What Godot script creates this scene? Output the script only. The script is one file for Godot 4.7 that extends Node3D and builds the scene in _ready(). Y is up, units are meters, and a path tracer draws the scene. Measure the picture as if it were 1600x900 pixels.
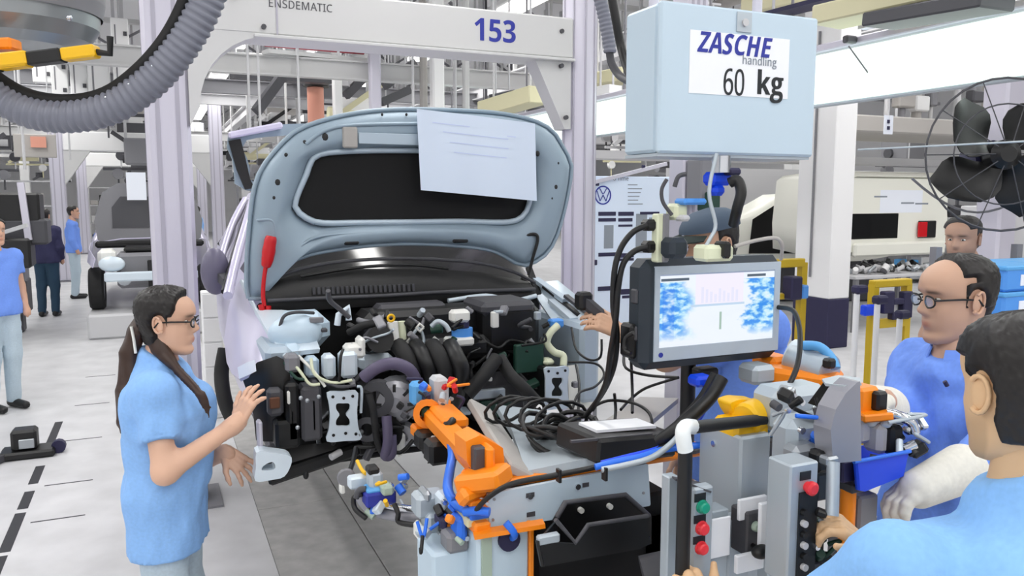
extends Node3D
# Car assembly hall. World: x runs across the line, -z runs away along the line, y up, metres.

const YAW := 24.0        # the camera looks 24 degrees to the right of the line
const PITCH := 6.48      # and 6.5 degrees down
const FOCAL := 1250.0    # pixels at 1600 x 900
const EYE := 1.93

# ---------------------------------------------------------------- geometry collector
class B:
	var v := PackedVector3Array()
	var n := PackedVector3Array()
	var c := PackedColorArray()
	var t := PackedVector2Array()
	var i := PackedInt32Array()
	var col := Color(1, 1, 1)
	func vert(p: Vector3, nn: Vector3, uv := Vector2.ZERO) -> int:
		v.append(p); n.append(nn); c.append(col); t.append(uv)
		return v.size() - 1
	func tri(a: Vector3, b: Vector3, d: Vector3) -> void:
		var nn := (b - a).cross(d - a).normalized()
		var k := vert(a, nn); vert(b, nn); vert(d, nn)
		i.append_array([k, k + 2, k + 1])
	func quad(a: Vector3, b: Vector3, d: Vector3, e: Vector3) -> void:
		var nn := (d - a).cross(e - b).normalized()
		var k := vert(a, nn, Vector2(0, 1)); vert(b, nn, Vector2(1, 1)); vert(d, nn, Vector2(1, 0)); vert(e, nn, Vector2(0, 0))
		i.append_array([k, k + 2, k + 1, k, k + 3, k + 2])
	# box with chamfered edges, centred on xf
	func box(xf: Transform3D, s: Vector3, bev := 0.0) -> B:
		var h := s / 2.0
		bev = minf(bev, minf(h.x, minf(h.y, h.z)) * 0.8)
		if bev <= 0.0:
			for ax in 3:
				for sg in [-1.0, 1.0]:
					var o := Vector3.ZERO; var p := Vector3.ZERO; var q := Vector3.ZERO
					o[ax] = h[ax] * sg; p[(ax + 1) % 3] = h[(ax + 1) % 3]; q[(ax + 2) % 3] = h[(ax + 2) % 3]
					if sg < 0: p = -p
					quad(xf * (o - p - q), xf * (o + p - q), xf * (o + p + q), xf * (o - p + q))
			return self
		var g := h - Vector3(bev, bev, bev)
		for ax in 3:
			var a1 := (ax + 1) % 3
			var a2 := (ax + 2) % 3
			for sg in [-1.0, 1.0]:
				var o := Vector3.ZERO; var p := Vector3.ZERO; var q := Vector3.ZERO
				o[ax] = h[ax] * sg; p[a1] = g[a1]; q[a2] = g[a2]
				if sg < 0: p = -p
				quad(xf * (o - p - q), xf * (o + p - q), xf * (o + p + q), xf * (o - p + q))
			for s1 in [-1.0, 1.0]:
				for s2 in [-1.0, 1.0]:
					var l := Vector3.ZERO; var e1 := Vector3.ZERO; var e2 := Vector3.ZERO
					l[ax] = g[ax]
					e1[a1] = h[a1] * s1; e1[a2] = g[a2] * s2
					e2[a1] = g[a1] * s1; e2[a2] = h[a2] * s2
					if s1 * s2 > 0: quad(xf * (e1 - l), xf * (e2 - l), xf * (e2 + l), xf * (e1 + l))
					else: quad(xf * (e2 - l), xf * (e1 - l), xf * (e1 + l), xf * (e2 + l))
		for sx in [-1.0, 1.0]:
			for sy in [-1.0, 1.0]:
				for sz in [-1.0, 1.0]:
					var a := xf * Vector3(h.x * sx, g.y * sy, g.z * sz)
					var b := xf * Vector3(g.x * sx, h.y * sy, g.z * sz)
					var d := xf * Vector3(g.x * sx, g.y * sy, h.z * sz)
					if sx * sy * sz > 0: tri(a, b, d)
					else: tri(a, d, b)
		return self
	func bx(p: Vector3, s: Vector3, bev := 0.0) -> B:
		return box(Transform3D(Basis(), p), s, bev)
	# box between two corners
	func bb(a: Vector3, b: Vector3, bev := 0.0) -> B:
		return bx((a + b) / 2.0, (b - a).abs(), bev)
	# flat bar of width w (sideways) and thickness th between two points
	func bar(a: Vector3, b: Vector3, w: float, th: float, up := Vector3.UP, bev := 0.0) -> B:
		var z := (b - a).normalized()
		if absf(z.dot(up)) > 0.99: up = Vector3.RIGHT
		var x := up.cross(z).normalized()
		return box(Transform3D(Basis(x, z.cross(x), z), (a + b) / 2.0), Vector3(w, th, a.distance_to(b)), bev)
	# round tube along a path, r is a number or one radius for each point
	func tube(path: Array, r, seg := 8, caps := true) -> B:
		var m := path.size()
		var up := Vector3.UP
		var first := v.size()
		var t0: Vector3 = (path[1] - path[0]).normalized()
		if absf(t0.dot(up)) > 0.9: up = Vector3.RIGHT
		var x := up.cross(t0).normalized()
		for k in m:
			var tg: Vector3
			if k == 0: tg = t0
			elif k == m - 1: tg = (path[k] - path[k - 1]).normalized()
			else: tg = ((path[k + 1] - path[k]).normalized() + (path[k] - path[k - 1]).normalized()).normalized()
			x = (x - tg * x.dot(tg)).normalized()
			var y := tg.cross(x)
			var rr: float = r[k] if r is Array else r
			var slope := 0.0
			if r is Array:
				var k0 := maxi(k - 1, 0)
				var k1 := mini(k + 1, m - 1)
				slope = (r[k1] - r[k0]) / maxf(path[k0].distance_to(path[k1]), 1e-5)
			for s in seg:
				var a := TAU * s / seg
				var d := x * cos(a) + y * sin(a)
				vert(path[k] + d * rr, (d - tg * slope).normalized())
		for k in m - 1:
			for s in seg:
				var a := first + k * seg + s
				var b := first + k * seg + (s + 1) % seg
				i.append_array([a, a + seg, b, b, a + seg, b + seg])
		if caps:
			for e in 2:
				var k := 0 if e == 0 else m - 1
				var nn: Vector3 = (path[0] - path[1]).normalized() if e == 0 else (path[m - 1] - path[m - 2]).normalized()
				var cc := vert(path[k], nn)
				for s in seg: vert(v[first + k * seg + s], nn)
				for s in seg:
					if e == 0: i.append_array([cc, cc + 1 + s, cc + 1 + (s + 1) % seg])
					else: i.append_array([cc, cc + 1 + (s + 1) % seg, cc + 1 + s])
		return self
	func cyl(a: Vector3, b: Vector3, r: float, seg := 12) -> B:
		return tube([a, b], r, seg)
	# turned shape: profile of (radius, height along the axis of xf's y)
	func lathe(xf: Transform3D, prof: Array, seg := 16) -> B:
		for k in prof.size() - 1:
			var p: Vector2 = prof[k]
			var q: Vector2 = prof[k + 1]
			var d := q - p
			if d.length() < 1e-6: continue
			var nn := Vector2(d.y, -d.x).normalized()
			var first := v.size()
			for s in seg + 1:
				var a := TAU * s / seg
				var e := Vector3(cos(a), 0, sin(a))
				var no := (xf.basis * (e * nn.x + Vector3.UP * nn.y)).normalized()
				vert(xf * (e * p.x + Vector3.UP * p.y), no)
				vert(xf * (e * q.x + Vector3.UP * q.y), no)
			for s in seg:
				var a := first + s * 2
				i.append_array([a, a + 2, a + 1, a + 1, a + 2, a + 3])
		return self
	func ell(xf: Transform3D, r: Vector3, rings := 8, seg := 14) -> B:
		var first := v.size()
		for a in rings + 1:
			var la := PI * a / rings
			for s in seg:
				var lo := TAU * s / seg
				var d := Vector3(sin(la) * cos(lo), cos(la), sin(la) * sin(lo))
				vert(xf * (d * r), (xf.basis * (d / r)).normalized())
		for a in rings:
			for s in seg:
				var p := first + a * seg + s
				var q := first + a * seg + (s + 1) % seg
				i.append_array([p, p + seg, q, q, p + seg, q + seg])
		return self
	func ball(p: Vector3, r: float) -> B:
		return ell(Transform3D(Basis(), p), Vector3(r, r, r), 6, 10)
	# polygon in xf's xy plane, thickness from z = 0 back to z = -depth
	func prism(xf: Transform3D, poly: PackedVector2Array, depth: float) -> B:
		if Geometry2D.is_polygon_clockwise(poly): poly.reverse()
		var ix := Geometry2D.triangulate_polygon(poly)
		for k in range(0, ix.size(), 3):
			var a := poly[ix[k]]; var b := poly[ix[k + 1]]; var d := poly[ix[k + 2]]
			if (b - a).cross(d - a) < 0:
				var sw := b; b = d; d = sw
			tri(xf * Vector3(a.x, a.y, 0), xf * Vector3(b.x, b.y, 0), xf * Vector3(d.x, d.y, 0))
			tri(xf * Vector3(a.x, a.y, -depth), xf * Vector3(d.x, d.y, -depth), xf * Vector3(b.x, b.y, -depth))
		for k in poly.size():
			var a := poly[k]
			var b := poly[(k + 1) % poly.size()]
			quad(xf * Vector3(a.x, a.y, 0), xf * Vector3(a.x, a.y, -depth), xf * Vector3(b.x, b.y, -depth), xf * Vector3(b.x, b.y, 0))
		return self
	# plate with a hole: outer and inner loops of equal count (counter-clockwise), both Array of Vector3, thickness along dir
	func ring(outer: Array, inner: Array, dir: Vector3) -> B:
		var m := outer.size()
		for k in m:
			var l := (k + 1) % m
			quad(outer[k], outer[l], inner[l], inner[k])
			quad(outer[l] + dir, outer[k] + dir, inner[k] + dir, inner[l] + dir)
			quad(outer[k], outer[k] + dir, outer[l] + dir, outer[l])
			quad(inner[l], inner[l] + dir, inner[k] + dir, inner[k])
		return self
	# smooth skin over rows of points; thick > 0 gives it a back
	func skin(rows: Array, closed := false, thick := 0.0) -> B:
		var m: int = rows.size()
		var w: int = rows[0].size()
		var first := v.size()
		var nor: Array = []
		for a in m:
			for b in w:
				var l: Vector3 = rows[a][(b - 1 + w) % w if closed else maxi(b - 1, 0)]
				var r: Vector3 = rows[a][(b + 1) % w if closed else mini(b + 1, w - 1)]
				var u: Vector3 = rows[maxi(a - 1, 0)][b]
				var d: Vector3 = rows[mini(a + 1, m - 1)][b]
				var nn := (r - l).cross(u - d).normalized()
				nor.append(nn)
				vert(rows[a][b], nn, Vector2(float(b) / (w - 1), float(a) / (m - 1)))
		var wrap := w if closed else w - 1
		for a in m - 1:
			for b in wrap:
				var p := first + a * w + b
				var q := first + a * w + (b + 1) % w
				i.append_array([p, q, p + w, q, q + w, p + w])
		if thick > 0.0:
			var f2 := v.size()
			for a in m:
				for b in w: vert(rows[a][b] - nor[a * w + b] * thick, -nor[a * w + b])
			for a in m - 1:
				for b in wrap:
					var p := f2 + a * w + b
					var q := f2 + a * w + (b + 1) % w
					i.append_array([p, p + w, q, q, p + w, q + w])
			if not closed:
				for a in m - 1:
					_rim(first + a * w, first + (a + 1) * w, f2 + a * w, f2 + (a + 1) * w)
					_rim(first + (a + 1) * w + w - 1, first + a * w + w - 1, f2 + (a + 1) * w + w - 1, f2 + a * w + w - 1)
			for b in wrap:
				_rim(first + (b + 1) % w, first + b, f2 + (b + 1) % w, f2 + b)
				_rim(first + (m - 1) * w + b, first + (m - 1) * w + (b + 1) % w, f2 + (m - 1) * w + b, f2 + (m - 1) * w + (b + 1) % w)
		return self
	func _rim(a: int, b: int, a2: int, b2: int) -> void:
		quad(v[a], v[b], v[b2], v[a2])
	func mesh() -> ArrayMesh:
		var arr := []
		arr.resize(Mesh.ARRAY_MAX)
		arr[Mesh.ARRAY_VERTEX] = v; arr[Mesh.ARRAY_NORMAL] = n; arr[Mesh.ARRAY_COLOR] = c
		arr[Mesh.ARRAY_TEX_UV] = t; arr[Mesh.ARRAY_INDEX] = i
		var am := ArrayMesh.new()
		am.add_surface_from_arrays(Mesh.PRIMITIVE_TRIANGLES, arr)
		return am

# ---------------------------------------------------------------- nodes
var taken := {}
func numbered(called: String) -> String:
	taken[called] = taken.get(called, 0) + 1
	return called if taken[called] == 1 else "%s_%03d" % [called, taken[called] - 1]

func tag(o: Node, label: String, category := "", group := "", kind := "") -> Node:
	if label: o.set_meta("label", label)
	if category: o.set_meta("category", category)
	if group: o.set_meta("group", group)
	if kind: o.set_meta("kind", kind)
	return o

func obj(called: String, b: B, m: Material, parent: Node = null) -> MeshInstance3D:
	return obm(called, b.mesh(), m, parent)

func obm(called: String, me: Mesh, m: Material, parent: Node = null, at := Transform3D()) -> MeshInstance3D:
	var o := MeshInstance3D.new()
	o.mesh = me
	o.material_override = m
	o.transform = at
	if parent == null:
		o.name = numbered(called)
		add_child(o, true)
	else:
		o.name = called
		parent.add_child(o, true)
	return o

func thing(called: String, label: String, category: String, group := "", at := Vector3.ZERO, turn := 0.0) -> Node3D:
	var o := Node3D.new()
	o.name = numbered(called)
	add_child(o)
	o.position = at
	o.rotation.y = turn
	tag(o, label, category, group)
	return o

func struct(called: String, b: B, m: Material) -> MeshInstance3D:
	var o := obj(called, b, m)
	o.set_meta("kind", "structure")
	return o

func copy(src: Node3D, at: Vector3, turn := 0.0, label := "") -> Node3D:
	var o: Node3D = src.duplicate()
	o.name = numbered(String(src.get_meta("called", src.name)))
	add_child(o)
	o.position = at
	o.rotation.y = turn
	if label: o.set_meta("label", label)
	return o

# ---------------------------------------------------------------- surveying: a direction of sight met with a plane of the hall
var cr: Vector3
var cu: Vector3
var cf: Vector3
var ch: Vector3
func survey() -> void:
	var a := deg_to_rad(YAW)
	var p := deg_to_rad(PITCH)
	cr = Vector3(cos(a), 0, sin(a))
	ch = Vector3(sin(a), 0, -cos(a))
	cf = ch * cos(p) + Vector3.DOWN * sin(p)
	cu = Vector3.UP * cos(p) + ch * sin(p)
func sight(x: float, y: float) -> Vector3:
	return cr * (x - 800.0) / FOCAL + cu * (450.0 - y) / FOCAL + cf
func W(x: float, y: float, d: float) -> Vector3:
	var r := sight(x, y)
	return Vector3(0, EYE, 0) + r * (d / r.dot(ch))
func onX(x: float, y: float, k: float) -> Vector3:
	var r := sight(x, y)
	return Vector3(0, EYE, 0) + r * (k / r.x)
func onY(x: float, y: float, k: float) -> Vector3:
	var r := sight(x, y)
	return Vector3(0, EYE, 0) + r * ((k - EYE) / r.y)
func onZ(x: float, y: float, k: float) -> Vector3:
	var r := sight(x, y)
	return Vector3(0, EYE, 0) + r * (k / r.z)
func zs(pts: Array, k: float) -> Array:     # [x, y, x, y ...] onto the plane z = k
	var out := []
	for a in range(0, pts.size(), 2): out.append(onZ(pts[a], pts[a + 1], k))
	return out
func ws(pts: Array) -> Array:               # [x, y, d, x, y, d ...]
	var out := []
	for a in range(0, pts.size(), 3): out.append(W(pts[a], pts[a + 1], pts[a + 2]))
	return out
func flat(pts: Array, k: float) -> PackedVector2Array:   # outline on the plane z = k as 2-d points
	var out := PackedVector2Array()
	for p in zs(pts, k): out.append(Vector2(p.x, p.y))
	return out
func curve(pts: Array, steps := 6) -> Array:            # Catmull-Rom through points
	var out := []
	var m := pts.size()
	for k in m - 1:
		var a: Vector3 = pts[maxi(k - 1, 0)]
		var b: Vector3 = pts[k]
		var d: Vector3 = pts[k + 1]
		var e: Vector3 = pts[mini(k + 2, m - 1)]
		for s in steps: out.append(b.cubic_interpolate(d, a, e, float(s) / steps))
	out.append(pts[m - 1])
	return out
func rounded(poly: PackedVector2Array, r: float, steps := 4) -> PackedVector2Array:
	var out := PackedVector2Array()
	var m := poly.size()
	for k in m:
		var p := poly[k]
		var a := poly[(k - 1 + m) % m] - p
		var b := poly[(k + 1) % m] - p
		var q := minf(r, minf(a.length(), b.length()) * 0.45)
		var s := p + a.normalized() * q
		var e := p + b.normalized() * q
		for u in steps + 1:
			var f := float(u) / steps
			out.append(s.lerp(p, f).lerp(p.lerp(e, f), f))
	return out
func hood_loop(pts: Array, k: float, count := 40) -> Array:  # closed smooth loop resampled to count points
	var p := zs(pts, k)
	var m := p.size()
	var fine := []
	for a in m:
		for s in 8:
			fine.append(p[a].cubic_interpolate(p[(a + 1) % m], p[(a - 1 + m) % m], p[(a + 2) % m], s / 8.0))
	var total := 0.0
	for a in fine.size(): total += fine[a].distance_to(fine[(a + 1) % fine.size()])
	var out := []
	var step := total / count
	var run := 0.0
	var at := 0.0
	for a in fine.size():
		var q: Vector3 = fine[a]
		var w: Vector3 = fine[(a + 1) % fine.size()]
		var l := q.distance_to(w)
		while at <= run + l and out.size() < count:
			out.append(q.lerp(w, (at - run) / maxf(l, 1e-6)))
			at += step
		run += l
	return out
static func look(p: Vector3, z: Vector3, up := Vector3.UP) -> Transform3D:  # z axis of the frame along z
	var k := z.normalized()
	if absf(k.dot(up)) > 0.99: up = Vector3.RIGHT
	var x := up.cross(k).normalized()
	return Transform3D(Basis(x, k.cross(x), k), p)
static func axis(p: Vector3, y: Vector3) -> Transform3D:                    # y axis of the frame along y
	var k := y.normalized()
	var h := Vector3.RIGHT if absf(k.x) < 0.9 else Vector3.BACK
	var x := h.cross(k).cross(k).normalized() * -1.0
	x = (h - k * h.dot(k)).normalized()
	return Transform3D(Basis(x, k, x.cross(k)), p)
static func T(p: Vector3, turn := 0.0, tilt := 0.0, roll := 0.0) -> Transform3D:
	return Transform3D(Basis.from_euler(Vector3(tilt, turn, roll)), p)

# ---------------------------------------------------------------- materials
var mats := {}
func mat(key: String, col: Color, rough := 0.6, metal := 0.0) -> StandardMaterial3D:
	if mats.has(key): return mats[key]
	var m := StandardMaterial3D.new()
	m.resource_name = key
	m.albedo_color = col
	m.roughness = rough
	m.metallic = metal
	mats[key] = m
	return m
func M(key: String) -> StandardMaterial3D:
	return mats[key]
func noise_tex(seed_: int, freq: float, lo: Color, hi: Color, size := 512, as_normal := false, octaves := 4) -> NoiseTexture2D:
	var f := FastNoiseLite.new()
	f.seed = seed_
	f.frequency = freq
	f.fractal_octaves = octaves
	var t := NoiseTexture2D.new()
	t.width = size; t.height = size
	t.seamless = true
	t.noise = f
	if as_normal: t.as_normal_map = true
	else:
		var g := Gradient.new()
		g.set_color(0, lo); g.set_color(1, hi)
		t.color_ramp = g
	return t
func grain(m: StandardMaterial3D, tex: Texture2D, scale: float) -> void:
	m.albedo_texture = tex
	m.uv1_triplanar = true
	m.uv1_world_triplanar = true
	m.uv1_scale = Vector3(scale, scale, scale)

# a bar held by rods from the roof
func hung(called: String, a: Vector3, b: Vector3, w: float, th: float, m: String, label: String, category: String, group := "", bev := 0.0) -> Node3D:
	var o := thing(called, label, category, group)
	obj("bar", B.new().bar(a, b, w, th, Vector3.UP, bev), M(m), o)
	for t in [0.15, 0.85]:
		var p := a.lerp(b, t)
		obj("hanger_rod", B.new().cyl(p, Vector3(p.x, 7.0, p.z), 0.012, 6), M("grey_light"), o)
	return o

func text(called: String, what: String, px: float, at: Transform3D, m: Material, parent: Node, depth := 0.002, bold := false, italic := 0.0, squeeze := 1.0) -> void:
	var tm := TextMesh.new()
	tm.text = what
	var f := SystemFont.new()
	f.font_names = PackedStringArray(["Droid Sans"])
	if bold: f.font_weight = 700
	tm.font = f
	tm.font_size = 64
	tm.pixel_size = px / 64.0
	tm.depth = depth
	tm.curve_step = 2.0
	var xf := at * Transform3D(Basis(Vector3(squeeze, 0, 0), Vector3(italic, 1, 0), Vector3(0, 0, 1)), Vector3.ZERO)
	var o := obm(called, tm, m, parent, xf)
	o.set_meta("label", "printed lettering")

# ---------------------------------------------------------------- the scene
func _ready() -> void:
	survey()
	# camera
	var cam := Camera3D.new()
	cam.name = "camera"
	cam.position = Vector3(0, EYE, 0)
	cam.rotation_degrees = Vector3(-PITCH, -YAW, 0)
	cam.fov = rad_to_deg(2.0 * atan(450.0 / FOCAL))
	cam.near = 0.05
	cam.far = 200.0
	add_child(cam)
	cam.current = true
	# surroundings and exposure
	var env := Environment.new()
	env.background_mode = Environment.BG_COLOR
	env.background_color = Color(0.75, 0.8, 0.86)
	env.tonemap_mode = Environment.TONE_MAPPER_LINEAR
	env.tonemap_exposure = 1.18
	env.sdfgi_enabled = true
	env.ssao_enabled = true
	env.ssil_enabled = true
	var we := WorldEnvironment.new()
	we.name = "hall_environment"
	we.environment = env
	add_child(we)
	materials()
	ceiling_lights()
	line_lights()
	hall()
	gantries()
	background()
	right_background()
	back_cars()
	main_car()
	hood_and_cowl()
	engine_bay()
	manipulator()
	console()
	control_cabinet()
	hoses()
	people()

const LAMP := 3.3        # energy of each metre of the hall's lamps
func materials() -> void:
	var fl := mat("floor", Color(0.83, 0.83, 0.84), 0.5)
	grain(fl, noise_tex(3, 0.012, Color(0.9, 0.9, 0.9), Color(1, 1, 1), 512), 0.35)
	var lane := mat("lane", Color(0.72, 0.715, 0.71), 0.55)  # darker than the floor: shade under the car is put into this grey
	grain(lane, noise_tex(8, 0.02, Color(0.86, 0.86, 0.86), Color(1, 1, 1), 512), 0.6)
	mat("floor_paint", Color(0.13, 0.13, 0.16), 0.6)
	mat("white_wall", Color(0.93, 0.93, 0.935), 0.8)
	mat("ceiling", Color(0.93, 0.93, 0.94), 0.85)
	mat("white_paint", Color(0.92, 0.92, 0.92), 0.45)
	mat("beam_grey", Color(0.8, 0.8, 0.8), 0.5)
	mat("alu", Color(0.8, 0.79, 0.84), 0.42, 0.25)
	mat("alu_dark", Color(0.6, 0.6, 0.63), 0.4, 0.4)
	mat("groove", Color(0.68, 0.67, 0.72), 0.5, 0.25)
	mat("steel", Color(0.66, 0.68, 0.7), 0.35, 0.75)
	mat("chrome", Color(0.85, 0.86, 0.88), 0.16, 0.95)
	mat("galv", Color(0.72, 0.76, 0.79), 0.45, 0.4)
	mat("grey_mid", Color(0.5, 0.5, 0.52), 0.55)
	mat("grey_dark", Color(0.28, 0.28, 0.3), 0.55)
	mat("grey_warm", Color(0.68, 0.665, 0.65), 0.6)
	mat("grey_light", Color(0.78, 0.78, 0.79), 0.55)
	mat("black", Color(0.055, 0.055, 0.06), 0.45)
	mat("black_gloss", Color(0.03, 0.03, 0.035), 0.12)
	mat("black_matte", Color(0.04, 0.04, 0.045), 0.85)
	mat("rubber", Color(0.09, 0.09, 0.095), 0.7)
	mat("body_silver", Color(0.83, 0.815, 0.905), 0.28, 0.25)
	mat("primer", Color(0.575, 0.645, 0.7), 0.42, 0.15)
	mat("primer_light", Color(0.7, 0.76, 0.81), 0.42, 0.2)
	mat("body_white", Color(0.94, 0.94, 0.9), 0.3)
	mat("zinc", Color(0.84, 0.89, 0.93), 0.35, 0.15)
	mat("bottle", Color(0.78, 0.86, 0.92), 0.35)
	mat("plastic_white", Color(0.92, 0.92, 0.9), 0.4)
	mat("cast", Color(0.62, 0.62, 0.64), 0.45, 0.6)
	mat("hose_lilac", Color(0.35, 0.32, 0.42), 0.5)
	mat("orange", Color(0.98, 0.55, 0.06), 0.42)
	mat("yellow", Color(0.95, 0.74, 0.06), 0.4)
	mat("yellow_dark", Color(0.78, 0.66, 0.12), 0.5)
	mat("cream", Color(0.82, 0.8, 0.66), 0.6)
	mat("grey_violet", Color(0.4, 0.385, 0.47), 0.4)
	mat("brown", Color(0.36, 0.21, 0.12), 0.6)
	mat("pink_column", Color(0.86, 0.6, 0.52), 0.6)
	mat("red", Color(0.78, 0.06, 0.1), 0.4)
	mat("red_pipe", Color(0.62, 0.2, 0.26), 0.5)
	mat("red_button", Color(0.93, 0.22, 0.26), 0.35)
	mat("green_button", Color(0.1, 0.62, 0.5), 0.35)
	mat("green_dark", Color(0.1, 0.25, 0.2), 0.5)
	mat("blue", Color(0.05, 0.28, 0.9), 0.4)
	mat("blue_hose", Color(0.16, 0.45, 0.92), 0.4)
	mat("blue_ink", Color(0.16, 0.2, 0.6), 0.6)
	mat("blue_crate", Color(0.32, 0.6, 0.92), 0.45)
	mat("sky_blue", Color(0.36, 0.66, 0.9), 0.45)
	mat("navy", Color(0.14, 0.13, 0.27), 0.6)
	mat("ink", Color(0.1, 0.12, 0.14), 0.6)
	mat("grey_ink", Color(0.55, 0.58, 0.62), 0.6)
	mat("paper", Color(0.93, 0.95, 0.99), 0.75)
	mat("sheet", Color(0.86, 0.91, 0.98), 0.7)
	mat("cabinet", Color(0.76, 0.835, 0.89), 0.45)
	mat("placard", Color(0.95, 0.96, 0.98), 0.5)
	mat("tail_red", Color(0.8, 0.07, 0.12), 0.2)
	mat("dark_glass", Color(0.05, 0.055, 0.06), 0.08)
	mat("pvc_white", Color(0.93, 0.95, 0.95), 0.3)
	mat("sage", Color(0.66, 0.73, 0.67), 0.5)
	mat("strap", Color(0.1, 0.1, 0.11), 0.7)
	mat("tyre", Color(0.1, 0.1, 0.105), 0.8)
	mat("monitor_case", Color(0.13, 0.17, 0.21), 0.5)
	mat("bezel", Color(0.7, 0.75, 0.8), 0.4)
	mat("ivory", Color(0.88, 0.9, 0.78), 0.5)
	mat("ribbed_hose", Color(0.48, 0.49, 0.54), 0.4)
	var lamp := mat("lamp_glow", Color(1, 1, 1), 0.5)
	lamp.emission_enabled = true
	lamp.emission = Color(1.0, 0.995, 0.98)
	lamp.emission_energy_multiplier = 2.2
	var strip := mat("strip_glow", Color(1, 1, 1), 0.5)
	strip.emission_enabled = true
	strip.emission = Color(0.9, 1.0, 0.95)
	strip.emission_energy_multiplier = 0.85
	var glass := mat("glass", Color(0.75, 0.85, 0.85, 0.12), 0.03)
	glass.transparency = BaseMaterial3D.TRANSPARENCY_ALPHA

func area_light(parent: Node3D, at: Vector3, size: Vector2, euler: Vector3, energy: float, col: Color) -> void:
	var l := AreaLight3D.new()
	l.name = "lamp_light"
	l.area_size = size
	l.area_normalize_energy = false
	l.light_energy = energy
	l.light_color = col
	l.shadow_enabled = true
	l.area_range = 60.0
	l.area_attenuation = 2.0
	parent.add_child(l, true)
	l.position = at
	l.rotation = euler

func ceiling_lights() -> void:
	var housing := B.new()
	housing.bx(Vector3(0, 0.075, 0), Vector3(0.42, 0.09, 6.2), 0.02)
	var hm := housing.mesh()
	var dif := B.new().bx(Vector3(0, 0.0, 0), Vector3(0.36, 0.06, 6.1), 0.01).mesh()
	var rod := B.new().cyl(Vector3(0, 0.1, 0), Vector3(0, 2.2, 0), 0.012, 6).mesh()
	for x in [-9.0, -5.5, -2.0, 1.5, 5.0, 8.5, 12.0, 16.0]:
		for z in [2.0, -5.5, -13.0, -20.5, -28.0, -36.0]:
			if z > 0.0 and absf(x) > 9.0: continue
			var o := thing("ceiling_light", "long white linear light fitting hung from the hall ceiling", "light", "linear ceiling lights", Vector3(x, 4.7, z))
			obm("housing", hm, M("white_paint"), o)
			obm("lamp_diffuser", dif, M("lamp_glow"), o)
			for s in [-2.5, 2.5]: obm("hanger_rod", rod, M("grey_mid"), o, T(Vector3(0, 0, s)))
			area_light(o, Vector3(0, -0.035, 0), Vector2(0.36, 6.1), Vector3(-PI / 2, 0, 0), LAMP, Color(1.0, 0.995, 0.985))

func line_lights() -> void:
	# tall glowing light boxes hung in a row along the right side of the line, tilted towards the work
	var z := -0.6
	for k in 5:
		var len := 2.4 if k < 4 else 3.4
		var zc := z - len / 2.0
		var o := thing("line_light", "tall white light box in the row hung over the right side of the line", "light", "row of line-side light boxes", Vector3(4.47, 2.78, zc))
		obj("housing", B.new().bx(Vector3(0.06, 0.01, 0), Vector3(0.1, 0.4, len - 0.01), 0.015), M("white_paint"), o)
		obj("lamp_panel", B.new().bx(Vector3(0.0, 0, 0), Vector3(0.03, 0.345, len - 0.03), 0.005), M("strip_glow"), o)
		obj("top_rail", B.new().bx(Vector3(0.02, 0.215, 0), Vector3(0.14, 0.05, len), 0.008), M("alu"), o)
		obj("bottom_rail", B.new().bx(Vector3(0.0, -0.19, 0), Vector3(0.06, 0.02, len), 0.004), M("galv"), o)
		for s in [-0.7, 0.7]: obj("hanger_rod", B.new().cyl(Vector3(0.06, 0.2, s), Vector3(0.06, 4.1, s), 0.012, 6), M("grey_mid"), o)
		area_light(o, Vector3(-0.02, 0, 0), Vector2(len - 0.1, 0.34), Vector3(0, PI / 2, 0), 0.35, Color(0.94, 1.0, 0.97))
		z -= len
	# the same on the far left line
	var z2 := -9.0
	for k in 4:
		var o := thing("line_light", "tall white light box hung beside the dark rack at the left aisle", "light", "row of light boxes at the left aisle", Vector3(-5.6, 2.75, z2 - 1.2))
		obj("housing", B.new().bx(Vector3(-0.06, 0.01, 0), Vector3(0.1, 0.4, 2.39), 0.015), M("white_paint"), o)
		obj("lamp_panel", B.new().bx(Vector3(0.0, 0, 0), Vector3(0.03, 0.345, 2.36), 0.005), M("strip_glow"), o)
		obj("top_rail", B.new().bx(Vector3(-0.02, 0.215, 0), Vector3(0.14, 0.05, 2.4), 0.008), M("alu"), o)
		for s in [-0.7, 0.7]: obj("hanger_rod", B.new().cyl(Vector3(-0.06, 0.2, s), Vector3(-0.06, 4.1, s), 0.012, 6), M("grey_mid"), o)
		area_light(o, Vector3(0.02, 0, 0), Vector2(2.3, 0.34), Vector3(0, -PI / 2, 0), 0.35, Color(0.94, 1.0, 0.97))
		z2 -= 2.4

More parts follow.
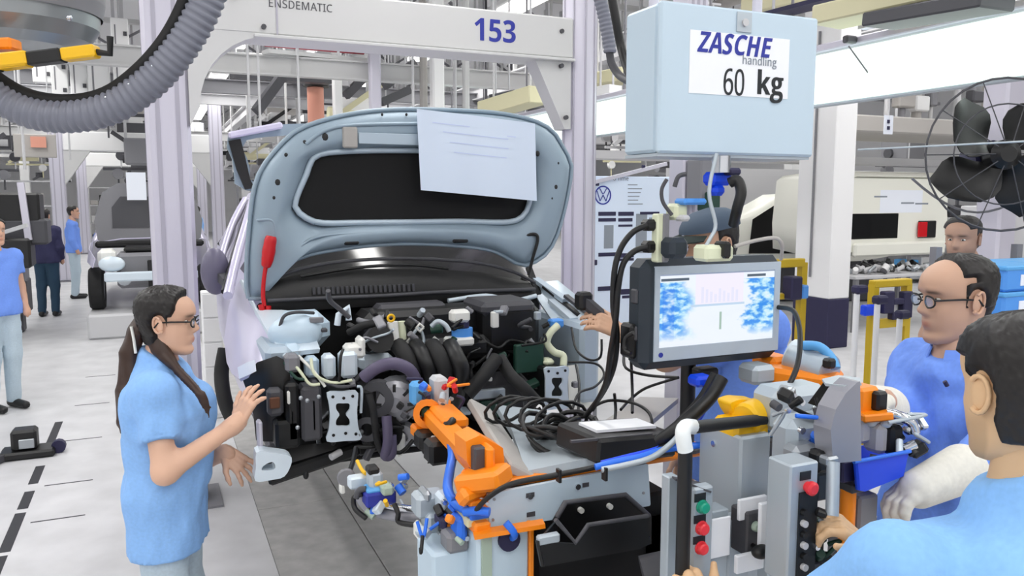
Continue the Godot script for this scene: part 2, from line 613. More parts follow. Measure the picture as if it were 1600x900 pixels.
func hall() -> void:
	var fl := struct("floor", B.new().bb(Vector3(-14, -0.2, 6), Vector3(0.5, 0, -48)), M("floor"))
	obj("floor_slab", B.new().bb(Vector3(1.546, -0.2, 6), Vector3(26, 0, -48)), M("floor"), fl)
	# the sunken moving lane under the cars: two rows of plates with a joint between
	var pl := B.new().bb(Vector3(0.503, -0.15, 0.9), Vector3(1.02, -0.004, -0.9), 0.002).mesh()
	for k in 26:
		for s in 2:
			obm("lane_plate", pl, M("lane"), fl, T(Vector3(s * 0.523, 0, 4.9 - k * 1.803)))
	obj("lane_bed", B.new().bb(Vector3(0.5, -0.25, 6), Vector3(1.546, -0.2, -48)), M("grey_mid"), fl)
	# worn black dashes and thin cross lines painted on the floor
	for d in [[4.3, 0.0], [4.95, 5.55], [5.62, 5.95], [6.1, 6.5], [6.75, 7.75]]:
		if d[1] == 0.0: continue
		obj("marking", B.new().bb(Vector3(-0.865, 0.0, -d[0]), Vector3(-0.805, 0.0012, -d[1])), M("floor_paint"), fl)
	obj("marking", B.new().bb(Vector3(-0.88, 0.0, -4.1), Vector3(-0.81, 0.0012, -4.9)), M("floor_paint"), fl)
	for d in [5.35, 6.02, 7.1, 8.3, 9.6]:
		obj("marking", B.new().bb(Vector3(-0.76, 0.0, -d), Vector3(-0.47, 0.0012, -d - 0.014)), M("floor_paint"), fl)
	struct("wall_back", B.new().bb(Vector3(-14, 0, -48), Vector3(26, 7, -48.3)), M("white_wall"))
	struct("wall_left", B.new().bb(Vector3(-14.3, 0, 6), Vector3(-14, 7, -48)), M("white_wall"))
	struct("wall_right", B.new().bb(Vector3(26, 0, 6), Vector3(26.3, 7, -48)), M("white_wall"))
	struct("wall_front", B.new().bb(Vector3(-14, 0, 6), Vector3(26, 7, 6.3)), M("white_wall"))
	struct("ceiling", B.new().bb(Vector3(-14.3, 7, 6.3), Vector3(26.3, 7.3, -48.3)), M("ceiling"))

func profile_post(parent: Node, x: float, z: float, w: float, h: float) -> void:
	obj("post", B.new().bb(Vector3(x - w / 2, 0.012, z - w / 2), Vector3(x + w / 2, h, z + w / 2), w * 0.09), M("alu"), parent)
	for s in [-0.22, 0.22]:
		obj("groove_strip", B.new().bb(Vector3(x + s * w - 0.012, 0.05, z + w / 2 - 0.004), Vector3(x + s * w + 0.012, h - 0.05, z + w / 2 + 0.003)), M("groove"), parent)
		obj("groove_strip", B.new().bb(Vector3(x - w / 2 - 0.003, 0.05, z + s * w - 0.012), Vector3(x - w / 2 + 0.004, h - 0.05, z + s * w + 0.012)), M("groove"), parent)
	obj("foot_plate", B.new().bb(Vector3(x - w * 0.85, 0, z - w * 0.85), Vector3(x + w * 0.85, 0.014, z + w * 0.85)), M("grey_mid"), parent)

func gantries() -> void:
	# the portal over the car in front
	var g := thing("gantry", "pale grey steel gantry over the car in work, its beam numbered 153", "gantry")
	profile_post(g, 0.1, -5.36, 0.25, 4.6)
	var rp := B.new()
	rp.lathe(T(Vector3(2.9, 0, -5.3)), [Vector2(0, 0), Vector2(0.2, 0), Vector2(0.2, 0.02), Vector2(0.125, 0.025), Vector2(0.125, 4.6), Vector2(0, 4.6)], 20)
	obj("post", rp, M("alu"), g)
	for a in [0.3, 1.0, 1.7, 2.4, 3.1]:
		var d := Vector3(cos(a) * 0.125, 0, sin(a) * 0.125)
		obj("groove_strip", B.new().cyl(Vector3(2.9, 0.05, -5.3) + d, Vector3(2.9, 4.5, -5.3) + d, 0.008, 6), M("groove"), g)
	obj("crossbeam", B.new().bb(Vector3(0.21, 2.915, -5.42), Vector3(2.8, 3.2, -5.2), 0.012), M("beam_grey"), g)
	obj("lower_flange", B.new().bb(Vector3(0.6, 2.893, -5.46), Vector3(2.8, 2.913, -5.17), 0.004), M("beam_grey"), g)
	obj("seam_strip", B.new().bb(Vector3(0.735, 2.92, -5.199), Vector3(0.745, 3.195, -5.195)), M("groove"), g)
	var arc := PackedVector2Array([Vector2(0.22, 3.2), Vector2(0.22, 2.35)])
	for k in 9:
		var a := PI / 2 * k / 8.0
		arc.append(Vector2(0.72 - 0.44 * cos(a), 2.47 + 0.44 * sin(a)))
	arc.append(Vector2(0.72, 3.2))
	obj("corner_gusset", B.new().prism(T(Vector3(0, 0, -5.205)), arc, 0.2), M("beam_grey"), g)
	obj("corner_gusset", B.new().prism(T(Vector3(0, 0, -5.22)), PackedVector2Array([Vector2(2.5, 2.9), Vector2(2.79, 2.9), Vector2(2.79, 2.42), Vector2(2.74, 2.42)]), 0.16), M("beam_grey"), g)
	for p in [[0.66, 2.96], [2.7, 2.86], [2.74, 2.5], [2.7, 3.1], [0.5, 3.12]]:
		obj("bolt", B.new().cyl(Vector3(p[0], p[1], -5.21), Vector3(p[0], p[1], -5.185), 0.016, 8), M("grey_dark"), g)
	text("lettering", "153", 0.205, T(Vector3(2.19, 3.06, -5.199)), M("blue_ink"), g, 0.003, true, 0.0, 0.95)
	text("lettering", "ENSDEMATIC", 0.066, T(Vector3(0.885, 3.105, -5.199)), M("grey_dark"), g, 0.003)
	# the next portals down the line
	var spec := [[-1.97, 1.44, -21.0, 0.3, "white steel gantry over the second car down the line"], [-2.2, 1.6, -31.0, 0.32, "farthest white steel gantry down the line, beyond the second car"]]
	for s in spec:
		var q := thing("gantry", s[4], "gantry")
		for x in [s[0], s[1]]: profile_post(q, x, s[2], s[3], 4.55)
		obj("crossbeam", B.new().bb(Vector3(s[0] + 0.15, 2.98, s[2] - 0.14), Vector3(s[1] - 0.15, 3.42, s[2] + 0.14), 0.02), M("white_paint"), q)
		for e in [[s[0] + 0.14, 1.0], [s[1] - 0.14, -1.0]]:
			obj("corner_gusset", B.new().prism(T(Vector3(0, 0, s[2] + 0.12)), PackedVector2Array([Vector2(e[0], 2.98), Vector2(e[0] + 0.55 * e[1], 2.98), Vector2(e[0], 2.2)]), 0.2), M("beam_grey"), q)
		text("lettering", "21", 0.26, T(Vector3(s[1] - 1.0, 3.2, s[2] + 0.142)), M("blue_ink"), q, 0.004, true)

# ---------------------------------------------------------------- background of the hall
func ibeam(b: B, a: Vector3, e: Vector3, w: float, h: float) -> B:
	var up := Vector3.UP * (h / 2 - 0.01)
	b.bar(a + up, e + up, w, 0.02)
	b.bar(a - up, e - up, w, 0.02)
	b.bar(a, e, 0.015, h - 0.04)
	return b

func truss(z: float, y: float, x0: float, x1: float, label: String) -> void:
	var o := thing("roof_truss", label, "truss", "roof trusses across the hall", Vector3(0, y, z))
	obj("chord", B.new().bb(Vector3(x0, 0.55, -0.06), Vector3(x1, 0.65, 0.06)), M("beam_grey"), o)
	obj("chord", B.new().bb(Vector3(x0, -0.05, -0.06), Vector3(x1, 0.05, 0.06)), M("grey_light"), o)
	var k := 0
	var x := x0
	var up := B.new().bar(Vector3(0, 0.05, 0), Vector3(0.8, 0.55, 0), 0.05, 0.05).mesh()
	var dn := B.new().bar(Vector3(0, 0.55, 0), Vector3(0.8, 0.05, 0), 0.05, 0.05).mesh()
	while x < x1 - 0.8:
		obm("web_bar", up if k % 2 == 0 else dn, M("grey_mid"), o, T(Vector3(x, 0, 0)))
		x += 0.8
		k += 1

func rack_unit(o: Node3D, w: float, h: float, d: float, levels: int, post: Material, shelf: Material) -> void:
	var pm := B.new().bb(Vector3(-0.03, 0, -0.03), Vector3(0.03, h, 0.03)).mesh()
	for sx in [-1, 1]:
		for sz in [-1, 1]: obm("post", pm, post, o, T(Vector3(sx * (w / 2 - 0.03), 0, sz * (d / 2 - 0.03))))
	var sm := B.new().bb(Vector3(-w / 2, -0.02, -d / 2), Vector3(w / 2, 0.02, d / 2)).mesh()
	for k in levels: obm("shelf", sm, shelf, o, T(Vector3(0, 0.12 + (h - 0.2) * k / maxf(1, levels - 1), 0)))

func background() -> void:
	var rng := RandomNumberGenerator.new()
	rng.seed = 11
	# trusses, runway beams, pipes along the hall
	for k in 7: truss(-9.0 - k * 5.6, 5.2, -13.5, 25.5, "pale steel lattice truss spanning the hall under the roof")
	for x in [-8.2, -4.7, -1.2, 2.3, 5.8, 9.3]:
		var o := thing("runway_beam", "long grey crane runway beam running along the hall overhead", "beam", "crane runway beams", Vector3(x, 4.05 + 0.12 * sin(x * 3.0), 0))
		obj("rail", ibeam(B.new(), Vector3(0, 0, -7.5), Vector3(0, 0, -46), 0.2, 0.3), M("grey_light" if rng.randf() < 0.6 else "grey_warm"), o)
		var hm := B.new().bb(Vector3(-0.03, 0.15, -0.03), Vector3(0.03, 2.95, 0.03)).mesh()
		for k in 9: obm("hanger", hm, M("beam_grey"), o, T(Vector3(0, 0, -8.5 - k * 4.4)))
	for q in [[-6.1, 3.5, 0.09, "white_paint"], [-2.6, 4.7, 0.12, "beam_grey"], [0.9, 4.75, 0.07, "grey_mid"], [4.05, 4.86, 0.1, "white_paint"], [7.9, 4.8, 0.08, "grey_warm"], [11.4, 4.1, 0.14, "beam_grey"]]:
		tag(obj("overhead_pipe", B.new().cyl(Vector3(q[0], q[1], -8.5), Vector3(q[0], q[1], -47), q[2], 10), M(q[3])), "long straight service pipe running along the hall overhead", "pipe", "overhead service pipes")
	# cross girders of the handling system
	for k in 8:
		var z := -10.5 - k * 4.2
		var o := thing("cross_girder", "grey handling girder hung across the line overhead", "girder", "handling girders across the line", Vector3(0, 3.55 + 0.25 * (k % 3), z))
		obj("girder", ibeam(B.new(), Vector3(-8.0, 0, 0), Vector3(9.5, 0, 0), 0.14, 0.24), M(["beam_grey", "grey_mid", "grey_light"][k % 3]), o)
		var hm := B.new().bb(Vector3(-0.02, 0.1, -0.02), Vector3(0.02, 3.44 - 0.25 * (k % 3), 0.02)).mesh()
		for x in [-7.0, -3.5, 0.0, 3.5, 7.0]: obm("hanger", hm, M("grey_light"), o, T(Vector3(x + 0.3 * (k % 4), 0, 0)))
	# building columns
	var cm := B.new().bb(Vector3(-0.16, 0, -0.16), Vector3(0.16, 7, 0.16), 0.02).mesh()
	for p in [[-9.5, -14], [-9.5, -24], [-9.5, -34], [-5.0, -26], [-4.6, -37], [3.3, -17], [4.6, -26], [3.6, -36], [9.0, -20], [9.4, -31], [15, -16], [15, -27]]:
		tag(obm("steel_column", cm, M("white_paint" if rng.randf() < 0.7 else "grey_light"), null, T(Vector3(p[0], 0, p[1]))), "white square steel column rising to the hall roof", "column", "hall columns")
	# small machine units hung overhead
	var kinds := []
	for k in 7:
		var u := Node3D.new()
		kinds.append(u)
		var tone: String = ["grey_mid", "grey_dark", "beam_grey", "grey_warm", "grey_dark", "white_paint", "grey_light"][k]
		var two: String = ["grey_dark", "grey_light", "black", "white_paint", "grey_mid", "cream", "grey_dark"][k]
		obj("drive_box", B.new().bx(Vector3.ZERO, Vector3(rng.randf_range(0.4, 1.1), rng.randf_range(0.25, 0.6), rng.randf_range(0.3, 0.7)), 0.03), M(tone), u)
		obj("motor", B.new().cyl(Vector3(-0.5, -0.15, 0.1), Vector3(0.3, -0.15, 0.1), rng.randf_range(0.08, 0.17), 12), M(two), u)
		obj("bracket", B.new().bar(Vector3(-0.6, -0.35, 0.2), Vector3(0.5, 0.45, 0.2), 0.06, 0.09), M(two), u)
		var lift: float = 6.985 - (2.95 + 0.5 * (k % 4))
		obj("suspension_bar", B.new().bb(Vector3(0.18, 0.1, -0.04), Vector3(0.24, lift, 0.02)), M("grey_light"), u)
		obj("suspension_bar", B.new().bb(Vector3(-0.3, 0.1, -0.04), Vector3(-0.26, lift, 0.0)), M("beam_grey"), u)
		obj("guide_bar", B.new().bb(Vector3(-0.7, -0.42, -0.03), Vector3(0.7, -0.36, 0.03)), M(two), u)
		obj("pulley_block", B.new().cyl(Vector3(0.4, -0.5, -0.06), Vector3(0.4, -0.5, 0.06), 0.12, 14), M(tone), u)
		obj("hook_rod", B.new().cyl(Vector3(0.4, -0.6, 0), Vector3(0.4, -0.85, 0), 0.02, 6), M(two), u)
	for k in 112:
		var x: float = [-11.0, -7.25, -3.75, -0.25, 3.25, 6.75, 10.25, 13.9][k % 8] + rng.randf_range(-0.2, 0.2)
		var z: float = -11.75 - 2.1 * (k / 8) + rng.randf_range(-0.15, 0.15)
		var y: float = 2.95 + 0.5 * ((k % 7) % 4)
		if k % 8 == 3 and k < 24 or k / 8 == 9 and k % 8 in [2, 3] or k == 4: continue
		var u: Node3D = kinds[k % 7].duplicate()
		u.name = numbered("hoist_unit")
		add_child(u)
		u.position = Vector3(x, y, z)
		u.rotation.y = PI if k % 2 else 0.0
		tag(u, "%s hoist drive unit hung from the overhead girders" % ["mid grey", "dark grey", "pale", "warm grey", "slim dark grey", "white", "light grey"][k % 7], "hoist", "%s hoist units overhead" % ["mid grey", "dark grey", "pale", "warm grey", "slim dark grey", "white", "light grey"][k % 7])
	for u in kinds: u.free()
	# hanging tool cables and power drops
	for k in 48:
		var x: float = [-8.65, -6.5, -5.1, -3.0, -1.6, 0.5, 1.9, 4.75, 5.4, 7.4, 8.9, 11.0][k % 12]
		var z := -10.9 - 4.2 * (k / 12) - rng.randf() * 3.0
		var o := tag(obj("power_drop", B.new().cyl(Vector3(x, rng.randf_range(2.2, 3.4), z), Vector3(x, 7.0, z), 0.02, 6), M(["grey_light", "grey_mid", "beam_grey", "grey_dark"][k % 4])), "thin straight service drop hanging from the roof steel", "pipe", "service drops")
	# shelving and machines along the aisles
	var rk := [[-7.0, -11.0, 1.6, 2.3, "black"], [-7.6, -14.0, 1.8, 2.2, "grey_mid"], [-6.2, -17.5, 1.6, 2.4, "beam_grey"], [-7.8, -20.5, 2.0, 2.3, "grey_dark"], [-5.6, -23.5, 1.8, 2.4, "grey_mid"], [-3.8, -29.0, 2.2, 2.5, "beam_grey"], [4.2, -12.6, 1.8, 2.2, "grey_mid"], [6.0, -15.5, 2.0, 2.4, "beam_grey"], [5.2, -20.0, 2.0, 2.3, "grey_dark"], [11.5, -15.5, 2.4, 2.2, "beam_grey"], [3.8, -30.0, 2.2, 2.4, "grey_mid"], [-1.0, -38.0, 3.0, 2.4, "beam_grey"], [16.5, -13.0, 2.2, 2.2, "grey_mid"]]
	for r in rk:
		var o := thing("storage_rack", "steel storage rack with loaded shelves along the aisle", "rack", "steel racks along the aisles", Vector3(r[0], 0, r[1]), rng.randf_range(-0.1, 0.1))
		rack_unit(o, r[2], r[3], 0.7, 4, M(r[4]), M("grey_light"))
		for lv in 3:
			var x: float = -r[2] / 2 + 0.08
			while x < r[2] / 2 - 0.4:
				var w := rng.randf_range(0.22, 0.5)
				var h := rng.randf_range(0.18, 0.45)
				var p: Vector3 = o.transform * Vector3(x + w / 2, 0.141 + (r[3] - 0.2) * lv / 3.0 + h / 2, rng.randf_range(-0.02, 0.08))
				var tone: int = rng.randi() % 7
				tag(obj("parts_bin", B.new().box(T(p, o.rotation.y), Vector3(w, h, 0.45), 0.02), M(["grey_mid", "grey_dark", "black", "white_paint", "beam_grey", "grey_warm", "sky_blue"][tone])), "%s parts bin standing on a storage rack" % ["mid grey", "dark grey", "black", "white", "pale grey", "warm grey", "light blue"][tone], "bin", "%s parts bins" % ["mid grey", "dark grey", "black", "white", "pale grey", "warm grey", "light blue"][tone])
				x += w + rng.randf_range(0.03, 0.16)
	background_near(rng)

func background_near(_rng: RandomNumberGenerator) -> void:
	# seen between the gantry beam and the open hood
	var o := thing("pipe_run", "dark red pipe with pale brackets running overhead behind the numbered beam", "pipe")
	var a := W(414, 69, 10.0)
	var b := W(568, 82, 10.9)
	obj("pipe", B.new().cyl(a, b, 0.03, 8), M("red_pipe"), o)
	obj("tray", B.new().bar(a + Vector3(0, -0.09, 0), b + Vector3(0, -0.11, 0), 0.2, 0.05), M("beam_grey"), o)
	for t in [0.3, 0.72]: obj("bracket", B.new().bar(a.lerp(b, t) + Vector3(0, 0.3, 0.04), a.lerp(b, t) + Vector3(0, -0.2, 0.04), 0.03, 0.03), M("grey_light"), o)
	hung("overhead_beam", W(362, 117, 11.0), W(515, 126, 11.8), 0.2, 0.1, "grey_dark", "dark grey overhead beam above the pink column", "beam")
	hung("fascia_panel", W(330, 98, 12.5), W(575, 108, 13.6), 0.06, 0.34, "white_paint", "white overhead fascia panel above the dark beam", "panel")
	var pc := thing("pink_column", "salmon pink column with dark collar behind the open hood", "column")
	var pb := W(494, 190, 12.0)
	obj("shaft", B.new().cyl(Vector3(pb.x, 0, pb.z), Vector3(pb.x, W(494, 137, 12.0).y, pb.z), 0.12, 14), M("pink_column"), pc)
	var pt := W(494, 133, 12.0)
	obj("collar", B.new().cyl(pt - Vector3(0, 0.03, 0), pt + Vector3(0, 0.06, 0), 0.18, 14), M("black"), pc)
	for q in [[527, 18, 11.5, "white_paint", "broad white column behind the open hood, right of the pink column"], [586, 22, 10.5, "alu", "grey lilac column behind the open hood"], [662, 14, 10.8, "grey_warm", "warm grey column beside a white column behind the paper sheet"], [683, 25, 10.0, "white_paint", "bright white column behind the paper sheet"], [728, 13, 10.4, "beam_grey", "narrow pale column beside the paper sheet"], [711, 7, 10.8, "grey_light", "thin grey pole between two pale columns"]]:
		var p := W(q[0], 150, q[2])
		var w: float = q[1] * q[2] / FOCAL / 1.32
		tag(obj("hall_column", B.new().bb(Vector3(p.x - w / 2, 0, p.z - w / 2), Vector3(p.x + w / 2, 5.4, p.z + w / 2), 0.02), M(q[3])), q[4], "column")
	for q in [[404, 9.5], [466, 9.8], [388, 9.5], [645, 9.9]]:
		var p := W(q[0], 120, q[1])
		tag(obj("hanging_rod", B.new().cyl(Vector3(p.x, 2.6, p.z), Vector3(p.x, 7.0, p.z), 0.016, 6), M("grey_light")), "thin pale rod hanging behind the numbered beam", "rod", "rods behind the numbered beam")
	for q in [[400, 175, 440, 120, 10.6], [540, 150, 580, 110, 12.6], [600, 135, 648, 98, 12.0], [596, 160, 640, 140, 12.4], [770, 155, 800, 148, 10.0]]:
		hung("brace_bar", W(q[0], q[1], q[4]), W(q[2], q[3], q[4] + 0.3), 0.1, 0.12, "grey_dark", "dark sloping brace of the overhead steelwork", "brace", "sloping braces overhead")
	hung("overhead_duct", W(760, 172, 9.0), W(842, 148, 8.2), 0.24, 0.17, "cream", "cream overhead duct beside the gantry knee, above the paper sheet", "duct", "", 0.01)
	# cream beams and pale service deck at the top right, above the light boxes
	hung("overhead_duct", W(1290, 28, 5.4), W(1600, -40, 4.4), 0.3, 0.12, "cream", "cream overhead duct above the row of line-side light boxes", "duct", "", 0.01)
	hung("overhead_duct", W(1180, 12, 7.5), W(1350, -20, 6.6), 0.4, 0.15, "cream", "farther cream duct above the white control cabinet", "duct", "", 0.01)
	hung("cable_tray", W(1190, 28, 6.6), W(1330, -8, 5.6), 0.2, 0.03, "navy", "dark perforated cable tray above the control cabinet", "tray")
	hung("overhead_duct", W(1372, 34, 5.0), W(1560, 2, 4.3), 0.28, 0.08, "grey_dark", "dark grey duct between the cream duct and the light boxes", "duct", "", 0.01)
	tag(obj("hanger_post", B.new().bar(W(1353, 45, 5.4), W(1353, 45, 5.4) * Vector3(1, 0, 1) + Vector3(0, 7, 0), 0.07, 0.07), M("alu")), "grey square hanger post holding the light boxes", "post")
	hung("overhead_duct", W(925, 128, 9.5), W(985, 116, 9.0), 0.3, 0.14, "cream", "short cream duct between the gantry pole and the control cabinet", "duct", "", 0.01)
	hung("white_duct", W(934, 145, 9.0), W(962, 140, 8.8), 0.2, 0.1, "white_paint", "small white duct box above the light boxes by the gantry pole", "duct")
	var ws2 := thing("support_wire", "thin taut wire from the light boxes to the hanger post", "wire")
	obj("wire", B.new().cyl(W(1326, 72, 5.6), W(1384, 152, 5.5), 0.006, 6), M("grey_mid"), ws2)
	obj("clamp", B.new().bx(W(1328, 62, 5.6), Vector3(0.1, 0.05, 0.05), 0.01), M("grey_dark"), ws2)
	# left aisle: dark machine, wheeled foot at the frame edge
	var ft := thing("guard_stand", "grey guard post with a black floor foot at the dashed line", "post")
	var fp := onY(45, 712, 0)
	obj("base_plate", B.new().bx(Vector3(fp.x, 0.03, fp.z), Vector3(0.36, 0.06, 0.22), 0.015), M("black"), ft)
	obj("foot_block", B.new().bx(Vector3(fp.x - 0.02, 0.13, fp.z - 0.02), Vector3(0.17, 0.16, 0.15), 0.02), M("black"), ft)
	obj("steel_plate", B.new().bx(Vector3(fp.x, 0.11, fp.z + 0.065), Vector3(0.1, 0.07, 0.02), 0.004), M("steel"), ft)
	obj("caster", B.new().cyl(Vector3(fp.x + 0.2, 0.05, fp.z - 0.03), Vector3(fp.x + 0.2, 0.05, fp.z + 0.03), 0.05, 12), M("navy"), ft)
	obj("post", B.new().bar(Vector3(fp.x - 0.26, 0.0, fp.z + 0.25), Vector3(fp.x - 0.42, 1.4, fp.z + 0.25), 0.06, 0.06), M("grey_light"), ft)
	obj("rail", B.new().bar(Vector3(fp.x - 0.26, 0.03, fp.z + 0.25), Vector3(fp.x - 0.1, 0.03, fp.z), 0.05, 0.05), M("grey_dark"), ft)
	var dm := thing("test_rig", "dark machine rig with a sloping grey arm beside the man in navy", "machine")
	for q in [[20, 330, 11.0, 0.7, 0.5, "black"], [25, 362, 11.0, 0.8, 0.35, "grey_dark"], [12, 395, 10.8, 0.6, 0.4, "black"], [24, 425, 11.2, 0.28, 0.9, "grey_mid"], [30, 462, 11.2, 0.26, 0.5, "grey_dark"]]:
		obj("machine_block", B.new().bx(W(q[0], q[1], q[2]), Vector3(q[3], q[4], 0.5), 0.03), M(q[5]), dm)
	obj("arm", B.new().bar(W(32, 285, 10.8), W(45, 375, 10.8), 0.08, 0.08), M("alu"), dm)
	obj("rail", B.new().bar(W(0, 365, 10.6), W(42, 352, 10.6), 0.04, 0.05), M("grey_light"), dm)
	obj("frame", B.new().bb(W(0, 495, 11.2) * Vector3(1, 0, 1), W(40, 480, 11.6) * Vector3(1, 0, 1) + Vector3(0, 0.55, 0), 0.02), M("grey_dark"), dm)
	var sg := thing("sign_panel", "salmon and grey sign panel hung over the left aisle", "sign")
	obj("board", B.new().bx(W(55, 228, 12.0), Vector3(0.55, 0.34, 0.04), 0.01), M("grey_warm"), sg)
	for dx in [-0.2, 0.2]: obj("hanger_rod", B.new().cyl(W(55, 228, 12.0) + Vector3(dx, 0.1, 0), Vector3(W(55, 228, 12.0).x + dx, 7.0, W(55, 228, 12.0).z), 0.01, 6), M("grey_light"), sg)
	obj("print", B.new().bx(W(60, 222, 11.97), Vector3(0.2, 0.16, 0.03)), M("pink_column"), sg)
	# white cabinets and panels hung over the left aisle
	for q in [[62, 40, 130, 26], [92, 95, 150, 22], [118, 20, 155, 24], [152, 70, 158, 30], [186, 30, 150, 24], [262, 250, 300, 30]]:
		var ha := W(q[0], q[1], 12.6)
		var hb := W(q[0], q[2], 12.6)
		var o3 := thing("hung_panel", "white upright service panel hung over the left aisle", "panel", "white panels over the left aisle")
		var wd: float = q[3] * 12.6 / FOCAL
		obj("panel", B.new().bb(Vector3(ha.x - wd / 2, hb.y, ha.z - 0.1), Vector3(ha.x + wd / 2, ha.y, ha.z + 0.1), 0.01), M("white_paint"), o3)
		obj("door_line", B.new().bb(Vector3(ha.x - wd * 0.3, hb.y + 0.08, ha.z + 0.1), Vector3(ha.x - wd * 0.22, ha.y - 0.1, ha.z + 0.104)), M("grey_mid"), o3)
		for hy in [0.15, 0.8]: obj("hinge", B.new().bx(Vector3(ha.x + wd * 0.3, lerpf(hb.y, ha.y, hy), ha.z + 0.11), Vector3(0.05, 0.06, 0.03)), M("grey_dark"), o3)
		obj("hanger_rod", B.new().cyl(Vector3(ha.x, ha.y - 0.02, ha.z), Vector3(ha.x, 6.985, ha.z), 0.012, 6), M("grey_light"), o3)
	# white drawer cabinet behind the car
	var wc := thing("drawer_cabinet", "white drawer cabinet standing behind the car, left of its tail", "cabinet")
	var wp := W(336, 560, 6.85)
	obj("body", B.new().bb(Vector3(wp.x - 0.09, 0.0, wp.z - 0.16), Vector3(wp.x + 0.07, 1.12, wp.z), 0.008), M("white_wall"), wc)
	for k in 5: obj("drawer", B.new().bb(Vector3(wp.x - 0.083, 0.04 + k * 0.215, wp.z), Vector3(wp.x + 0.063, 0.24 + k * 0.215, wp.z + 0.012), 0.003), M("white_wall"), wc)
	# notice board beside the gantry pole
	var nb := thing("notice_board", "tall white team notice board with a round blue emblem and navy table headings", "board")
	var z := -5.75
	var p0 := onZ(930, 275, z)
	var p1 := onZ(1046, 500, z)
	obj("board", B.new().bb(Vector3(p0.x, p1.y, z - 0.03), Vector3(p1.x + 0.1, p0.y, z), 0.006), M("sheet"), nb)
	obj("top_rail", B.new().bar(onZ(926, 285, z) + Vector3(0, 0, 0.01), onZ(1040, 256, z) + Vector3(0, 0, 0.01), 0.03, 0.03), M("alu"), nb)
	for x in [p0.x + 0.04, p1.x + 0.06]: obj("leg", B.new().bb(Vector3(x - 0.02, 0, z - 0.06), Vector3(x + 0.02, p1.y + 0.1, z - 0.031)), M("grey_mid"), nb)
	for q in [[932, 286], [929, 410], [1004, 262]]: obj("clip", B.new().bx(onZ(q[0], q[1], z) + Vector3(0, 0, 0.012), Vector3(0.03, 0.045, 0.02), 0.004), M("navy"), nb)
	text("heading", "o Time", 0.05, T(onZ(970, 279, z) + Vector3(0.0, 0, 0.002)), M("grey_ink"), nb, 0.002)
	# round emblem: ring with a letter V over a letter W
	var ec := onZ(942, 305, z) + Vector3(0, 0, 0.003)
	var er := 0.078
	var em := B.new()
	var ol := []
	var il := []
	for k in 28:
		var an := TAU * k / 28.0
		ol.append(ec + Vector3(cos(an), sin(an), 0) * er)
		il.append(ec + Vector3(cos(an), sin(an), 0) * er * 0.86)
	em.ring(ol, il, Vector3(0, 0, -0.003))
	var em2 := obj("emblem_ring", em, M("blue_ink"), nb)
	for s in [[-0.42, 0.72, -0.04, 0.12], [0.42, 0.72, 0.04, 0.12], [-0.72, 0.42, -0.36, -0.62], [-0.36, -0.62, 0.0, 0.02], [0.0, 0.02, 0.36, -0.62], [0.36, -0.62, 0.72, 0.42]]:
		obj("emblem_stroke", B.new().bar(ec + Vector3(s[0], s[1], 0) * er, ec + Vector3(s[2], s[3], 0) * er, 0.003, 0.012, Vector3.BACK), M("blue_ink"), em2)
	for q in [[935, 331, 962, 337], [966, 331, 990, 337], [935, 341, 962, 346], [966, 341, 988, 346], [935, 395, 962, 400], [967, 396, 990, 402], [934, 448, 968, 453], [970, 452, 996, 459], [966, 351, 988, 354], [1000, 331, 1030, 335], [966, 404, 990, 407], [972, 462, 994, 465]]:
		obj("table_heading", B.new().bb(onZ(q[0], q[1], z), onZ(q[2], q[3], z) + Vector3(0, 0, 0.003)), M("navy"), nb)
	for q in [[944, 352, 958, 388], [994, 334, 1010, 395], [1014, 340, 1030, 352]]:
		obj("table_block", B.new().bb(onZ(q[0], q[1], z), onZ(q[2], q[3], z) + Vector3(0, 0, 0.002)), M("grey_ink"), nb)
	for k in 6:
		obj("text_line", B.new().bb(onZ(981, 288 + k * 6, z), onZ(996 + (k * 7) % 9, 289.5 + k * 6, z) + Vector3(0, 0, 0.002)), M("grey_ink"), nb)

# ---------------------------------------------------------------- cars in the background
func car_shell(o: Node3D, m: Material, stations: Array, windows: bool) -> void:
	var rows := []
	for s in stations:
		var r := []
		var z: float = s[0]
		var half := [[-s[4] * 0.93, s[1]], [-s[4], s[1] + 0.22], [-s[4] * 1.01, (s[1] + s[2]) / 2 + 0.1], [-s[4] * 0.985, s[2]], [-lerpf(s[4], s[5], 0.5), lerpf(s[2], s[3], 0.5)], [-s[5], s[3] - 0.045], [-s[5] * 0.6, s[3] - 0.006], [0.0, s[3]]]
		for k in half.size(): r.append(Vector3(half[k][0], half[k][1], z))
		for k in range(half.size() - 2, -1, -1): r.append(Vector3(-half[k][0], half[k][1], z))
		rows.append(r)
	obj("body_shell", B.new().skin(rows, false, 0.012), m, o)
	if windows:
		for sd in [-1.0, 1.0]:
			for w in [[1, 3], [3, 5]]:
				var pts := []
				var s0: Array = stations[w[0]]
				var s1: Array = stations[w[1]]
				var f := func(s: Array, t: float) -> Vector3: return Vector3(sd * (lerpf(s[4] * 0.985, s[5], t) + 0.026), lerpf(s[2], s[3] - 0.045, t), s[0])
				var g := B.new()
				g.quad(f.call(s0, 0.12), f.call(s1, 0.12), f.call(s1, 0.82), f.call(s0, 0.82))
				obj("side_window", g, M("dark_glass"), o)

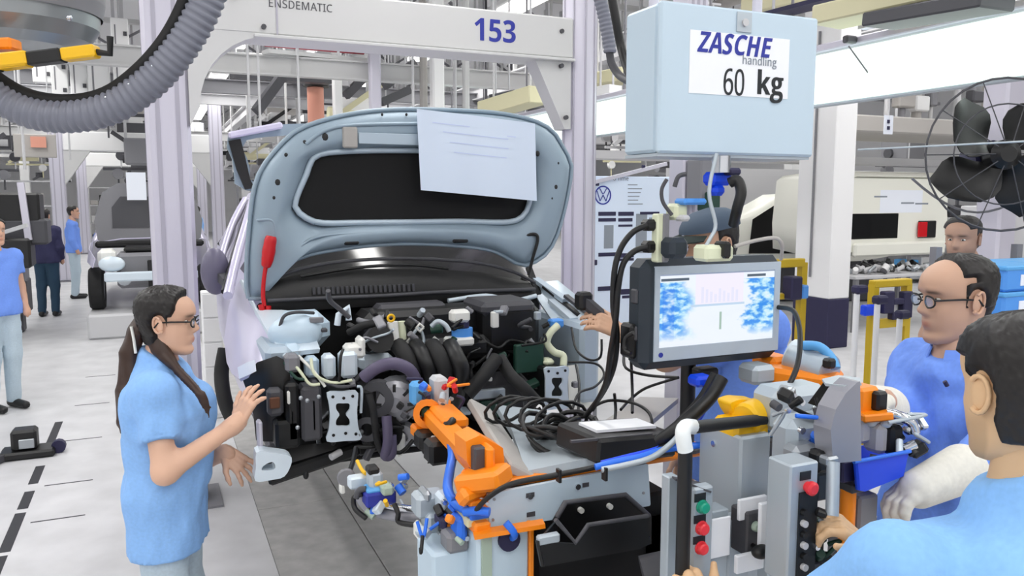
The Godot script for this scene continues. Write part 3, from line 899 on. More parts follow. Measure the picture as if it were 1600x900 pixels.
func wheel(o: Node3D, p: Vector3, sd: float) -> void:
	var w := Node3D.new()
	w.name = "wheel"
	o.add_child(w, true)
	obj("tyre", B.new().lathe(T(p, 0, 0, PI / 2), [Vector2(0.19, -0.09), Vector2(0.27, -0.1), Vector2(0.3, -0.07), Vector2(0.3, 0.07), Vector2(0.27, 0.1), Vector2(0.19, 0.09)], 24), M("tyre"), w)
	obj("rim", B.new().lathe(T(p, 0, 0, PI / 2), [Vector2(0, -0.06 * sd - 0.02), Vector2(0.08, -0.06), Vector2(0.19, -0.085), Vector2(0.19, 0.085), Vector2(0.08, 0.06), Vector2(0, 0.06)], 20), M("steel"), w)

const SHELL := [[-0.85, 0.3, 0.93, 0.96, 0.78, 0.66], [-1.25, 0.22, 0.95, 1.2, 0.81, 0.62], [-1.7, 0.2, 0.96, 1.43, 0.825, 0.58], [-2.4, 0.2, 0.97, 1.47, 0.83, 0.58], [-3.1, 0.22, 0.99, 1.44, 0.82, 0.57], [-3.55, 0.28, 1.0, 1.28, 0.8, 0.6], [-3.78, 0.4, 0.95, 1.0, 0.75, 0.62]]

func open_front(o: Node3D, body: Material, hood: Material) -> void:
	# stripped front end with the hood up
	for sd in [-1.0, 1.0]:
		obj("fender", B.new().skin([[Vector3(sd * 0.8, 0.92, -0.85), Vector3(sd * 0.79, 0.86, -0.3), Vector3(sd * 0.7, 0.74, 0.0)], [Vector3(sd * 0.83, 0.7, -0.85), Vector3(sd * 0.82, 0.68, -0.3), Vector3(sd * 0.74, 0.62, 0.02)]], false, 0.01), body, o)
		wheel(o, Vector3(sd * 0.72, 0.29, -0.45), sd)
	obj("bumper_beam", B.new().bb(Vector3(-0.6, 0.42, 0.0), Vector3(0.6, 0.55, 0.08), 0.02), M("zinc"), o)
	obj("radiator", B.new().bb(Vector3(-0.05, 0.25, -0.08), Vector3(0.5, 0.7, -0.02), 0.01), M("black"), o)
	obj("engine", B.new().bb(Vector3(-0.45, 0.3, -0.7), Vector3(0.3, 0.8, -0.15), 0.05), M("grey_mid"), o)
	obj("engine_cover", B.new().bb(Vector3(-0.35, 0.8, -0.65), Vector3(0.25, 0.88, -0.2), 0.03), M("black"), o)
	obj("reservoir", B.new().bb(Vector3(-0.68, 0.62, -0.4), Vector3(-0.45, 0.86, -0.1), 0.05), M("plastic_white"), o)
	obj("headlamp", B.new().ell(T(Vector3(-0.5, 0.66, -0.02)), Vector3(0.17, 0.11, 0.08)), M("zinc"), o)
	obj("alternator", B.new().cyl(Vector3(-0.35, 0.45, -0.05), Vector3(-0.35, 0.45, 0.06), 0.09), M("steel"), o)
	obj("cowl", B.new().bb(Vector3(-0.74, 0.84, -0.98), Vector3(0.74, 0.94, -0.78), 0.03), M("black"), o)
	var xf := Transform3D(Basis(Vector3.RIGHT, deg_to_rad(-4)), Vector3(0, 0.93, -0.86))
	var out := PackedVector2Array([Vector2(-0.7, 0), Vector2(-0.74, 0.3), Vector2(-0.62, 0.72), Vector2(-0.4, 0.86), Vector2(0.4, 0.86), Vector2(0.62, 0.72), Vector2(0.74, 0.3), Vector2(0.7, 0)])
	obj("hood", B.new().prism(xf, out, 0.03), hood, o)
	var inn := PackedVector2Array([Vector2(-0.5, 0.2), Vector2(-0.5, 0.5), Vector2(-0.38, 0.66), Vector2(0.38, 0.66), Vector2(0.5, 0.5), Vector2(0.5, 0.2)])
	obj("hood_recess", B.new().prism(xf * T(Vector3(0, 0, 0.012)), inn, 0.01), M("grey_dark"), o)

func back_cars() -> void:
	var a := thing("car", "second silver car down the line with its hood up", "car", "", Vector3(-0.07, 0.35, -12.3), 0.0)
	a.set_meta("label", "second silver car down the line with its hood up and a paper sheet")
	car_shell(a, M("body_silver"), SHELL, true)
	open_front(a, M("body_silver"), M("grey_mid"))
	var sk := tag(obj("skid_platform", B.new().bb(Vector3(-0.9, 0.0, -12.1), Vector3(0.76, 0.34, -16.3), 0.03), M("grey_light")), "low grey skid platform carrying the second car", "platform")
	var sh := W(213, 291, 11.75)
	tag(obj("paper_sheet", B.new().box(T(sh), Vector3(0.26, 0.4, 0.005)), M("paper")), "small white paper sheet on the second car's open hood", "paper")

func right_background() -> void:
	# square white column with a navy base
	var c := thing("hall_column", "square white hall column with a navy painted base", "column")
	var p := onY(1296, 545, 0)
	obj("shaft", B.new().bb(Vector3(p.x - 0.05, 0.64, p.z), Vector3(p.x + 0.3, 7.0, p.z - 0.62), 0.012), M("white_wall"), c)
	obj("base", B.new().bb(Vector3(p.x - 0.055, 0, p.z + 0.005), Vector3(p.x + 0.305, 0.64, p.z - 0.625), 0.012), M("navy"), c)
	obj("conduit", B.new().cyl(Vector3(p.x - 0.07, 0.9, p.z - 0.32), Vector3(p.x - 0.07, 4.0, p.z - 0.32), 0.015, 6), M("grey_mid"), c)
	obj("notice_strip", B.new().bb(Vector3(p.x - 0.062, 2.55, p.z - 0.42), Vector3(p.x - 0.05, 3.05, p.z - 0.6)), M("paper"), c)
	# cream-white car body seen from its door side, left of the column
	var a := thing("cream_car", "cream white painted car without doors beside the navy based column", "car", "", W(1068, 400, 15.4) * Vector3(1, 0, 1) + Vector3(0.0, 0.55, 0), deg_to_rad(-114))
	car_shell(a, M("body_white"), [[0.2, 0.3, 0.7, 0.74, 0.74, 0.6], [-0.5, 0.22, 0.85, 0.88, 0.8, 0.64], [-1.2, 0.22, 0.93, 1.18, 0.81, 0.62], [-1.6, 0.2, 0.95, 1.42, 0.825, 0.58], [-2.4, 0.2, 0.97, 1.47, 0.83, 0.58], [-3.1, 0.22, 0.99, 1.44, 0.82, 0.57], [-3.6, 0.3, 0.98, 1.1, 0.78, 0.6]], false)
	for sd in [-1.0, 1.0]:
		obj("door_opening", B.new().prism(Transform3D(Basis(Vector3.UP, PI / 2), Vector3(sd * 0.862, 0, 0)), PackedVector2Array([Vector2(1.0, 0.36), Vector2(2.0, 0.36), Vector2(2.05, 0.95), Vector2(1.95, 1.36), Vector2(1.6, 1.34), Vector2(1.05, 0.98)]), 0.008), M("black_matte"), a)
		obj("rear_window", B.new().prism(Transform3D(Basis(Vector3.UP, PI / 2), Vector3(sd * 0.845, 0, 0)), PackedVector2Array([Vector2(2.2, 1.02), Vector2(3.0, 1.04), Vector2(2.95, 1.36), Vector2(2.25, 1.38)]), 0.06), M("grey_mid"), a)
	obj("steering_wheel", B.new().lathe(axis(Vector3(0.45, 0.95, -1.5), Vector3(0, 0.4, -1)), [Vector2(0.15, -0.015), Vector2(0.18, -0.015), Vector2(0.18, 0.015), Vector2(0.15, 0.015), Vector2(0.15, -0.015)], 20), M("black"), a)
	var sk := tag(obj("skid_platform", B.new().box(a.transform * T(Vector3(0, -0.155, -1.7)), Vector3(1.3, 0.78, 3.4), 0.03), M("grey_dark")), "dark skid platform under the cream white car body", "platform")
	# white tailgate end of a body right of the column
	var zr := -8.7
	var r := thing("white_car", "white car seen from its tail with dark rear window and red lamp", "car")
	var q := onZ(1340, 395, zr)
	var e := onZ(1482, 395, zr)
	var top := onZ(1380, 268, zr).y
	var rows := []
	for k in 5:
		var zz: float = zr - [0.0, 0.06, 0.4, 0.9, 1.5][k]
		var in_: float = [0.08, 0.02, 0.0, 0.0, 0.05][k]
		rows.append([Vector3(q.x - 0.3 + in_, q.y - 0.05 + in_, zz), Vector3(q.x - 0.32 + in_, q.y + 0.4, zz), Vector3(q.x - 0.26 + in_, top - 0.12, zz), Vector3(q.x - 0.1, top - in_, zz), Vector3(e.x - 0.35, top - in_, zz), Vector3(e.x - 0.12 - in_, top - 0.14, zz), Vector3(e.x - in_, q.y + 0.4, zz), Vector3(e.x - 0.02 - in_, q.y - 0.05 + in_, zz)])
	obj("body_shell", B.new().skin(rows, true, 0.015), M("body_white"), r)
	obj("tailgate", B.new().bb(Vector3(q.x - 0.24, q.y, zr - 0.02), Vector3(e.x - 0.1, top - 0.1, zr + 0.02), 0.02), M("body_white"), r)
	obj("rear_window", B.new().bb(onZ(1330, 334, zr), onZ(1400, 372, zr) + Vector3(0, 0, 0.03), 0.008), M("dark_glass"), r)
	var tl := obj("tail_lamp", B.new().bb(onZ(1433, 345, zr), onZ(1458, 371, zr) + Vector3(0, 0, 0.05), 0.012), M("black"), r)
	obj("red_lens", B.new().bb(onZ(1434, 347, zr + 0.04), onZ(1446, 370, zr + 0.04) + Vector3(0, 0, 0.03), 0.008), M("tail_red"), tl)
	obj("bumper", B.new().bb(onZ(1330, 380, zr), onZ(1470, 396, zr) + Vector3(0, 0, 0.09), 0.03), M("body_white"), r)
	for s in [[1366, 306], [1408, 316], [1430, 317]]: obj("paper_note", B.new().bb(onZ(s[0], s[1], zr + 0.021), onZ(s[0] + 20, s[1] + 2.5, zr + 0.021) + Vector3(0, 0, 0.003)), M("grey_ink"), r)
	obj("paper_note", B.new().bb(onZ(1376, 297, zr + 0.02), onZ(1440, 332, zr + 0.02) + Vector3(0, 0, 0.002)), M("paper"), r)
	# trolley of loose grey metal parts below it
	var tr := thing("parts_trolley", "grey trolley frame below the white car body, loaded with metal parts", "trolley")
	var rng := RandomNumberGenerator.new()
	rng.seed = 5
	var t0 := onZ(1338, 432, -8.3)
	var t1 := onZ(1490, 432, -8.3)
	obj("deck", B.new().bb(Vector3(t0.x, t0.y - 0.05, -8.3), Vector3(t1.x, t0.y, -9.3), 0.01), M("grey_light"), tr)
	for x in [t0.x + 0.05, t1.x - 0.05]:
		for zz in [-8.35, -9.25]: obj("leg", B.new().bb(Vector3(x - 0.03, 0, zz - 0.03), Vector3(x + 0.03, t0.y - 0.05, zz + 0.03)), M("grey_mid"), tr)
	for k in 90:
		var g := B.new()
		var pp := Vector3(rng.randf_range(t0.x + 0.05, t1.x - 0.05), t0.y + rng.randf_range(0.025, 0.07), rng.randf_range(-9.2, -8.35))
		var tone: int = rng.randi() % 5
		if k % 2: g.box(T(pp, rng.randf() * 3.0, rng.randf(), rng.randf()), Vector3(rng.randf_range(0.04, 0.16), rng.randf_range(0.03, 0.1), rng.randf_range(0.03, 0.12)), 0.008)
		else: g.cyl(pp, pp + Vector3(rng.randf_range(-0.15, 0.15), rng.randf_range(0.01, 0.08), rng.randf_range(-0.1, 0.1)), rng.randf_range(0.02, 0.05), 8)
		tag(obj("metal_part", g, M(["steel", "grey_light", "grey_dark", "black", "white_paint"][tone])), "%s metal part lying on the trolley below the white car" % ["bright", "light grey", "dark grey", "black", "white"][tone], "part", "%s metal parts on the trolley" % ["bright", "light grey", "dark grey", "black", "white"][tone])
	# partitions, deck and pipe clutter behind
	struct("wall_partition", B.new().bb(Vector3(9.9, 0, -14.1), Vector3(25.0, 2.55, -14.25)), M("grey_light"))
	tag(obj("service_deck", B.new().bb(Vector3(8.7, 2.82, -8.2), Vector3(19.0, 3.05, -9.6), 0.02), M("grey_warm")), "grey overhead service deck behind the fan", "deck")
	hung("service_deck", Vector3(5.6, 2.56, -10.65), Vector3(14.0, 2.56, -10.65), 0.5, 0.12, "grey_light", "thin lower service deck behind the square white column", "deck")
	for k in 16:
		var pipe_at := Vector3(9.55 + k * 0.36, 3.05, -8.4 - 0.05 * (k % 4))
		var o := thing("deck_pipe", "upright pipe with valve boxes standing on the service deck behind the fan", "pipe", "pipes on the service deck", pipe_at)
		obj("pipe", B.new().cyl(Vector3.ZERO, Vector3(0, 1.5, 0), 0.03 + 0.02 * (k % 3), 8), M(["grey_light", "grey_mid", "grey_warm", "beam_grey"][k % 4]), o)
		for v in 2: obj("valve_box", B.new().box(T(Vector3(rng.randf_range(-0.06, 0.06), 0.15 + 0.6 * v + rng.randf() * 0.5, 0.04)), Vector3(rng.randf_range(0.1, 0.34), rng.randf_range(0.08, 0.3), 0.15), 0.02), M(["grey_dark", "black", "grey_mid", "grey_warm", "white_paint"][rng.randi() % 5]), o)
	var np := thing("number_plate", "small white plate hung among the pipes below the light boxes", "plate")
	obj("plate", B.new().bx(W(1388, 195, 7.0), Vector3(0.1, 0.16, 0.01)), M("paper"), np)
	obj("hanger_rod", B.new().cyl(W(1388, 195, 7.0), Vector3(W(1388, 195, 7.0).x, 6.985, W(1388, 195, 7.0).z), 0.006, 6), M("grey_light"), np)
	for my in [190, 200]: obj("mark", B.new().bx(W(1388, my, 6.99), Vector3(0.025, 0.03, 0.012)), M("navy"), np)
	tag(obj("hall_post", B.new().bb(W(1570, 130, 6.0) * Vector3(1, 0, 1) - Vector3(0.1, 0, 0.1), W(1570, 130, 6.0) * Vector3(1, 0, 1) + Vector3(0.1, 4.6, 0.1), 0.02), M("alu")), "lilac grey post behind the fan", "post")
	var pan := tag(obj("locker", B.new().bb(onZ(1575, 330, -5.0) * Vector3(1, 0, 1), onZ(1500, 330, -5.2) * Vector3(1, 0, 1) + Vector3(0, 1.85, 0), 0.01), M("grey_light")), "tall light grey locker behind the dark haired workers", "locker")
	tag(obj("locker", B.new().bb(onZ(1580, 330, -4.7) * Vector3(1, 0, 1), onZ(1660, 330, -4.9) * Vector3(1, 0, 1) + Vector3(0, 1.85, 0), 0.01), M("grey_light")), "second tall grey locker at the white edged gap", "locker")
	fan()
	# racks with blue crates and yellow frames
	var y := thing("yellow_trolley", "yellow framed trolley beside the navy based column, with dark blue holders", "trolley")
	var yz := -3.9
	var f0 := onZ(1362, 445, yz)
	var f1 := onZ(1420, 445, yz)
	for x in [f0.x + 0.02, f1.x - 0.02]: obj("post", B.new().bb(Vector3(x - 0.025, 0, yz - 0.025), Vector3(x + 0.025, f0.y, yz + 0.025)), M("yellow_dark"), y)
	obj("top_bar", B.new().bb(Vector3(f0.x, f0.y - 0.02, yz - 0.03), Vector3(f1.x, f0.y + 0.03, yz + 0.03), 0.006), M("yellow_dark"), y)
	obj("lower_bar", B.new().bb(onZ(1368, 498, yz), onZ(1410, 508, yz) + Vector3(0, 0, 0.04)), M("yellow_dark"), y)
	for s in [[1374, 455, 1388, 488], [1404, 455, 1416, 495], [1388, 466, 1404, 474], [1386, 488, 1406, 497]]: obj("holder", B.new().bb(onZ(s[0], s[1], yz + 0.03), onZ(s[2], s[3], yz + 0.03) + Vector3(0, 0, 0.05), 0.006), M("navy"), y)
	obj("tray", B.new().bb(onZ(1380, 474, yz + 0.01), onZ(1410, 486, yz + 0.01) + Vector3(0, 0, 0.02)), M("white_paint"), y)
	var wz := -3.35
	for s in [[1339, 458, 580], [1371, 474, 600], [1406, 497, 600]]:
		var p1 := onZ(s[0], s[1], wz)
		var o := thing("stop_post", "white bollard post with a dark blue cap in front of the yellow trolley", "post", "white posts by the yellow trolley", Vector3(p1.x, 0, wz))
		obj("shaft", B.new().cyl(Vector3.ZERO, Vector3(0, p1.y, 0), 0.017, 10), M("white_paint"), o)
		obj("cap", B.new().bx(Vector3(0.02, p1.y + 0.02, 0), Vector3(0.09, 0.05, 0.06), 0.012), M("navy"), o)
		obj("foot", B.new().cyl(Vector3.ZERO, Vector3(0, 0.012, 0), 0.07, 14), M("grey_mid"), o)
	obj("blue_tray", B.new().bb(onZ(1343, 476, yz), onZ(1366, 491, yz) + Vector3(0, 0, 0.05), 0.01), M("blue"), y)
	var y2 := thing("yellow_trolley", "yellow framed trolley behind the monitor with dark blue boxes", "trolley")
	var z2 := -4.3
	var g0 := onZ(1205, 412, z2)
	var g1 := onZ(1254, 412, z2)
	for x in [g0.x, g1.x]: obj("post", B.new().bb(Vector3(x - 0.025, 0, z2 - 0.025), Vector3(x + 0.025, g0.y, z2 + 0.025)), M("yellow_dark"), y2)
	obj("top_bar", B.new().bb(Vector3(g0.x, g0.y - 0.03, z2 - 0.03), Vector3(g1.x, g0.y + 0.03, z2 + 0.03), 0.006), M("yellow_dark"), y2)
	obj("lower_bar", B.new().bb(Vector3(g0.x, g0.y - 0.25, z2 - 0.03), Vector3(g1.x, g0.y - 0.21, z2 + 0.03), 0.006), M("yellow_dark"), y2)
	obj("blue_box", B.new().bb(onZ(1222, 431, z2), onZ(1238, 466, z2) + Vector3(0, 0, 0.1), 0.01), M("navy"), y2)
	obj("blue_box", B.new().bb(onZ(1238, 444, z2), onZ(1248, 464, z2) + Vector3(0, 0, 0.1), 0.01), M("blue_crate"), y2)
	# blue crates on the shelf behind the men
	var bz := -2.3
	var cr := thing("crate_shelf", "low grey shelf holding light blue crates behind the seated crate labels", "shelf")
	cr.set_meta("label", "grey shelf frame holding light blue crates behind the dark haired man")
	var s0 := onZ(1566, 500, bz)
	var s1 := onZ(1640, 500, bz)
	for yy in [0.25, s0.y - 0.02]: obj("shelf", B.new().bb(Vector3(s0.x, yy, bz), Vector3(s1.x + 0.3, yy + 0.02, bz - 0.34)), M("grey_light"), cr)
	for x in [s0.x + 0.02, s1.x + 0.28]: obj("post", B.new().bb(Vector3(x - 0.02, 0, bz - 0.38), Vector3(x + 0.02, s0.y + 0.3, bz - 0.345)), M("grey_mid"), cr)
	for k in 4:
		var x0: float = s0.x + 0.02 + (k % 2) * 0.29
		var y0: float = s0.y + 0.001 + (k / 2) * 0.118
		var o := thing("blue_crate", "light blue plastic crate with a white label on the shelf", "crate", "light blue crates", Vector3(x0 + 0.14, y0, bz - 0.165))
		obj("body", B.new().bx(Vector3(0, 0.057, 0), Vector3(0.27, 0.114, 0.3), 0.012), M("blue_crate"), o)
		obj("rim", B.new().bx(Vector3(0, 0.105, 0), Vector3(0.284, 0.022, 0.314), 0.006), M("sky_blue"), o)
		obj("label_card", B.new().bx(Vector3(0.03, 0.05, 0.151), Vector3(0.13, 0.05, 0.004)), M("paper"), o)

func fan() -> void:
	# big black fan behind a wire guard, cut by the frame edge
	var c := W(1562, 243, 4.1)
	var o := thing("wall_fan", "large black four bladed fan in a wire guard at the lilac post", "fan")
	var face := Vector3(-0.55, 0.05, 1.0).normalized()
	var xf := look(c, face)
	obj("hub", B.new().lathe(xf * Transform3D(Basis(Vector3.RIGHT, PI / 2), Vector3.ZERO), [Vector2(0, -0.07), Vector2(0.06, -0.07), Vector2(0.075, -0.02), Vector2(0.075, 0.06), Vector2(0.04, 0.09), Vector2(0, 0.09)], 18), M("black"), o)
	for k in 4:
		var rows := []
		for a in 8:
			var r := 0.05 + 0.29 * a / 7.0
			var row := []
			for b in 7:
				var w := 0.16 + 0.95 * sin(PI * minf(1.0, 0.12 + a / 7.5)) * 0.62
				var an := deg_to_rad([150, 232, 326, 62][k]) + (b / 6.0 - 0.5) * w * 2.0 - 0.4 * a / 7.0
				row.append(xf * Vector3(cos(an) * r, sin(an) * r, 0.055 * (b / 6.0 - 0.5) * 2.0))
			rows.append(row)
		obj("blade", B.new().skin(rows, false, 0.006), M("black"), o)
	for r in [0.38, 0.25]:
		var pts := []
		for k in 33: pts.append(xf * Vector3(cos(TAU * k / 32.0) * r, sin(TAU * k / 32.0) * r, 0.09 - r * 0.12))
		obj("guard_ring", B.new().tube(pts, 0.004 if r < 0.36 else 0.006, 6, false), M("grey_dark"), o)
	for k in 10:
		var d := Vector3(cos(TAU * k / 10.0), sin(TAU * k / 10.0), 0)
		obj("guard_spoke", B.new().cyl(xf * (d * 0.06 + Vector3(0, 0, 0.085)), xf * (d * 0.38 + Vector3(0, 0, 0.045)), 0.003, 5), M("grey_dark"), o)
	obj("motor", B.new().cyl(xf * Vector3(0, 0, -0.07), xf * Vector3(0, 0, -0.26), 0.085, 16), M("navy"), o)
	obj("arm", B.new().bar(xf * Vector3(0, 0, -0.2), W(1573, 243, 6.0), 0.06, 0.06), M("black"), o)
	tag(obj("taut_cable", B.new().cyl(W(1340, 234, 3.9), W(1640, 219, 3.7), 0.005, 6), M("galv")), "thin taut steel cable passing in front of the fan", "cable")
	var sag := []
	for k in 13: sag.append(W(1425 + k * 17, 248 + 84 * sin(PI * (0.12 + k / 12.0 * 0.75)), 4.4))
	tag(obj("slack_cable", B.new().tube(sag, 0.007, 6), M("grey_mid")), "slack grey cable looping below the fan", "cable")

# ---------------------------------------------------------------- the car in work
var car: Node3D
func plate_with_hole(called: String, outer: Array, inner: Array, z: float, th: float, m: Material, parent: Node, count := 40) -> void:
	obj(called, B.new().ring(hood_loop(outer, z, count), hood_loop(inner, z, count), Vector3(0, 0, -th)), m, parent)

func cpart(called: String, b: B, m: String) -> MeshInstance3D:
	return obj(called, b, M(m), car)

# block between two picture corners on the plane z, running back by depth
func blk(called: String, x0: float, y0: float, x1: float, y1: float, z: float, depth: float, m: String, bev := 0.008, parent: Node = null) -> MeshInstance3D:
	return obj(called, B.new().bb(onZ(x0, y0, z), onZ(x1, y1, z) + Vector3(0, 0, -depth), bev), M(m), parent if parent else car)

func pipe(called: String, pts: Array, r: float, m: String, parent: Node = null, seg := 8) -> MeshInstance3D:
	return obj(called, B.new().tube(curve(ws(pts), 5), r, seg), M(m), parent if parent else car)

func main_car() -> void:
	car = thing("car", "silver hatchback in work with its hood up, engine bay open and bumper off", "car")
	var cx := 1.09
	var lift := 0.55
	var body := Node3D.new()
	body.name = "body"
	car.add_child(body)
	body.position = Vector3(cx + 0.04, lift, -2.9)
	body.scale = Vector3(0.89, 1, 1)
	car_shell(body, M("body_silver"), SHELL, true)
	# windscreen, black cabin behind it
	var ws_rows := []
	for s in [[-0.82, 0.955, 0.72], [-1.0, 1.06, 0.70], [-1.25, 1.215, 0.66], [-1.5, 1.34, 0.62], [-1.66, 1.41, 0.6]]:
		var row := []
		for k in 11:
			var u := k / 5.0 - 1.0
			row.append(Vector3(u * s[2], s[1] + 0.016 - 0.03 * u * u, s[0] + 0.02 + 0.1 * (1.0 - u * u) * (1.0 if s[0] > -1.1 else 0.5)))
		ws_rows.append(row)
	ws_rows.reverse()
	obj("windscreen", B.new().skin(ws_rows, false, 0.006), M("black_gloss"), body)
	# tailgate standing open at the back
	var tg := Node3D.new()
	tg.name = "tailgate"
	car.add_child(tg)
	plate_with_hole("frame", [384, 297, 540, 300, 700, 298, 715, 250, 700, 205, 560, 194, 430, 195, 357, 212, 366, 255], [404, 289, 540, 290, 690, 288, 700, 250, 690, 217, 560, 209, 440, 212, 380, 222, 390, 255], -6.55, 0.06, M("primer"), tg, 48)
	obj("window_edge", B.new().prism(T(Vector3(0, 0, -6.52)), flat([357, 220, 376, 217, 382, 240, 391, 280, 398, 294, 383, 296, 370, 265], -6.52), 0.03), M("black"), tg)
	obj("spoiler_lip", B.new().bar(onZ(357, 212, -6.5), onZ(440, 196, -6.5), 0.12, 0.05, Vector3.UP, 0.012), M("body_silver"), tg)
	# left front wing, wheel and inner arch
	obj("front_wing", B.new().skin([
		ws([374, 440, 3.95, 390, 474, 3.6, 412, 512, 3.3, 444, 556, 3.02]),
		ws([365, 452, 3.95, 374, 492, 3.6, 392, 536, 3.28, 424, 570, 2.98]),
		ws([357, 480, 3.97, 362, 528, 3.62, 374, 562, 3.27, 398, 580, 2.97]),
		ws([350, 530, 4.0, 354, 566, 3.65, 362, 584, 3.3, 374, 592, 2.99])], false, 0.012), M("body_silver"), car)
	obj("wing_edge", B.new().tube(curve(ws([378, 440, 3.93, 398, 482, 3.55, 420, 516, 3.25, 447, 558, 3.0]), 5), 0.012, 8), M("zinc"), car)
	obj("wing_tape", B.new().skin([ws([371, 574, 2.97, 386, 566, 2.94, 398, 562, 2.93]), ws([374, 592, 2.96, 388, 586, 2.93, 400, 580, 2.92])], false, 0.002), M("paper"), car)
	var lc := thing("lift_column", "dark grey lift column carrying the car in work from below", "lift")
	obj("column", B.new().bb(Vector3(0.75, 0.0, -6.5), Vector3(1.0, 0.72, -6.2), 0.01), M("grey_dark"), lc)
	obj("carrier_plate", B.new().bb(Vector3(0.45, 0.7, -6.5), Vector3(1.7, 0.745, -3.9), 0.01), M("grey_dark"), lc)
	obj("arch_liner", B.new().skin([ws([378, 590, 3.0, 402, 566, 2.96, 432, 556, 2.95, 452, 566, 2.96]), ws([388, 618, 2.98, 410, 600, 2.93, 436, 594, 2.92, 454, 598, 2.95]), ws([396, 650, 3.0, 414, 646, 2.94, 436, 642, 2.93, 452, 640, 2.96]), ws([400, 688, 3.02, 416, 690, 2.98, 434, 690, 2.97, 450, 684, 3.0])], false, 0.02), M("black"), car)
	obj("arch_ring", B.new().tube(curve(ws([352, 545, 3.9, 346, 585, 3.85, 352, 628, 3.75, 366, 660, 3.7]), 5), 0.035, 8), M("tyre"), car)
	# side of the cabin: pillar, dark side glass, door frame, mirror
	obj("door_pillar", B.new().tube(curve(ws([400, 296, 4.3, 386, 346, 4.0, 370, 402, 3.72, 356, 462, 3.44]), 6), 0.022, 8), M("body_silver"), car)
	obj("pillar_gap", B.new().tube(curve(ws([396, 306, 4.28, 380, 350, 4.0, 364, 404, 3.74, 350, 456, 3.5]), 6), 0.014, 8), M("black"), car)
	obj("side_glass", B.new().skin([ws([384, 312, 4.35, 394, 310, 4.3]), ws([366, 352, 4.15, 378, 352, 4.02]), ws([352, 396, 4.0, 362, 402, 3.78]), ws([346, 430, 3.85, 352, 446, 3.56])], false, 0.004), M("dark_glass"), car)
	obj("door_frame", B.new().tube(curve(ws([384, 312, 4.35, 364, 350, 4.15, 349, 396, 4.0, 343, 432, 3.85]), 6), 0.02, 8), M("body_silver"), car)
	var mr := obj("door_mirror", B.new().ell(look(W(336, 424, 3.7), Vector3(0.1, 0, 1)), Vector3(0.065, 0.11, 0.055), 10, 16), M("grey_violet"), car)
	obj("mirror_foot", B.new().bar(W(345, 430, 3.7), W(358, 442, 3.6), 0.05, 0.04), M("grey_dark"), mr)
	blk("sill_block", 320, 438, 344, 458, -3.95, 0.1, "grey_dark", 0.02)
	# shell of the engine bay; firewall and floor coloured black to stand for its shade
	var fz := -3.68
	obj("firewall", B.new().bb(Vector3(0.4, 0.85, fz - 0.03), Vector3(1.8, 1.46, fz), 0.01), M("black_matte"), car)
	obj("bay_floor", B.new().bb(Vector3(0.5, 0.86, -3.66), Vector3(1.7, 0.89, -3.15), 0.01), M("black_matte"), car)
	for x in [[0.36, 0.46], [1.72, 1.82]]: obj("inner_wing", B.new().bb(Vector3(x[0], 1.0, -3.66), Vector3(x[1], 1.36, -3.1), 0.02), M("primer_light"), car)
	obj("wing_rail", B.new().skin([ws([400, 484, 3.4, 440, 484, 3.4, 474, 488, 3.4]), ws([412, 508, 3.2, 450, 510, 3.2, 486, 506, 3.25]), ws([440, 552, 3.02, 470, 548, 3.05, 500, 545, 3.1])], false, 0.02), M("zinc"), car)
	obj("wing_rail", B.new().skin([ws([818, 430, 4.15, 850, 440, 4.1, 872, 438, 4.05]), ws([842, 470, 3.95, 880, 472, 3.9, 905, 465, 3.85]), ws([866, 505, 3.75, 905, 505, 3.7, 938, 495, 3.7])], false, 0.02), M("zinc"), car)
	for q in [[836, 436, 4.1, 884, 470, 3.85, 0.02, "primer_light"], [826, 418, 4.15, 842, 462, 4.0, 0.016, "black"], [850, 448, 4.0, 905, 492, 3.75, 0.012, "black"], [862, 470, 3.9, 896, 500, 3.72, 0.022, "zinc"], [884, 462, 3.85, 932, 500, 3.68, 0.014, "grey_dark"]]:
		obj("rail_bar", B.new().bar(W(q[0], q[1], q[2]), W(q[3], q[4], q[5]), q[6] * 2.0, q[6]), M(q[7]), car)
	# front rails ending in pierced plates
	var hole := func(cx_: float, cy: float, w: float, h: float) -> Array: return [cx_ - w, cy + h, cx_, cy + h * 1.04, cx_ + w, cy + h, cx_ + w * 1.05, cy + h * 0.5, cx_ + w * 0.5, cy, cx_ + w * 1.05, cy - h * 0.5, cx_ + w, cy - h, cx_, cy - h * 1.04, cx_ - w, cy - h, cx_ - w * 1.05, cy - h * 0.5, cx_ - w * 0.55, cy, cx_ - w * 1.05, cy + h * 0.5]
	plate_with_hole("rail_plate", [511, 690, 540, 689, 565, 686, 560, 668, 558, 645, 559, 628, 558, 611, 536, 612, 512, 613, 514, 630, 516, 650, 514, 672], hole.call(536, 648, 10, 17), -2.95, 0.012, M("zinc"), car)
	plate_with_hole("rail_plate", [852, 640, 870, 639, 889, 637, 888, 620, 887, 605, 888, 590, 888, 573, 870, 574, 852, 575, 853, 590, 853, 606, 853, 622], hole.call(871, 605, 8, 14), -2.95, 0.012, M("zinc"), car)
	for q in [[516, 616, 556, 684], [855, 578, 886, 634]]:
		blk("front_rail", q[0], q[1], q[2], q[3], -3.0, 0.6, "black", 0.01)
	for q in [[520, 620], [551, 619], [537, 622], [540, 677], [521, 680], [556, 678], [857, 580], [883, 579], [871, 583], [858, 632], [884, 630]]:
		var p := onZ(q[0], q[1], -2.95)
		cpart("bolt_hole", B.new().cyl(p, p + Vector3(0, 0, 0.003), 0.006, 8), "black")
	plate_with_hole("towing_bracket", [399, 752, 424, 750, 445, 744, 456, 722, 452, 712, 428, 708, 402, 706, 400, 730], [410, 735, 420, 735, 429, 733, 430, 727, 426, 722, 418, 724, 412, 728, 409, 732], -2.86, 0.07, M("zinc"), car, 28)
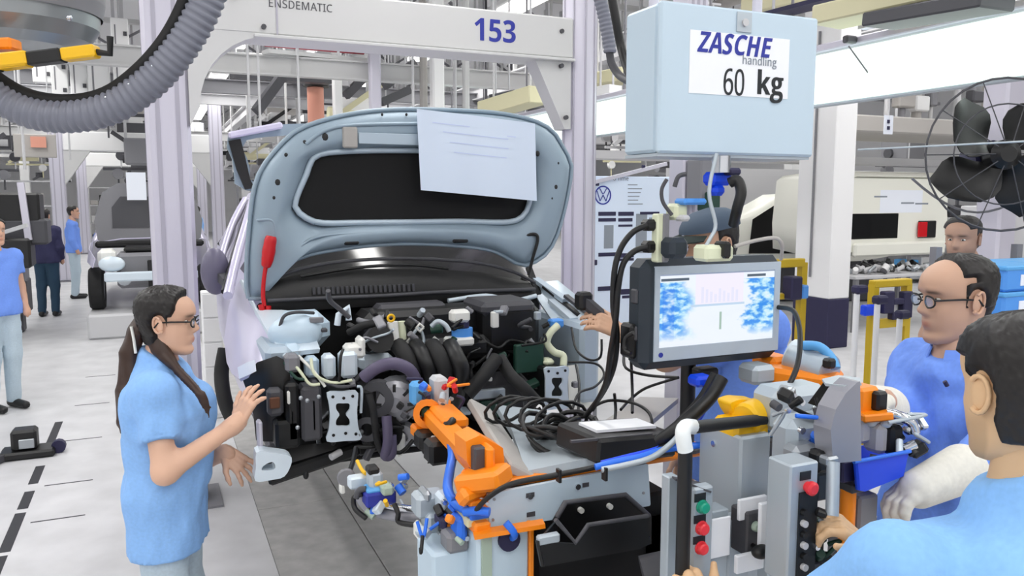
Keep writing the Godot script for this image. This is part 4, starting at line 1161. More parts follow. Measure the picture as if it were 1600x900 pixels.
	blk("bracket_post", 402, 660, 412, 712, -2.92, 0.05, "alu", 0.006)
	# lower crossmember and undertray
	obj("crossmember", B.new().bar(W(418, 748, 2.95), W(560, 700, 3.08), 0.06, 0.05, Vector3.UP, 0.01), M("black"), car)
	obj("crossmember", B.new().bar(W(556, 702, 3.08), W(720, 658, 3.3), 0.06, 0.05, Vector3.UP, 0.01), M("black"), car)
	obj("undertray", B.new().skin([ws([430, 700, 3.0, 520, 690, 3.06, 600, 672, 3.15]), ws([440, 732, 2.98, 520, 706, 3.04, 600, 690, 3.12])], false, 0.015), M("black"), car)
	for q in [[478, 742, 10], [520, 690, 7], [440, 700, 6]]:
		cpart("grommet", B.new().ell(T(W(q[0], q[1], 2.98)), Vector3(0.012, 0.018, 0.012), 6, 8), "black")

func hood_and_cowl() -> void:
	var z := -3.62
	var outer := [388, 466, 412, 464, 428, 432, 470, 402, 540, 388, 620, 381, 700, 383, 770, 392, 812, 414, 838, 408, 862, 385, 880, 335, 893, 262, 882, 236, 866, 208, 838, 190, 780, 177, 700, 172, 620, 171, 560, 176, 505, 188, 462, 205, 430, 235, 405, 270, 394, 310, 388, 370, 385, 420]
	var inner := [460, 322, 474, 338, 500, 348, 560, 348, 640, 347, 720, 346, 790, 347, 815, 338, 826, 315, 829, 280, 822, 250, 800, 238, 700, 236, 600, 235, 530, 237, 500, 241, 486, 250, 479, 270, 466, 300]
	var h := Node3D.new()
	h.name = "hood"
	car.add_child(h)
	h.set_meta("label", "raised hood, inner side in grey primer with a black opening")
	var lo := hood_loop(outer, z, 72)
	var li := hood_loop(inner, z, 72)
	# line the inner loop up with the outer one
	var best := 0
	var bd := 1e9
	for k in 72:
		var s := 0.0
		for j in range(0, 72, 6): s += li[(j + k) % 72].distance_squared_to(lo[j])
		if s < bd:
			bd = s
			best = k
	var l2 := []
	for j in 72: l2.append(li[(j + best) % 72])
	li = l2
	# rounded frame section between the outer flange and the opening
	var rows := []
	for t in [[0.0, 0.0], [0.06, 0.004], [0.12, 0.03], [0.3, 0.048], [0.55, 0.05], [0.72, 0.045], [0.84, 0.02], [0.9, 0.02], [1.0, -0.03]]:
		var row := []
		for j in 72: row.append(lo[j].lerp(li[j], t[0]) + Vector3(0, 0, t[1]))
		row.reverse()
		rows.append(row)
	obj("inner_frame", B.new().skin(rows, true, 0.0), M("primer"), h)
	var oc := PackedVector2Array()
	for p in lo: oc.append(Vector2(p.x, p.y))
	obj("outer_skin", B.new().prism(T(Vector3(0, 0, z - 0.012)), oc, 0.015), M("body_silver"), h)
	var ic := PackedVector2Array()
	for p in li: ic.append(Vector2(p.x, p.y))
	obj("insulation_pad", B.new().prism(T(Vector3(0, 0, z - 0.002)), ic, 0.008), M("black_matte"), h)
	var loop := li.duplicate()
	loop.append(li[0])
	var lip := []
	for p in loop: lip.append(p + Vector3(0, 0, 0.012))
	obj("opening_bead", B.new().tube(lip, 0.014, 8, false), M("primer_light"), h)
	var rim := []
	for p in lo: rim.append(p + Vector3(0, 0, 0.004))
	rim.append(rim[0])
	obj("hem_flange", B.new().tube(rim, 0.01, 8, false), M("primer"), h)
	# upper recess with its latch, ribs and holes
	obj("upper_recess", B.new().bb(onZ(560, 207, z + 0.052), onZ(830, 232, z + 0.052) + Vector3(0, 0, 0.006), 0.005), M("primer_light"), h)
	obj("striker_plate", B.new().bb(onZ(534, 198, z + 0.04), onZ(558, 232, z + 0.04) + Vector3(0, 0, 0.02), 0.006), M("grey_warm"), h)
	obj("rib", B.new().tube(curve(zs([478, 225, 500, 208, 520, 200, 545, 196, 600, 194, 700, 193], z + 0.05), 5), 0.009, 6), M("primer"), h)
	obj("rib", B.new().tube(curve(zs([470, 385, 490, 372, 530, 366, 620, 364, 740, 363, 780, 372], z + 0.04), 5), 0.008, 6), M("primer"), h)
	obj("rib", B.new().tube(curve(zs([402, 345, 405, 344, 425, 345, 430, 365, 428, 400], z + 0.045), 5), 0.007, 6), M("primer"), h)
	for q in [[434, 285, 0.016], [428, 309, 0.009], [508, 215, 0.02], [447, 242, 0.008], [597, 179, 0.006], [635, 179, 0.006], [868, 292, 0.014], [862, 310, 0.008], [840, 240, 0.012], [872, 255, 0.007], [476, 222, 0.008]]:
		var p := onZ(q[0], q[1], z + 0.045)
		obj("hole", B.new().ell(T(p), Vector3(q[2], q[2] * 1.2, 0.006), 6, 12), M("black"), h)
	for q in [[536, 376, 560, 382], [706, 373, 730, 379]]: obj("buffer_slot", B.new().bb(onZ(q[0], q[1], z + 0.03), onZ(q[2], q[3], z + 0.03) + Vector3(0, 0, 0.02), 0.006), M("black"), h)
	# prop strut at the right hinge
	pipe("hood_strut", [818, 369, 3.95, 836, 366, 3.95, 840, 376, 3.95, 832, 405, 3.95, 826, 430, 3.95], 0.008, "black")
	# black cowl below the windscreen
	var cz := -3.64
	cpart("cowl_panel", B.new().skin([zs([416, 440, 470, 428, 560, 420, 660, 420, 750, 425, 826, 440], cz + 0.0), zs([414, 462, 470, 452, 560, 446, 660, 444, 750, 446, 836, 452], cz + 0.06), zs([416, 490, 470, 486, 560, 480, 660, 474, 750, 470, 842, 468], cz + 0.05)], false, 0.02), "black")
	cpart("cowl_edge", B.new().tube(curve(zs([420, 438, 470, 420, 540, 408, 640, 404, 740, 410, 800, 424, 836, 442], cz + 0.01), 5), 0.009, 6), "grey_dark")
	cpart("cowl_edge", B.new().tube(curve(zs([418, 470, 500, 466, 600, 462, 700, 456, 836, 452], cz + 0.075), 5), 0.01, 6), "grey_dark")
	for k in 22:
		cpart("grille_slat", B.new().bar(onZ(490 + k * 7.4, 449 - k * 0.25, cz + 0.068), onZ(491 + k * 7.4, 460 - k * 0.25, cz + 0.068), 0.006, 0.012), "grey_dark")
	cpart("wiper_arm", B.new().tube(curve(zs([470, 432, 560, 418, 640, 414, 700, 420], cz + 0.04), 5), 0.008, 6), "black")
	cpart("cowl_seal", B.new().tube(curve(zs([700, 470, 760, 462, 800, 470, 838, 462], cz + 0.09), 5), 0.012, 6), "zinc")
	# loose things on the hood: paper sheet, red holder
	var pp := thing("paper_sheet", "large white paper sheet hung over the right side of the raised hood", "paper")
	var pz := z + 0.085
	var prow := []
	var tl := onZ(651, 170, pz)
	var trr := onZ(836, 193, pz)
	var bl := onZ(657, 297, pz)
	var br := onZ(838, 314, pz)
	for a in 6:
		var row := []
		for b in 9: row.append(tl.lerp(trr, b / 8.0).lerp(bl.lerp(br, b / 8.0), a / 5.0) + Vector3(0, 0, 0.012 * sin(PI * b / 8.0) + 0.006 * a / 5.0))
		prow.append(row)
	obj("sheet", B.new().skin(prow, false, 0.0015), M("sheet"), pp)
	for q in [[0.12, 0.14, 0.3], [0.2, 0.24, 0.55], [0.25, 0.36, 0.5], [0.28, 0.48, 0.45], [0.74, 0.2, 0.08]]:
		var f := func(u: float, v: float) -> Vector3: return tl.lerp(trr, u).lerp(bl.lerp(br, u), v) + Vector3(0, 0, 0.012 * sin(PI * u) + 0.006 * v + 0.0012)
		var g := B.new()
		var row0 := []
		var row1 := []
		for k in 5:
			row0.append(f.call(q[0] + q[2] * k / 4.0, q[1]))
			row1.append(f.call(q[0] + q[2] * k / 4.0, q[1] + 0.012))
		obj("printed_line", g.skin([row0, row1], false, 0.0004), mat("faint_print", Color(0.8, 0.85, 0.97), 0.7), pp)
	var rh := thing("hood_holder", "red plastic hood holder with a strap beside the left hood hinge", "holder")
	obj("grip", B.new().tube(curve(zs([424, 369, 421, 385, 418, 405, 415, 418], z + 0.075), 4), [0.02, 0.024, 0.026, 0.026, 0.026, 0.028, 0.028, 0.026, 0.026, 0.024, 0.022, 0.02, 0.012], 10), M("red"), rh)
	obj("strap", B.new().tube(curve(zs([415, 418, 412, 440, 411, 462, 413, 478], z + 0.075), 4), 0.009, 8), M("red"), rh)
	obj("hook", B.new().tube(curve(zs([408, 476, 412, 492, 418, 490, 419, 478], z + 0.075), 4), 0.013, 8), M("red"), rh)

func engine_bay() -> void:
	var rng := RandomNumberGenerator.new()
	rng.seed = 77
	# washer bottle and connectors at the left
	cpart("washer_bottle", B.new().bb(onZ(432, 492, -3.3), onZ(520, 545, -3.3) + Vector3(0, 0, -0.16), 0.05), "bottle")
	cpart("washer_bottle", B.new().ell(T(onZ(462, 520, -3.24)), Vector3(0.11, 0.075, 0.08), 8, 16), "bottle")
	blk("bottle_neck", 440, 540, 476, 566, -3.12, 0.1, "bottle", 0.025)
	pipe("bottle_hose", [437, 512, 3.1, 444, 494, 3.1, 462, 488, 3.12, 490, 489, 3.2], 0.007, "grey_dark")
	blk("bottle_label", 484, 497, 506, 504, -3.19, 0.02, "grey_mid", 0.003)
	blk("connector", 502, 514, 512, 519, -3.2, 0.03, "grey_dark", 0.003)
	cpart("bent_pipe", B.new().tube(ws([527, 508, 3.1, 529, 492, 3.1, 544, 480, 3.12, 545, 500, 3.12]), 0.013, 8), "zinc")
	for q in [[506, 556, 526, 592, "zinc"], [532, 552, 560, 590, "zinc"], [478, 560, 500, 590, "bottle"], [446, 556, 470, 582, "grey_mid"], [540, 540, 572, 560, "plastic_white"], [560, 528, 572, 548, "plastic_white"], [548, 592, 556, 604, "grey_light"], [484, 596, 500, 606, "grey_dark"]]:
		blk("connector", q[0], q[1], q[2], q[3], -3.0 - rng.randf() * 0.08, 0.07, q[4], 0.012)
	for q in [[[452, 560, 2.95, 470, 582, 2.93, 484, 600, 2.93, 500, 600, 2.94], "ivory"], [[466, 556, 2.96, 490, 580, 2.94, 508, 604, 2.95], "plastic_white"], [[444, 566, 2.95, 462, 590, 2.92, 478, 592, 2.93], "green_dark"], [[530, 596, 2.95, 532, 560, 2.95, 536, 546, 2.98], "black"], [[486, 560, 2.95, 492, 585, 2.93, 520, 598, 2.95, 550, 594, 2.95], "ivory"], [[505, 596, 2.96, 530, 604, 2.94, 556, 602, 2.95], "grey_dark"], [[558, 604, 3.0, 565, 608, 3.0, 564, 645, 3.0], "zinc"]]:
		pipe("wire", q[0], 0.006, q[1], null, 6)
	# dark cooling pack, left of and below the rail plate
	for q in [[446, 600, 470, 690, "black", 0.12], [470, 606, 505, 688, "grey_dark", 0.1], [418, 610, 444, 650, "grey_dark", 0.06], [484, 622, 498, 676, "black", 0.14], [452, 640, 462, 672, "grey_mid", 0.05], [566, 610, 590, 690, "black", 0.2], [430, 660, 470, 700, "black", 0.16]]:
		blk("cooling_duct", q[0], q[1], q[2], q[3], -2.98, q[5], q[4], 0.012)
	blk("rust_patch", 421, 622, 438, 638, -2.965, 0.01, "brown", 0.004)
	blk("reflector_strip", 449, 612, 454, 632, -2.97, 0.02, "plastic_white", 0.004)
	for q in [[480, 626], [470, 622], [465, 668], [498, 620]]: cpart("bolt", B.new().ball(onZ(q[0], q[1], -2.87), 0.008), "steel")
	# intake manifold: plenum and curved runners
	blk("intake_plenum", 596, 537, 770, 560, -3.18, 0.16, "black", 0.03)
	for k in 4:
		pipe("intake_runner", [622 + k * 27, 540, 3.2, 634 + k * 26, 556, 3.13, 646 + k * 25, 578, 3.12, 650 + k * 22, 604, 3.16, 650 + k * 20, 630, 3.22], 0.034, "black" if k % 2 else "rubber", null, 12)
	blk("engine_block", 600, 560, 740, 640, -3.3, 0.3, "black", 0.03)
	blk("engine_cover", 570, 490, 762, 540, -3.32, 0.2, "black", 0.025)
	blk("engine_cover", 590, 478, 700, 496, -3.42, 0.12, "grey_dark", 0.02)
	blk("throttle_body", 575, 518, 612, 548, -3.16, 0.12, "grey_dark", 0.03)
	cpart("throttle_ring", B.new().cyl(onZ(594, 530, -3.1), onZ(594, 530, -3.16), 0.055, 18), "black")
	# oil cap, small canisters and filter
	var oc := onZ(611, 497, -3.1)
	var pts := []
	for k in 17: pts.append(oc + Vector3(cos(TAU * k / 16.0) * 0.013, sin(TAU * k / 16.0) * 0.013, 0))
	cpart("dipstick_ring", B.new().tube(pts, 0.005, 8, false), "yellow")
	cpart("canister", B.new().cyl(onZ(616, 532, -3.12), onZ(613, 503, -3.12), 0.022, 14), "plastic_white")
	cpart("canister", B.new().cyl(onZ(629, 530, -3.14), onZ(628, 502, -3.14), 0.016, 14), "ivory")
	var fl := cpart("fuel_filter", B.new().cyl(onZ(722, 536, -3.14), onZ(722, 512, -3.14), 0.045, 16), "blue_crate")
	obj("filter_cap", B.new().cyl(onZ(722, 512, -3.14), onZ(722, 498, -3.14), 0.03, 14), M("navy"), fl)
	obj("filter_head", B.new().bb(onZ(707, 486, -3.1), onZ(736, 504, -3.1) + Vector3(0, 0, -0.06), 0.012), M("plastic_white"), fl)
	obj("filter_foot", B.new().bb(onZ(702, 530, -3.08), onZ(742, 540, -3.08) + Vector3(0, 0, -0.08), 0.008), M("plastic_white"), fl)
	for q in [[642, 533], [679, 533], [656, 512], [682, 510]]:
		var p := onZ(q[0], q[1], -3.12)
		cpart("injector_cap", B.new().tube([p + Vector3(0.016, 0, 0), p + Vector3(0, 0.016, 0), p + Vector3(-0.016, 0, 0), p + Vector3(0, -0.016, 0), p + Vector3(0.016, 0, 0)], 0.006, 6, false), "plastic_white")
	pipe("coolant_pipe", [674, 510, 3.2, 684, 502, 3.2, 696, 508, 3.2, 702, 518, 3.2], 0.01, "galv")
	pipe("coolant_pipe", [560, 500, 3.3, 580, 504, 3.25, 600, 496, 3.28, 606, 488, 3.3], 0.012, "grey_mid")
	pipe("coolant_hose", [545, 520, 3.2, 570, 508, 3.18, 596, 506, 3.2, 612, 512, 3.22], 0.016, "rubber")
	# lilac hose arching over the alternator
	blk("battery_tray", 562, 556, 616, 580, -3.16, 0.12, "zinc", 0.02)
	pipe("radiator_hose", [568, 590, 3.0, 590, 574, 2.99, 615, 568, 3.0, 640, 578, 3.02, 652, 600, 3.06], 0.024, "hose_lilac", null, 12)
	# alternator with cooling slots, pulleys and belt
	var ap := onZ(618, 626, -3.02)
	var al := cpart("alternator", B.new().lathe(axis(ap, Vector3(-0.35, 0, 1)), [Vector2(0, -0.1), Vector2(0.07, -0.1), Vector2(0.088, -0.07), Vector2(0.088, 0.03), Vector2(0.07, 0.06), Vector2(0.03, 0.07), Vector2(0, 0.07)], 20), "cast")
	for k in 8:
		var an := TAU * k / 8.0
		var xf := axis(ap, Vector3(-0.35, 0, 1))
		obj("cooling_slot", B.new().box(xf * T(Vector3(cos(an) * 0.062, 0.055, sin(an) * 0.062), -an), Vector3(0.03, 0.02, 0.012)), M("black"), al)
	for q in [[590, 622, 0.07, "grey_dark"], [602, 672, 0.075, "black"], [576, 668, 0.05, "grey_dark"], [630, 680, 0.05, "cast"]]:
		var p := onZ(q[0], q[1], -3.0)
		cpart("pulley", B.new().lathe(axis(p, Vector3(-0.5, 0, 1)), [Vector2(0, -0.03), Vector2(q[2], -0.03), Vector2(q[2] * 0.9, -0.012), Vector2(q[2] * 0.9, 0.012), Vector2(q[2], 0.03), Vector2(q[2] * 0.5, 0.03), Vector2(q[2] * 0.45, 0.01), Vector2(0, 0.01)], 20), q[3])
	pipe("drive_belt", [576, 616, 2.98, 583, 640, 2.97, 590, 690, 2.97, 604, 712, 2.98, 612, 690, 2.98], 0.014, "rubber")
	pipe("lower_hose", [604, 650, 2.98, 606, 690, 2.96, 602, 712, 2.96, 612, 708, 2.97, 612, 680, 2.98], 0.02, "hose_lilac")
	blk("exhaust_shield", 616, 676, 636, 714, -2.95, 0.1, "plastic_white", 0.02)
	blk("engine_bracket", 640, 600, 662, 655, -3.02, 0.08, "cast", 0.015)
	# right side: airbox, gearbox, hoses, clips
	blk("airbox", 758, 480, 846, 545, -3.22, 0.24, "black", 0.03)
	blk("airbox_lid", 754, 474, 838, 490, -3.22, 0.26, "grey_dark", 0.02)
	for q in [[770, 488, 780, 512, "plastic_white"], [774, 486, 790, 490, "galv"], [838, 488, 846, 500, "galv"], [734, 600, 745, 612, "plastic_white"], [764, 590, 770, 596, "plastic_white"], [740, 612, 790, 620, "galv"], [752, 628, 800, 650, "green_dark"], [806, 540, 850, 580, "green_dark"]]:
		blk("clip", q[0], q[1], q[2], q[3], -3.1, 0.03, q[4], 0.004)
	pipe("gear_hose", [776, 560, 3.25, 762, 578, 3.2, 748, 596, 3.16, 730, 616, 3.14], 0.03, "rubber", null, 12)
	pipe("gear_hose", [782, 560, 3.3, 796, 584, 3.24, 818, 606, 3.2, 840, 630, 3.2], 0.026, "rubber", null, 12)
	blk("gearbox", 730, 590, 850, 650, -3.3, 0.25, "grey_dark", 0.05)
	blk("gearbox", 748, 560, 830, 600, -3.36, 0.2, "black", 0.05)
	pipe("brake_hose", [872, 508, 3.5, 860, 520, 3.48, 855, 536, 3.48, 866, 550, 3.48, 880, 556, 3.48, 880, 572, 3.46], 0.016, "ivory", null, 10)
	blk("hose_clip", 862, 500, 882, 512, -3.2, 0.05, "blue_crate", 0.008)
	blk("hose_elbow", 852, 562, 868, 572, -3.08, 0.06, "ivory", 0.015)
	cpart("right_wing", B.new().skin([ws([888, 572, 3.5, 915, 568, 3.6, 942, 574, 3.75]), ws([888, 605, 3.48, 915, 604, 3.58, 942, 600, 3.72]), ws([890, 640, 3.5, 918, 638, 3.6, 940, 628, 3.7])], false, 0.02), "body_white")
	blk("wing_clip", 897, 598, 905, 606, -3.0, 0.03, "grey_mid", 0.004)
	# small hoses, wires, clamps and bolts filling the bay
	for k in 70:
		var x := rng.randf_range(545, 850)
		var y := rng.randf_range(485, 660)
		if y > 600 and x < 640: continue
		var zz := -3.08 - rng.randf() * 0.12
		var tone: String = ["black", "grey_dark", "black", "rubber", "grey_mid", "black", "galv", "green_dark", "grey_dark", "cast"][rng.randi() % 10]
		var p := onZ(x, y, zz)
		match k % 3:
			0: cpart("bracket", B.new().box(T(p, rng.randf() * 3.0, rng.randf(), rng.randf() * 3.0), Vector3(rng.randf_range(0.02, 0.07), rng.randf_range(0.015, 0.04), rng.randf_range(0.02, 0.05)), 0.005), tone)
			1: cpart("fitting", B.new().cyl(p, p + Vector3(rng.randf_range(-0.05, 0.05), rng.randf_range(-0.05, 0.05), rng.randf_range(-0.02, 0.04)), rng.randf_range(0.008, 0.02), 8), tone)
			2:
				var pts2 := [p]
				for j in 3: pts2.append(pts2[j] + Vector3(rng.randf_range(-0.07, 0.07), rng.randf_range(-0.05, 0.05), rng.randf_range(-0.03, 0.05)))
				cpart("small_hose", B.new().tube(curve(pts2, 4), rng.randf_range(0.005, 0.011), 6), tone)
	for k in 46:
		var x := rng.randf_range(405, 640)
		var y := rng.randf_range(650, 735) - (x - 405) * 0.16
		var p := W(x, y, 2.97 + rng.randf() * 0.12)
		var tone: String = ["black", "grey_dark", "black", "rubber", "grey_light", "steel", "black"][rng.randi() % 7]
		match k % 3:
			0: cpart("bracket", B.new().box(T(p, rng.randf() * 3.0, rng.randf(), rng.randf() * 3.0), Vector3(rng.randf_range(0.02, 0.08), rng.randf_range(0.01, 0.03), rng.randf_range(0.02, 0.05)), 0.004), tone)
			1: cpart("fitting", B.new().cyl(p, p + Vector3(rng.randf_range(-0.05, 0.05), rng.randf_range(-0.03, 0.03), 0.02), rng.randf_range(0.006, 0.016), 8), tone)
			2: cpart("small_hose", B.new().tube(curve([p, p + Vector3(0.06, rng.randf_range(-0.04, 0.04), 0.02), p + Vector3(0.12, rng.randf_range(-0.02, 0.06), 0.0)], 5), 0.008, 6), tone)

# ---------------------------------------------------------------- lift manipulator in front of the car
# block on the cross plane through the middle of the two corners at distance d
func bw(called: String, x0: float, y0: float, x1: float, y1: float, d: float, depth: float, m: String, bev := 0.006, parent: Node = null) -> MeshInstance3D:
	var z := W((x0 + x1) / 2, (y0 + y1) / 2, d).z
	return obj(called, B.new().bb(onZ(x0, y0, z), onZ(x1, y1, z) + Vector3(0, 0, -depth), bev), M(m), parent)

func dots(called: String, pts: Array, z: float, r: float, out: float, m: String, parent: Node) -> void:
	for k in range(0, pts.size(), 2):
		var p := onZ(pts[k], pts[k + 1], z)
		obj(called, B.new().cyl(p, p + Vector3(0, 0, out), r, 10), M(m), parent)

func manipulator() -> void:
	var o := thing("lift_manipulator", "orange and grey lift manipulator frame reaching under the car's front", "machine")
	var z := -1.86
	# crossbeam with its grey face plate
	obj("orange_beam", B.new().bb(onZ(748, 770, z - 0.012), onZ(1112, 772, z - 0.012) * Vector3(1, 0, 1) + Vector3(0, onZ(1108, 704, z).y, -0.14), 0.008), M("orange"), o)
	obj("face_plate", B.new().prism(T(Vector3(0, 0, z + 0.002)), rounded(flat([762, 772, 1012, 724, 1016, 790, 765, 826], z), 0.006, 2), 0.012), M("cabinet"), o)
	dots("bolt", [902, 760, 828, 775], z + 0.002, 0.008, 0.006, "chrome", o)
	for q in [[910, 755, 920, 760], [822, 771, 835, 776], [823, 801, 836, 806]]: obj("slot", B.new().bb(onZ(q[0], q[1], z + 0.003), onZ(q[2], q[3], z + 0.003) + Vector3(0, 0, 0.001)), M("grey_dark"), o)
	dots("screw", [770, 812, 772, 780, 1005, 770], z + 0.002, 0.004, 0.003, "steel", o)
	# the arm towards the car with clamps
	obj("orange_arm", B.new().bar(W(672, 646, 2.75), W(752, 728, 2.14), 0.07, 0.06, Vector3.UP, 0.012), M("orange"), o)
	obj("orange_arm", B.new().bar(W(690, 640, 2.7), W(712, 662, 2.5), 0.09, 0.04, Vector3.UP, 0.01), M("orange"), o)
	obj("arm_joint", B.new().prism(T(Vector3(0, 0, W(762, 720, 2.08).z)), flat([728, 690, 750, 680, 786, 700, 790, 742, 748, 754, 730, 722], W(762, 720, 2.08).z), 0.09), M("orange"), o)
	bw("joint_slot", 742, 701, 760, 742, 2.04, 0.05, "grey_dark", 0.004, o)
	bw("joint_block", 762, 700, 775, 742, 2.03, 0.06, "orange", 0.008, o)
	obj("lower_arm", B.new().bar(W(722, 752, 2.05), W(790, 744, 2.0), 0.1, 0.05, Vector3.UP, 0.01), M("orange"), o)
	obj("lower_arm", B.new().bar(W(730, 762, 2.02), W(742, 782, 2.0), 0.08, 0.05, Vector3.UP, 0.01), M("orange"), o)
	bw("lower_plate", 742, 820, 768, 834, 1.98, 0.1, "orange", 0.006, o)
	obj("lower_plate", B.new().bar(W(740, 836, 1.97), W(850, 818, 2.0), 0.035, 0.012), M("orange"), o)
	for q in [[735, 785, 772, 796, "orange"], [735, 800, 768, 810, "blue_hose"], [730, 812, 766, 820, "cream"]]: bw("shim", q[0], q[1], q[2], q[3], 2.0, 0.08, q[4], 0.004, o)
	# head of the arm: connectors and clamp at the radiator mount
	bw("gripper_head", 680, 592, 703, 640, 2.75, 0.08, "grey_light", 0.012, o)
	bw("gripper_window", 688, 626, 699, 648, 2.7, 0.03, "white_paint", 0.004, o)
	bw("gripper_slot", 691, 632, 696, 646, 2.68, 0.02, "grey_dark", 0.002, o)
	bw("blue_clamp", 645, 600, 672, 634, 2.74, 0.06, "sky_blue", 0.012, o)
	bw("blue_clamp", 664, 616, 674, 632, 2.71, 0.04, "navy", 0.006, o)
	obj("clamp_ring", B.new().lathe(axis(W(668, 646, 2.7), Vector3(-0.3, 0.2, 1)), [Vector2(0.028, -0.03), Vector2(0.05, -0.03), Vector2(0.05, 0.03), Vector2(0.028, 0.03), Vector2(0.028, -0.03)], 16), M("orange"), o)
	bw("clamp_core", 660, 638, 676, 654, 2.68, 0.05, "green_dark", 0.01, o)
	bw("blue_block", 672, 656, 688, 672, 2.66, 0.04, "blue_hose", 0.008, o)
	bw("clamp_base", 648, 668, 684, 682, 2.7, 0.06, "orange", 0.008, o)
	bw("dark_clamp", 656, 680, 690, 704, 2.6, 0.08, "black", 0.012, o)
	bw("dark_clamp", 672, 694, 706, 726, 2.45, 0.08, "black", 0.012, o)
	bw("bright_link", 676, 684, 694, 694, 2.55, 0.03, "galv", 0.006, o)
	obj("strap", B.new().tube(curve(ws([690, 658, 2.55, 700, 664, 2.48, 708, 656, 2.5]), 4), 0.012, 6), M("black"), o)
	clutter(o, 26, 648, 716, 590, 720, 2.62, 2.72, 3, ["orange", "blue_hose", "black", "navy", "galv", "red", "grey_dark"])
	clutter(o, 22, 660, 760, 770, 850, 2.0, 2.1, 4, ["orange", "blue_hose", "black", "galv", "zinc", "sage"])
	clutter(o, 14, 560, 640, 735, 800, 2.3, 2.4, 5, ["galv", "blue_hose", "black", "zinc", "yellow", "sage"])
	# blue air hose
	pipe("blue_hose", [704, 688, 2.4, 707, 712, 2.3, 702, 740, 2.2, 700, 765, 2.1, 712, 786, 2.05, 735, 798, 2.0], 0.014, "blue_hose", o)
	pipe("blue_hose", [726, 800, 2.0, 745, 798, 1.98, 765, 800, 1.97], 0.012, "blue_hose", o)
	# grey tray of the carrier with sloping side
	obj("carrier_side", B.new().bar(W(748, 636, 2.8), W(816, 742, 2.08), 0.09, 0.03, Vector3(0.6, 1, 0), 0.006), M("grey_warm"), o)
	obj("carrier_deck", B.new().skin([ws([775, 632, 2.85, 840, 640, 2.9, 920, 660, 2.9]), ws([800, 672, 2.5, 865, 676, 2.5, 930, 684, 2.5]), ws([822, 736, 2.1, 890, 722, 2.1, 940, 712, 2.12])], false, 0.02), M("galv"), o)
	obj("carrier_deck", B.new().skin([ws([1000, 620, 3.1, 1060, 622, 3.1]), ws([940, 660, 2.7, 1010, 664, 2.7]), ws([930, 690, 2.5, 990, 690, 2.5])], false, 0.02), M("grey_warm"), o)
	# chrome hook arm reaching left
	pipe("hook_arm", [562, 762, 2.45, 566, 782, 2.42, 590, 800, 2.38, 640, 808, 2.3, 690, 802, 2.2, 742, 788, 2.1], 0.017, "alu_dark", o, 12)
	pipe("hook_arm", [572, 774, 2.4, 600, 788, 2.36, 650, 796, 2.28, 700, 790, 2.18], 0.012, "chrome", o, 12)
	obj("hook_disc", B.new().lathe(axis(W(541, 746, 2.5), Vector3(-0.2, 0.1, 1)), [Vector2(0, -0.015), Vector2(0.026, -0.015), Vector2(0.03, 0.0), Vector2(0.026, 0.015), Vector2(0, 0.015)], 18), M("grey_mid"), o)
	bw("hook_pad", 532, 758, 540, 772, 2.48, 0.03, "plastic_white", 0.004, o)
	bw("sensor_body", 578, 740, 600, 770, 2.36, 0.06, "galv", 0.01, o)
	bw("sensor_cap", 576, 733, 594, 742, 2.36, 0.05, "black", 0.006, o)
	bw("sensor_foot", 546, 748, 578, 762, 2.4, 0.04, "zinc", 0.006, o)
	bw("sensor_block", 572, 774, 620, 788, 2.34, 0.06, "blue_ink", 0.006, o)
	bw("sensor_block", 574, 766, 614, 776, 2.35, 0.06, "sky_blue", 0.006, o)
	bw("sensor_block", 598, 762, 616, 774, 2.33, 0.05, "sage", 0.006, o)
	pipe("sensor_cable", [566, 772, 2.36, 553, 778, 2.36, 555, 795, 2.35, 572, 810, 2.33], 0.008, "black", o)
	pipe("sensor_cable", [572, 764, 2.36, 562, 766, 2.36, 556, 778, 2.36], 0.01, "grey_dark", o)
	pipe("sensor_cable", [616, 788, 2.3, 622, 802, 2.28, 624, 816, 2.28, 660, 820, 2.22, 700, 812, 2.14, 726, 802, 2.05], 0.008, "black", o)
	pipe("sensor_cable", [556, 700, 2.9, 552, 720, 2.75, 546, 738, 2.55], 0.009, "black", o)
	pipe("sensor_wire", [558, 720, 2.5, 566, 735, 2.45, 572, 740, 2.4], 0.006, "yellow", o)
	for q in [[652, 778, 700, 806, 2.16, "galv"], [664, 770, 676, 786, 2.15, "steel"], [690, 778, 716, 800, 2.12, "zinc"], [668, 806, 690, 858, 2.14, "galv"], [656, 826, 668, 850, 2.14, "plastic_white"], [684, 836, 700, 868, 2.12, "steel"], [662, 858, 694, 882, 2.13, "grey_light"], [706, 804, 720, 826, 2.05, "black"], [700, 838, 736, 862, 2.02, "grey_mid"], [716, 812, 732, 848, 2.01, "blue_hose"], [690, 812, 702, 830, 2.06, "navy"]]: bw("valve_block", q[0], q[1], q[2], q[3], q[4], 0.07, q[5], 0.01, o)
	# pedestal columns down to the floor
	var pz := -1.84
	var c0 := onZ(746, 838, pz)
	var c1 := onZ(834, 838, pz)
	obj("pedestal", B.new().bb(Vector3(c0.x, 0.0, pz - 0.22), Vector3(c1.x - 0.012, c0.y, pz), 0.008), M("cabinet"), o)
	obj("pedestal_edge", B.new().bb(Vector3(c1.x - 0.014, 0.0, pz - 0.22), Vector3(c1.x, c0.y + 0.01, pz + 0.004), 0.003), M("orange"), o)
	obj("pedestal_strip", B.new().bb(Vector3(c0.x + 0.01, 0.0, pz), Vector3(c0.x + 0.038, c0.y, pz + 0.006)), M("sage"), o)
	var lp := W(704, 862, 2.02)
	obj("pedestal", B.new().bb(Vector3(lp.x - 0.05, 0.0, lp.z - 0.14), Vector3(lp.x + 0.06, lp.y, lp.z), 0.008), M("cabinet"), o)
	var bp := W(676, 884, 2.1)
